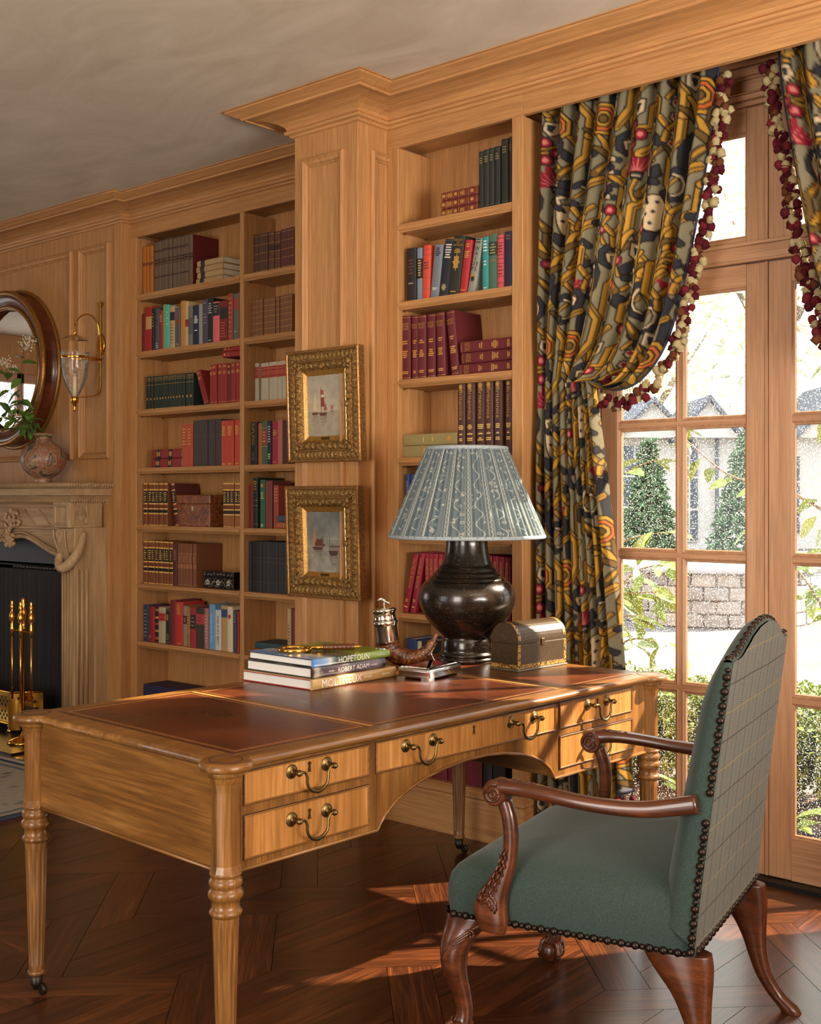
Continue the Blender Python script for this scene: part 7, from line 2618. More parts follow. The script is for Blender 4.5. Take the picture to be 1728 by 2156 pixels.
bead_row(1.430, 0.292, 1.017, 0.0085, 0.017, 'leaf_carving')
fz = MB()
fz.add(*(lambda m: (m.v, m.f))(ring_mould(0.905, 0.185, [(0, 1.175), (0.014, 1.178), (0.014, 1.190), (0.004, 1.194), (0.0, 1.198), (0.0, 1.300), (0.006, 1.304), (0.010, 1.318), (0.022, 1.330), (0.040, 1.345), (0.060, 1.372)])))
fz.box(-0.903, 0.903, -0.183, 0, 1.177, 1.370)
obj('frieze', fz, PINEX, mp)
bead_row(1.342, 0.225, 0.945, 0.010, 0.016, 'egg_carving')
for s in (1, -1):
    # projecting block over each jamb, with a sunk panel and a carved side
    blk = obj('frieze_block', MB().box(s * 0.770 if s > 0 else -0.935, 0.935 if s > 0 else -0.770, -0.235, -0.02, 1.190, 1.335), PINE, mp, bevel=0.003)
    obj('block_panel', MB().rect_sweep(min(s * 0.785, s * 0.920), max(s * 0.785, s * 0.920), 1.205, 1.320, [(0, 0), (0.003, 0.006), (0.010, 0.006), (0.014, 0.0), (0.016, -0.004)], lambda a, b, h: (a, -0.235 - h, b)), PINE, blk)
    obj('block_panel', MB().rect_sweep(-0.215, -0.115, 1.205, 1.320, [(0, 0), (0.003, 0.006), (0.010, 0.006), (0.014, 0.0)], lambda a, b, h: (s * (0.935 + h), a, b)), PINE, blk)
    ac = MB()
    for k in range(9):
        a = PI * k / 8
        ac.tube(catmull([(s * 0.940, -0.165, 1.225), (s * 0.943, -0.165 + 0.020 * math.cos(a), 1.245 + 0.014 * math.sin(a)), (s * 0.941, -0.165 + 0.038 * math.cos(a), 1.255 + 0.048 * math.sin(a))], 4), 0.0034, 5)
    o = obj('acanthus', ac, PINE, blk)
    o['kind'] = 'stuff'
    # jamb: stepped pilaster with flutes
    jb = obj('jamb', MB().box(*sorted((s * 0.808, s * 0.940)), -0.205, 0, 0, 1.19), PINE, mp, bevel=0.003)
    for k in range(4):
        x = s * (0.826 + 0.028 * k)
        obj('reed', MB().tube([(x, -0.207, 0.12), (x, -0.207, 0.955)], 0.009, 8, flat=0.5), PINE, jb)
    for k in range(3):
        y = -0.185 + 0.030 * k
        obj('reed', MB().tube([(s * 0.941, y, 0.12), (s * 0.941, y, 0.955)], 0.009, 8, flat=0.6), PINE, jb)
    obj('jamb_base', MB().box(*sorted((s * 0.800, s * 0.955)), -0.220, 0, 0, 0.105), PINE, jb, bevel=0.004)
    obj('return_panel', MB().box(*sorted((s * 0.930, s * 0.952)), -0.078, 0, 0.10, 1.19), PINE, jb, bevel=0.002)
    # console: shield-shaped bracket with a swag of husks
    cons = MB()
    rings = []
    for z, hw_, d_ in ((1.185, 0.062, 0.052), (1.165, 0.066, 0.060), (1.13, 0.064, 0.058), (1.09, 0.054, 0.050), (1.05, 0.040, 0.038), (1.015, 0.024, 0.024), (0.995, 0.010, 0.010)):
        rings.append([(s * 0.872 + hw_ * math.copysign(abs(math.cos(a)) ** 0.7, math.cos(a)), -0.205 - d_ * max(0, math.sin(a)) ** 0.8, z) for a in [PI * k / 10 for k in range(11)]])
    cons.loft(rings, False, False)
    co_ = obj('console', cons, PINE, mp)
    for f in (-1, 1):
        sp = [(s * 0.872 + f * (0.056 - 0.026 * (k / 20) ** 1.5), -0.262 + 0.05 * (k / 20) ** 2, 1.178 - 0.165 * k / 20) for k in range(21)]
        obj('scroll_edge', MB().tube(sp, 0.0075, 7), PINE, co_)
    for k in range(3):
        obj('carved_petal', MB().ball((0, 0, 0), 1, 8, 5, Matrix.Translation((s * 0.872 + (k - 1) * 0.024, -0.258, 1.150 - 0.02 * (k == 1))) @ Matrix.Diagonal((0.013, 0.010, 0.026, 1))), PINE, co_)
    husk = catmull([(s * 0.838, -0.232, 1.045), (s * 0.842, -0.244, 1.005), (s * 0.868, -0.252, 0.972), (s * 0.902, -0.246, 0.968), (s * 0.930, -0.225, 0.995), (s * 0.948, -0.195, 1.045), (s * 0.950, -0.170, 1.100), (s * 0.948, -0.150, 1.165)], 6)
    rr = [max(0.004, 0.028 * math.sin(PI * min(1, 0.15 + 0.62 * (1 - k / (len(husk) - 1)) ** 0.8)) * (1 + 0.14 * (k % 2))) for k in range(len(husk))]
    obj('husk_swag', MB().tube(husk, rr, 10), PINE, co_)
# shaped apron over the opening
apr = [(-0.808, 1.20)]
edge = [(0.0, 1.105), (0.10, 1.100), (0.18, 1.110), (0.26, 1.125), (0.34, 1.130), (0.42, 1.120), (0.52, 1.090), (0.62, 1.055), (0.70, 1.035), (0.76, 1.028), (0.808, 1.028)]
full = [(-a, b) for a, b in edge[::-1]] + edge[1:]
obj('apron', MB().prism([(-0.808, 1.20)] + full + [(0.808, 1.20)], -0.165, -0.12, 'y'), PINEX, mp)
obj('apron_scroll', MB().tube([(a, -0.170, b) for a, b in catmull(full, 3)], 0.014, 8, up=(0, 1, 0)), PINE, mp)
obj('apron_fillet', MB().tube([(a, -0.180, b + 0.022) for a, b in catmull(full, 3)], 0.007, 6, up=(0, 1, 0)), PINE, mp)
# centre cartouche of leaves
ct = MB()
_q = random.Random(21)
for k in range(34):
    a = _q.uniform(0, 2 * PI)
    r = _q.uniform(0.02, 0.15)
    ct.ball((0, 0, 0), 1, 7, 4, Matrix.Translation((0.30 + r * math.cos(a) * 0.8 - 0.05, -0.205, 1.225 + r * math.sin(a) * 0.45)) @ Matrix.Rotation(a, 4, 'Y') @ Matrix.Diagonal((0.022, 0.012, 0.011, 1)))
for k in range(30):
    a = _q.uniform(0, 2 * PI)
    r = _q.uniform(0.0, 0.12)
    ct.ball((0, 0, 0), 1, 7, 4, Matrix.Translation((0.22 + r * math.cos(a) * 0.6, -0.195, 1.115 + r * math.sin(a) * 0.5)) @ Matrix.Rotation(a, 4, 'Y') @ Matrix.Diagonal((0.024, 0.014, 0.012, 1)))
o = obj('leaf_cartouche', ct, PINE, mp)
o['kind'] = 'stuff'
for x in (0.44, 0.60):
    obj('ribbon', MB().tube([(x - 0.05, -0.188, 1.29), (x + 0.06, -0.188, 1.205)], 0.004, 6), PINE, mp)

# firebox, slab and mesh curtain
fb = MB()
fb.box(-7.53, -5.87, 4.55, 4.60, 0, 1.1).box(-7.56, -7.53, 3.97, 4.6, 0, 1.1).box(-5.87, -5.84, 3.97, 4.6, 0, 1.1).box(-7.53, -5.87, 3.97, 4.6, 1.02, 1.06).box(-7.53, -5.87, 3.97, 4.6, -0.02, 0.0)
struct('wall_firebox', fb, M['dark'], 'dark brick lined firebox')
slab = MB().box(-7.50, -5.87, 3.90, 3.96, 0.965, 1.135).box(-7.53, -5.87, 3.955, 3.965, 0.96, 1.15)
obj('slate_slip', slab, plain('black_slate', lin((40, 38, 42)), 0.55, nscale=30, namt=0.3), mp).matrix_parent_inverse = Matrix.Translation((-MC, -3.97, 0))
sc = thing('fire_screen', 'black mesh curtain hanging from a rod in the fireplace', 'fire screen', (MC, 3.93, 0.03))
obj('rod', MB().tube([(-0.80, 0, 0.915), (0.80, 0, 0.915)], 0.008, 8), M['black_metal'], sc)
for k in range(44):
    obj('curtain_ring', MB().tube([(0.02 + 0.0185 * k + 0.006 * math.cos(a), -0.002 * (k % 2), 0.908 + 0.013 * math.sin(a)) for a in [2 * PI * q / 10 for q in range(11)]], 0.0016, 5, up=(0, 1, 0)), plain('ring_steel', lin((120, 112, 106)), 0.3, 0.9) if k == 0 else bpy.data.materials['ring_steel'], sc)
obj('mesh_curtain', MB().grid(lambda a, b: (-0.80 + 1.60 * a, 0.012 * math.sin(a * 190) + 0.004 * math.sin(a * 77), 0.89 * b), 420, 4), plain('fine_mesh', lin((26, 20, 18)), 0.6, 0.4), sc)
struct('floor_hearth', MB().box(-7.7, -5.62, 3.30, 3.985, 0.0, 0.012), plain('black_hearth', lin((26, 24, 24)), 0.35), 'black stone hearth')

# ------------------------------------------------------------------ brass fender
fd = thing('fender', 'pierced brass fender standing before the fireplace', 'fender', (0, 0, 0.012))
FB = M['brass']


def fender_side(p, q, name):
    p, q = Vector(p), Vector(q)
    L_ = (q - p).length
    ang = math.atan2(q.y - p.y, q.x - p.x)
    T = Matrix.Translation((p.x, p.y, 0)) @ Matrix.Rotation(ang, 4, 'Z')
    pl = obj('plate', MB().box(0, L_, -0.002, 0.002, 0.045, 0.225, T), FB, fd)
    obj('rail', MB().tube([tuple(T @ Vector((0, 0, 0.228))), tuple(T @ Vector((L_, 0, 0.228)))], 0.007, 8), FB, pl)
    obj('foot_rail', MB().tube([tuple(T @ Vector((0, 0, 0.048))), tuple(T @ Vector((L_, 0, 0.048)))], 0.009, 8), FB, pl)
    n = max(1, int(L_ / 0.16))
    holes = MB()
    for k in range(n):
        for zz in (0.175, 0.095):
            cx = L_ * (k + 0.5) / n
            for sgn in (-1, 1):
                for i in range(6):
                    for j in range(3):
                        a = cx + (i - 2.5) * 0.018
                        b = zz + (j - 1) * 0.020
                        if (i + j) % 2 == 0:
                            holes.ball((0, 0, 0), 1, 6, 4, T @ Matrix.Translation((a, sgn * 0.0024, b)) @ Matrix.Diagonal((0.0085, 0.0012, 0.0095, 1)))
    o = obj('pierced_work', holes, M['dark'], pl)
    o['kind'] = 'stuff'


fender_side((-7.30, 3.60), (-6.13, 3.60), 'front')
fender_side((-6.13, 3.60), (-6.02, 3.74), 'right')
fender_side((-7.42, 3.74), (-7.30, 3.60), 'left')
for x, y in ((-6.14, 3.60), (-6.03, 3.73), (-7.29, 3.60)):
    obj('claw_foot', MB().lathe([(0.012, 0), (0.020, 0.006), (0.014, 0.016), (0.010, 0.026), (0.016, 0.036), (0.012, 0.046)], 10, Matrix.Translation((x, y, 0))), FB, fd)

# ------------------------------------------------------------------ fire tools on their stand
TX, TY = -5.83, 3.50
fs = thing('fire_tool_stand', 'brass stand holding the fire irons beside the hearth', 'stand', (TX, TY, 0.012))
obj('base', MB().lathe([(0.085, 0), (0.088, 0.006), (0.080, 0.014), (0.060, 0.022), (0.030, 0.030), (0.014, 0.045), (0.009, 0.06)], 24), FB, fs)
obj('post', MB().lathe([(0.009, 0.05), (0.008, 0.62), (0.016, 0.625), (0.016, 0.632), (0.008, 0.64), (0.013, 0.655), (0.009, 0.668), (0.016, 0.70), (0.019, 0.715), (0.012, 0.738), (0.008, 0.745), (0.013, 0.762), (0.008, 0.772), (0.011, 0.785), (0.004, 0.797), (0, 0.80)], 14), FB, fs)
obj('cross_bar', MB().tube(catmull([(-0.105, -0.005, 0.605), (-0.06, 0.006, 0.612), (0, 0, 0.615), (0.035, -0.01, 0.613), (0.075, 0.0, 0.610)], 5), 0.006, 8, flat=0.6), FB, fs)
KN = [(0.007, 0.585), (0.006, 0.60), (0.011, 0.612), (0.012, 0.625), (0.008, 0.636), (0.010, 0.645), (0.006, 0.652), (0.016, 0.675), (0.018, 0.690), (0.012, 0.712), (0.006, 0.722), (0.011, 0.735), (0.010, 0.752), (0.005, 0.760), (0.009, 0.770), (0.003, 0.780), (0, 0.782)]


def tool(name, label, dx, dy, parts):
    t = thing(name, label, 'fire tool', (TX + dx, TY + dy, 0.012), 0, 'brass fire irons')
    obj('handle', MB().lathe(KN, 12), FB, t)
    obj('shaft', MB().tube([(0, 0, 0.22), (0, 0, 0.59)], 0.0055, 8), FB, t)
    parts(t)


tool('fire_shovel', 'brass fire shovel, leftmost of the fire irons', -0.095, -0.012, lambda t: obj('blade', MB().grid(lambda a, b: (-0.05 + 0.10 * a * (1), -0.02 + 0.04 * (2 * a - 1) ** 2, 0.22 - 0.16 * b + 0.02 * (1 - (2 * a - 1) ** 2) * (1 - b)), 10, 8), FB, t))
tool('fire_poker', 'brass poker hanging next to the stand post', 0.022, -0.030, lambda t: obj('point', MB().tube([(0, 0, 0.225), (0, 0, 0.12), (0.012, 0, 0.10)], [0.006, 0.006, 0.002], 8), FB, t))
tool('hearth_brush', 'brass hearth brush, rightmost of the fire irons', 0.072, 0.004, lambda t: (obj('brush_head', MB().box(-0.045, 0.055, -0.014, 0.014, 0.205, 0.232), FB, t, bevel=0.003), obj('bristles', MB().box(-0.043, 0.053, -0.012, 0.012, 0.13, 0.206), plain('dark_bristle', lin((40, 30, 22)), 0.9), t)))

# ------------------------------------------------------------------ round mirror
def red_lacquer():
    t = NT('red_brown_frame')
    n = t.noise(t.coord('Object'), 12, 4, 0.6)
    col = t.ramp(n, [(0.35, lin((66, 26, 14))), (0.65, lin((112, 50, 26)))])
    return t.set(col, 0.3, 0, 0.25)


mr = thing('round_mirror', 'round mirror in deep red-brown and gilt frame over the mantel', 'mirror', (-6.68, 3.968, 2.16))
mr.rotation_euler = (PI / 2, 0, 0)
RL = red_lacquer()
GG = gold_leaf('mirror_gilding', lin((120, 78, 30)), lin((186, 132, 56)), 0.32, 0.1)
obj('frame', MB().lathe([(0.488, 0.0), (0.490, 0.012), (0.470, 0.030), (0.462, 0.060), (0.468, 0.090), (0.462, 0.108), (0.440, 0.110), (0.412, 0.098), (0.398, 0.085), (0.385, 0.080), (0.372, 0.050)], 90, None, True, False), RL, mr)
for r, h, s_ in ((0.487, 0.012, 0.012), (0.468, 0.106, 0.017), (0.384, 0.084, 0.013)):
    obj('gilt_ring', MB().tube([(r * math.cos(2 * PI * k / 90), r * math.sin(2 * PI * k / 90), h) for k in range(91)], s_, 10, caps=False), GG, mr)
obj('mirror_glass', MB().lathe([(0.0, 0.052), (0.36, 0.052), (0.378, 0.050)], 64, None, False, False), plain('mirror_silvering', (0.9, 0.88, 0.84), 0.02, 1.0), mr)

# ------------------------------------------------------------------ wall lantern
SX = -5.777
ln = thing('wall_lantern', 'brass wall lantern with etched glass bell beside the mirror', 'wall lamp', (SX, 3.966, 0))
BR = M['brass']
obj('back_bar', MB().tube(catmull([(0, -0.012, 2.475), (0, -0.012, 2.30), (0, -0.012, 2.10), (0, -0.016, 1.99), (0, -0.030, 1.955), (0, -0.080, 1.940), (0, -0.165, 1.930)], 5), 0.013, 8, flat=0.25, up=(0, 1, 0.01)), BR, ln)
cr_ = [(-0.022, 2.49), (-0.024, 2.475), (-0.012, 2.455), (0.012, 2.455), (0.024, 2.475), (0.022, 2.49), (0.010, 2.482), (0, 2.495), (-0.010, 2.482)]
obj('bar_crown', MB().prism(cr_, -0.015, -0.008, 'y'), BR, ln)
obj('wall_plate', MB().lathe([(0.038, 0.0), (0.040, 0.004), (0.036, 0.008), (0.0, 0.012)], 24, Matrix.Translation((0, 0, 2.245)) @ Matrix.Rotation(PI / 2, 4, 'X') @ Matrix.Diagonal((1, 1.55, 1, 1))), BR, ln)
obj('hook_arm', MB().tube(catmull([(0, -0.014, 2.295), (0, -0.022, 2.35), (0, -0.050, 2.395), (0, -0.095, 2.410), (0, -0.140, 2.390), (0, -0.172, 2.350)], 5), 0.0045, 8), BR, ln)
obj('chain', MB().tube([(0, -0.172, 2.355), (0, -0.176, 2.33), (0, -0.172, 2.305), (0, -0.176, 2.28)], [0.004, 0.008, 0.004, 0.010], 8), BR, ln)
bell = Matrix.Translation((0, -0.176, 0))
obj('smoke_bell', MB().lathe([(0.012, 2.285), (0.04, 2.275), (0.076, 2.262), (0.082, 2.258)], 28, bell, True, False), M['clear'], ln)


def etched():
    t = NT('etched_glass')
    tr = t.new('ShaderNodeBsdfTransparent')
    gl = t.new('ShaderNodeBsdfGlossy')
    gl.inputs['Roughness'].default_value = 0.08
    df = t.new('ShaderNodeBsdfDiffuse')
    df.inputs[0].default_value = (0.75, 0.7, 0.62, 1)
    fr = t.new('ShaderNodeFresnel')
    fr.inputs[0].default_value = 1.35
    m1 = t.new('ShaderNodeMixShader')
    t.l.new(fr.outputs[0], m1.inputs[0])
    t.l.new(tr.outputs[0], m1.inputs[1])
    t.l.new(gl.outputs[0], m1.inputs[2])
    n = t.noise(t.coord('Object'), 70, 2, 0.5)
    k = t.ramp(n, [(0.5, (0.03, 0.03, 0.03)), (0.6, (0.22, 0.22, 0.22))])
    m2 = t.new('ShaderNodeMixShader')
    t.l.new(k, m2.inputs[0])
    t.l.new(m1.outputs[0], m2.inputs[1])
    t.l.new(df.outputs[0], m2.inputs[2])
    t.l.new(m2.outputs[0], t.out.inputs[0])
    return t.m


obj('glass_bell', MB().lathe([(0.016, 1.930), (0.030, 1.955), (0.052, 2.00), (0.068, 2.05), (0.076, 2.10), (0.079, 2.15), (0.080, 2.175), (0.084, 2.188), (0.080, 2.192)], 32, bell, True, False), etched(), ln)
obj('glass_band', MB().lathe([(0.0805, 2.148), (0.0815, 2.150), (0.0815, 2.160), (0.0805, 2.162)], 32, bell, True, False), BR, ln)
obj('band_bracket', MB().box(-0.022, 0.022, -0.10, -0.010, 2.146, 2.164), BR, ln, bevel=0.003)
obj('candle', MB().lathe([(0.011, 1.935), (0.011, 2.045), (0.004, 2.05), (0.002, 2.06)], 12, bell), plain('ivory_candle', lin((226, 206, 164)), 0.5), ln)
obj('cup', MB().lathe([(0.0, 1.848), (0.006, 1.852), (0.008, 1.866), (0.005, 1.874), (0.010, 1.880), (0.010, 1.892), (0.020, 1.896), (0.022, 1.930), (0.019, 1.934)], 18, bell), BR, ln)

# ------------------------------------------------------------------ vase with flowering branches on the mantel
def marbled():
    t = NT('marbled_vase')
    co = t.coord('Object')
    n = t.noise(t.mapping(co, (7, 7, 5)), 1, 3, 0.5, 3.2)
    col = t.ramp(n, [(0.28, lin((92, 70, 52))), (0.40, lin((150, 112, 84))), (0.47, lin((132, 66, 46))), (0.52, lin((164, 136, 104))), (0.60, lin((110, 84, 64))), (0.66, lin((58, 50, 46))), (0.74, lin((150, 120, 92)))])
    return t.set(col, 0.45, 0, 0.1)


VX, VY = -6.115, 3.80
va = thing('marbled_vase', 'round marbled brown pottery vase on the mantel shelf', 'vase', (VX, VY, 1.447))
obj('body', MB().lathe([(0.048, 0.0), (0.050, 0.010), (0.044, 0.020), (0.050, 0.028), (0.085, 0.050), (0.117, 0.085), (0.131, 0.120), (0.133, 0.145), (0.124, 0.180), (0.100, 0.212), (0.066, 0.236), (0.048, 0.250), (0.044, 0.262), (0.052, 0.276), (0.064, 0.286), (0.060, 0.290), (0.044, 0.276)], 40, None, True, False), marbled(), va)
LEAFM = plain('leaf_green', lin((86, 116, 42)), 0.5, nscale=30, namt=0.35)
STEMM = plain('woody_stem', lin((70, 50, 34)), 0.7)
FLWM = plain('pale_blossom', lin((214, 202, 172)), 0.8)


def leaf_verts(T, L_, W_, bend=0.2):
    pts = [(0, 0, 0), (W_ * 0.42, L_ * 0.3, 0.01 * bend), (W_ * 0.5, L_ * 0.5, -0.02 * bend * L_), (W_ * 0.3, L_ * 0.8, -bend * L_ * 0.25), (0, L_, -bend * L_ * 0.5), (-W_ * 0.3, L_ * 0.8, -bend * L_ * 0.25), (-W_ * 0.5, L_ * 0.5, -0.02 * bend * L_), (-W_ * 0.42, L_ * 0.3, 0.01 * bend), (0, L_ * 0.5, -W_ * 0.16)]
    return [tuple(T @ Vector(p)) for p in pts], [(0, 1, 2, 8), (8, 2, 3, 4), (0, 8, 6, 7), (8, 4, 5, 6)]


def branch(root, path, nleaf, L_, rng, flower_at=None):
    P = catmull(path, 6)
    obj('stem', MB().tube(P, [0.0028 - 0.0016 * k / len(P) for k in range(len(P))], 6), STEMM, root)
    for k in range(nleaf):
        i = int(len(P) * (0.25 + 0.72 * k / nleaf))
        p = Vector(P[min(i, len(P) - 1)])
        T = Matrix.Translation(p) @ Euler((rng.uniform(-0.9, 0.6), rng.uniform(-0.6, 0.6), rng.uniform(0, 2 * PI))).to_matrix().to_4x4()
        v, f = leaf_verts(T, L_ * rng.uniform(0.75, 1.2), L_ * 0.5, 0.5)
        obj('leaf', MB().add(v, f, None, True), LEAFM, root, fix=False)
    if flower_at:
        for c in flower_at:
            mb = MB()
            for k in range(46):
                d = Vector((rng.gauss(0, 1), rng.gauss(0, 1), rng.gauss(0, 0.7)))
                mb.ball(tuple(Vector(c) + d * 0.020), rng.uniform(0.003, 0.006), 5, 3)
            o = obj('blossom', mb, FLWM, root, fix=False)
            o['kind'] = 'stuff'


fl = thing('flowering_branches', 'leafy branches with cream blossom standing in the marbled vase', 'plant', (VX, VY - 0.02, 1.72))
_q = random.Random(31)
branch(fl, [(0, 0, -0.15), (-0.03, -0.02, 0.06), (-0.11, -0.05, 0.22), (-0.10, -0.06, 0.40), (-0.07, -0.06, 0.55)], 11, 0.105, _q, [(-0.06, -0.06, 0.53), (-0.03, -0.05, 0.56)])
branch(fl, [(0, 0, -0.15), (-0.05, 0.0, 0.05), (-0.17, -0.02, 0.14), (-0.27, -0.03, 0.26), (-0.33, -0.03, 0.42)], 12, 0.105, _q, [(-0.33, -0.04, 0.46), (-0.24, -0.04, 0.42)])
branch(fl, [(0, 0, -0.15), (-0.04, -0.04, 0.04), (-0.12, -0.10, 0.09), (-0.22, -0.14, 0.12)], 9, 0.10, _q, [(-0.13, -0.12, 0.11)])
branch(fl, [(0, 0, -0.15), (-0.02, -0.05, 0.04), (-0.02, -0.10, 0.07), (-0.07, -0.14, 0.02)], 7, 0.095, _q)
branch(fl, [(0, 0, -0.15), (-0.08, -0.02, 0.08), (-0.20, -0.06, 0.18), (-0.36, -0.08, 0.22)], 12, 0.105, _q, [(-0.30, -0.08, 0.26)])
branch(fl, [(0, 0, -0.15), (0.0, -0.03, 0.05), (0.02, -0.05, 0.10), (0.03, -0.06, 0.06)], 5, 0.06, _q)

# ------------------------------------------------------------------ rug
def rug_colors(nx, ny):
    X_, Y_ = np.meshgrid(np.linspace(0, 1, nx), np.linspace(0, 1, ny))
    rng = np.random.RandomState(8)
    base = np.zeros((ny, nx, 3)) + np.array(lin((176, 168, 152)))
    bl, be, nv = np.array(lin((104, 114, 124))), np.array(lin((150, 116, 84))), np.array(lin((62, 72, 88)))
    ex = np.minimum(1 - X_, X_) * 3.0
    ey = np.minimum(1 - Y_, Y_) * 2.7
    e = np.minimum(ex, ey)
    base[(e > 0.06) & (e < 0.09)] = bl
    base[(e > 0.40) & (e < 0.43)] = bl
    base[e < 0.03] = nv
    for k in range(260):
        cx, cy, r = rng.rand(), rng.rand(), rng.uniform(0.012, 0.03)
        m = (np.abs((X_ - cx) * 3.0) / r + np.abs((Y_ - cy) * 2.7) / (r * 1.3)) < 1 + 0.4 * np.sin(20 * X_ + k)
        base[m] = [bl, be, nv][k % 3] * 0.7 + base[m] * 0.3
    base *= (0.9 + 0.2 * rng.rand(ny, nx, 1))
    return base


RUGM = attr_mat('rug_pile', 'print', 0.95, 0.0, 0.35, 0.05, 0.3)
rg = thing('rug', 'pale blue and beige patterned rug lying before the fireplace', 'rug', (-6.0, 1.85, 0.0))
rg.rotation_euler = (0, 0, math.radians(2))
me = color_grid('pile', 260, 240, lambda i, j: (-1.5 + 3.0 * i, -1.35 + 2.7 * j, 0.009 + 0.0012 * math.sin(i * 61) * math.sin(j * 47)), rug_colors(260, 240), RUGM)
obj('pile', me, None, rg)
obj('binding', MB().rect_sweep(-1.503, 1.503, -1.353, 1.353, [(0, 0.0005), (0, 0.008), (0.006, 0.0105), (0.012, 0.008)], lambda a, b, h: (a, b, h)), plain('rug_binding', lin((58, 66, 82)), 0.95), rg)
frn = MB()
for k in range(420):
    x = -1.48 + 2.96 * k / 419
    frn.tube([(x, 1.35, 0.006), (x + _q.uniform(-0.012, 0.012), 1.40 + _q.uniform(0, 0.02), 0.003)], 0.002, 4)
o = obj('fringe', frn, plain('rug_fringe', lin((176, 170, 158)), 0.95), rg)
o['kind'] = 'stuff'

# ================================================================== THE GARDEN BEYOND THE GLASS
def gravel():
    t = NT('pale_gravel')
    co = t.coord('Object')
    n = t.noise(co, 26, 4, 0.7)
    n2 = t.noise(co, 0.9, 4, 0.6)
    k = t.math('MULTIPLY_ADD', n2, 0.6, t.math('MULTIPLY', n, 0.4))
    col = t.ramp(k, [(0.35, lin((104, 99, 98))), (0.55, lin((122, 118, 117))), (0.75, lin((134, 131, 130)))])
    return t.set(col, 0.9, spec=0.1)


struct('ground', MB().box(-60, 60, 4.15, 80, -0.30, -0.12), gravel(), 'pale gravel garden court')
SOIL = plain('garden_soil', lin((92, 70, 54)), 0.95, nscale=20, namt=0.4)
tag(obj('planting_bed', MB().grid(lambda a, b: (-5.5 + 9.5 * a, 4.35 + 1.75 * b, -0.118 + 0.02 * math.sin(a * 37) * math.sin(b * 9)), 60, 12), SOIL), 'strip of brown soil under the low hedge outside the doors', 'flower bed')

HEDG = plain('box_leaf', lin((128, 152, 66)), 0.5, nscale=9, namt=0.45)
GRN1 = plain('fresh_leaf', lin((134, 160, 70)), 0.45, nscale=6, namt=0.35)
GRN2 = plain('fir_green', lin((92, 122, 84)), 0.7, nscale=3, namt=0.4)
BARK = plain('pale_bark', lin((128, 114, 98)), 0.8, nscale=30, namt=0.3)


def leaf_cloud(name, n, fn, L_, mat, parent, rng, droop=0.4):
    mb = MB()
    vv, ff = [], []
    for k in range(n):
        p = fn(rng)
        T = Matrix.Translation(p) @ Euler((rng.uniform(-1.2, 1.2), rng.uniform(-1.0, 1.0), rng.uniform(0, 2 * PI))).to_matrix().to_4x4()
        l_ = L_ * rng.uniform(0.7, 1.25)
        pts = [(0, 0, 0), (l_ * 0.26, l_ * 0.5, 0), (0, l_, -droop * l_ * 0.4), (-l_ * 0.26, l_ * 0.5, 0)]
        b = len(vv)
        vv += [tuple(T @ Vector(q)) for q in pts]
        ff.append((b, b + 1, b + 2, b + 3))
    mb.v, mb.f, mb.sm = vv, ff, [False] * len(ff)
    o = obj(name, mb, mat, parent, fix=False)
    o['kind'] = 'stuff'
    return o


_q = random.Random(77)
# clipped hedge: single bushes in a row
for k, (hx, label) in enumerate(((-3.35, 'clipped box bush, leftmost outside the doors'), (-2.55, 'clipped box bush behind the left door leaf'), (-1.75, 'clipped box bush behind the meeting of the doors'), (-0.95, 'clipped box bush behind the right door leaf'), (-0.15, 'clipped box bush at the right end of the row'))):
    hb = thing('box_bush', label, 'bush', (hx, 5.55, -0.12), 0, 'low box hedge outside the doors')
    def shell(r):
        a, b = r.uniform(0, 2 * PI), r.random() ** 0.5
        e = 0.6
        c, s_ = math.cos(a), math.sin(a)
        x = 0.37 * math.copysign(abs(c) ** e, c)
        y = 0.36 * math.copysign(abs(s_) ** e, s_)
        z = r.random()
        if r.random() < 0.45:
            return Vector((x * b, y * b, 0.48 + r.uniform(-0.03, 0.05)))
        return Vector((x * r.uniform(0.85, 1.04), y * r.uniform(0.85, 1.04), 0.08 + 0.42 * z))
    leaf_cloud('leaves', 5200, shell, 0.040, HEDG, hb, _q)
    obj('twigs', MB().loft([[(0.34 * sc * math.cos(a), 0.27 * sc * math.sin(a), z) for a in [2 * PI * q / 12 for q in range(12)]] for sc, z in ((0.6, 0.0), (1.0, 0.12), (1.0, 0.40), (0.8, 0.46))]), plain('hedge_core', lin((70, 84, 40)), 0.9) if k == 0 else bpy.data.materials['hedge_core'], hb)

# broad-leaved plants in the bed
def rosette_plant(x, y, n, L_, label):
    t = thing('border_plant', label, 'plant', (x, y, -0.10), 0, 'low plants at the foot of the hedge')
    for k in range(n):
        a = 2 * PI * k / n + _q.uniform(-0.3, 0.3)
        T = Matrix.Rotation(a, 4, 'Z') @ Matrix.Rotation(_q.uniform(0.3, 1.0), 4, 'X') @ Matrix.Translation((0, 0.02, 0))
        v, f = leaf_verts(T, L_ * _q.uniform(0.8, 1.2), L_ * 0.42, 0.7)
        obj('leaf', MB().add(v, f, None, True), GRN1, t, fix=False)


for x, y, n, L_, label in ((-2.48, 4.95, 12, 0.26, 'broad-leaved plant behind the desk corner'), (-2.08, 4.85, 10, 0.24, 'broad-leaved plant behind the chair arm'), (-1.52, 4.75, 12, 0.26, 'broad-leaved plant low behind the right door leaf'), (-1.30, 4.90, 10, 0.22, 'small plant at the right edge behind the door')):
    rosette_plant(x, y, n, L_, label)


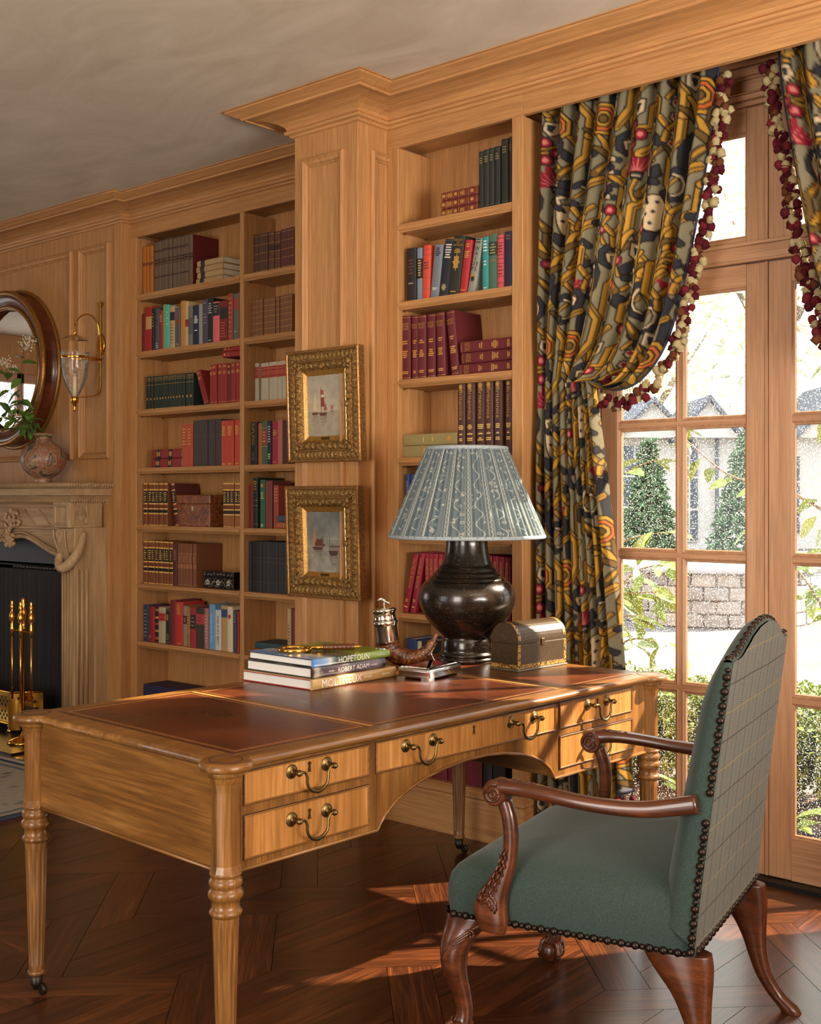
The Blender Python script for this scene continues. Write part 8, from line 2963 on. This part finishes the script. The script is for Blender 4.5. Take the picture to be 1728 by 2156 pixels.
# shrubs with large leaves
def shrub(name, label, loc, stems, nl, L_, mat, cat='shrub'):
    t = thing(name, label, cat, loc)
    for P in stems:
        Q = catmull(P, 6)
        obj('stem', MB().tube(Q, [0.011 * (1 - 0.75 * k / len(Q)) for k in range(len(Q))], 7), BARK, t)
        for k in range(nl):
            p = Vector(Q[int(len(Q) * (0.30 + 0.69 * k / nl))])
            T = Matrix.Translation(p + Vector((_q.uniform(-0.05, 0.05), _q.uniform(-0.05, 0.05), _q.uniform(-0.03, 0.03)))) @ Euler((_q.uniform(-1.0, 0.4), _q.uniform(-0.7, 0.7), _q.uniform(0, 2 * PI))).to_matrix().to_4x4()
            v, f = leaf_verts(T, L_ * _q.uniform(0.75, 1.2), L_ * 0.42, 0.6)
            obj('leaf', MB().add(v, f, None, True), mat, t, fix=False)
    return t


shrub('magnolia_shrub', 'leafy shrub with long drooping leaves outside the left panes', (-3.98, 6.25, -0.12),
      [[(0, 0, 0), (0.05, 0, 0.6), (0.25, -0.05, 1.15), (0.62, -0.08, 1.28)], [(0, 0, 0), (0.02, 0.02, 0.5), (0.22, 0, 0.85), (0.55, -0.02, 0.92)], [(0, 0, 0), (0.1, 0, 0.4), (0.35, 0.0, 0.62), (0.60, 0, 0.60)], [(0, 0, 0), (-0.05, 0, 0.8), (0.15, 0, 1.5), (0.55, 0, 1.72)], [(0, 0, 0), (0.1, 0.1, 0.7), (0.3, 0.1, 1.0), (0.52, 0.1, 1.08)], [(0, 0, 0), (0.1, -0.1, 0.5), (0.30, -0.1, 0.74), (0.45, -0.1, 0.78)]], 15, 0.21, GRN1)
shrub('young_tree', 'slender young tree with pale bark outside the right panes', (-2.50, 6.35, -0.12),
      [[(0.1, 0, 0), (0.14, 0, 0.6), (0.05, 0, 1.1), (0.02, 0, 1.6), (0.1, 0, 2.5)], [(0.12, 0, 0.55), (0.0, 0, 0.9), (-0.2, 0, 1.15), (-0.42, 0, 1.3)], [(0.05, 0, 1.1), (0.25, 0.05, 1.4), (0.4, 0.1, 1.75), (0.5, 0.1, 2.1)], [(0.04, 0, 1.4), (-0.25, 0, 1.55), (-0.55, 0.0, 1.62), (-0.95, 0, 1.95)], [(0.05, 0, 1.5), (0.3, 0, 1.55), (0.55, 0, 1.5), (0.7, 0, 1.35)]], 17, 0.16, GRN1, 'tree')

# raised round bed of field stones with its stone rim
def stone_mat():
    t = NT('field_stone')
    n = t.noise(t.coord('Object'), 4, 5, 0.6)
    r = t.rand()
    col = t.ramp(t.math('ADD', t.math('MULTIPLY', n, 0.5), t.math('MULTIPLY', r, 0.5)), [(0.2, lin((134, 128, 126))), (0.5, lin((160, 154, 148))), (0.8, lin((178, 166, 150)))])
    return t.set(col, 0.9, spec=0.1)


STN = stone_mat()
WX, WY = -6.55, 13.3
we = thing('stone_well', 'round stone wall with slab rim on the gravel court', 'stone wall', (WX, WY, -0.12))
R0 = 1.15
for row in range(4):
    n = 26
    for k in range(n):
        a0 = 2 * PI * (k + 0.5 * (row % 2)) / n
        a1 = a0 + 2 * PI / n * 0.94
        am = (a0 + a1) / 2
        if math.sin(am - 0.7) > 0.35:
            continue
        z0, z1 = 0.155 * row + 0.004, 0.155 * (row + 1) - 0.004
        ro = R0 + _q.uniform(-0.02, 0.02)
        pts = [(ro * math.cos(a0), ro * math.sin(a0)), (ro * math.cos(am) * 1.01, ro * math.sin(am) * 1.01), (ro * math.cos(a1), ro * math.sin(a1)), (0.9 * math.cos(a1), 0.9 * math.sin(a1)), (0.9 * math.cos(a0), 0.9 * math.sin(a0))]
        obj('stone', MB().prism(pts, z0, z1, 'z'), STN, we, bevel=0.012)
obj('mortar_core', MB().lathe([(R0 - 0.03, 0), (R0 - 0.03, 0.615), (0.8, 0.615)], 40), STN, we)
obj('rim_slab', MB().lathe([(0.82, 0.62), (R0 + 0.07, 0.62), (R0 + 0.08, 0.64), (R0 + 0.07, 0.70), (0.82, 0.70)], 40), plain('pale_slab', lin((168, 170, 172)), 0.7), we)

# house across the court
HW_ = plain('white_render', lin((200, 196, 188)), 0.9)
RF = plain('grey_slate_roof', lin((96, 100, 108)), 0.8, nscale=3, namt=0.2)
WNG = plain('dark_window', lin((70, 80, 90)), 0.15)
ho = thing('garden_house', 'white house with grey gabled roofs across the court', 'building', (-16.3, 30.85, -0.12), math.radians(40.75))
obj('wall', MB().box(-9, 14, 0, 6, 0, 3.30), HW_, ho)
for cx, wd, hz in ((-0.85, 1.9, 1.05), (0.75, 1.7, 1.10), (4.6, 2.6, 1.5)):
    g = obj('gable_wall', MB().prism([(cx - wd / 2, 3.2), (cx + wd / 2, 3.2), (cx, 3.2 + hz)], -0.5, 0.2, 'y'), HW_, ho)
    for s in (-1, 1):
        rr = MB()
        p0, p1 = (cx, 3.2 + hz + 0.12), (cx + s * (wd / 2 + 0.2), 3.15)
        rr.prism([p0, p1, (p1[0], p1[1] - 0.12), (p0[0], p0[1] - 0.16)], -0.7, 3.0, 'y')
        obj('roof_slope', rr, RF, ho)
obj('main_roof', MB().prism([(-0.4, 3.25), (6.4, 3.25), (3.0, 4.0)], -9.3, 14.3, 'x'), RF, ho)
for x0, x1, z0, z1 in ((-1.75, -0.85, 0.3, 3.0), (0.0, 0.55, 0.2, 3.0), (2.3, 3.5, 0.4, 2.7), (5.1, 6.3, 0.3, 2.7), (-4.6, -3.4, 0.5, 2.6)):
    wi = obj('window', MB().box(x0, x1, -0.06, 0.05, z0, z1), HW_, ho)
    for i in range(2):
        for j in range(3):
            a, b = x0 + (x1 - x0) * i / 2 + 0.04, z0 + (z1 - z0) * j / 3 + 0.04
            obj('pane', MB().box(a, a + (x1 - x0) / 2 - 0.06, -0.075, -0.05, b, b + (z1 - z0) / 3 - 0.06), WNG, wi)
obj('downpipe', MB().tube([(1.05, -0.2, 0), (1.05, -0.2, 3.2)], 0.06, 8), RF, ho)

# firs and shrubs by the house, tall trees behind
def conifer(x, y, h, r, label, n=2200, mat=GRN2):
    t = thing('fir', label, 'tree', (x, y, -0.12), 0, 'firs beside the garden house')
    obj('trunk', MB().lathe([(0.08, 0), (0.02, h)], 8), BARK, t)
    def fn(q):
        z = q.random()
        a = q.uniform(0, 2 * PI)
        rr = r * (1 - z) ** 0.8 * q.uniform(0.6, 1.0)
        return Vector((rr * math.cos(a), rr * math.sin(a), 0.1 + h * z))
    leaf_cloud('needles', n, fn, 0.20, mat, t, _q, 1.0)


conifer(-13.0, 23.2, 2.6, 0.7, 'narrow dark fir left of the white wall across the court')
conifer(-10.9, 23.8, 2.9, 0.95, 'broad fir right of the white wall across the court')
conifer(-14.9, 22.2, 3.4, 1.0, 'tall fir behind the left panes')
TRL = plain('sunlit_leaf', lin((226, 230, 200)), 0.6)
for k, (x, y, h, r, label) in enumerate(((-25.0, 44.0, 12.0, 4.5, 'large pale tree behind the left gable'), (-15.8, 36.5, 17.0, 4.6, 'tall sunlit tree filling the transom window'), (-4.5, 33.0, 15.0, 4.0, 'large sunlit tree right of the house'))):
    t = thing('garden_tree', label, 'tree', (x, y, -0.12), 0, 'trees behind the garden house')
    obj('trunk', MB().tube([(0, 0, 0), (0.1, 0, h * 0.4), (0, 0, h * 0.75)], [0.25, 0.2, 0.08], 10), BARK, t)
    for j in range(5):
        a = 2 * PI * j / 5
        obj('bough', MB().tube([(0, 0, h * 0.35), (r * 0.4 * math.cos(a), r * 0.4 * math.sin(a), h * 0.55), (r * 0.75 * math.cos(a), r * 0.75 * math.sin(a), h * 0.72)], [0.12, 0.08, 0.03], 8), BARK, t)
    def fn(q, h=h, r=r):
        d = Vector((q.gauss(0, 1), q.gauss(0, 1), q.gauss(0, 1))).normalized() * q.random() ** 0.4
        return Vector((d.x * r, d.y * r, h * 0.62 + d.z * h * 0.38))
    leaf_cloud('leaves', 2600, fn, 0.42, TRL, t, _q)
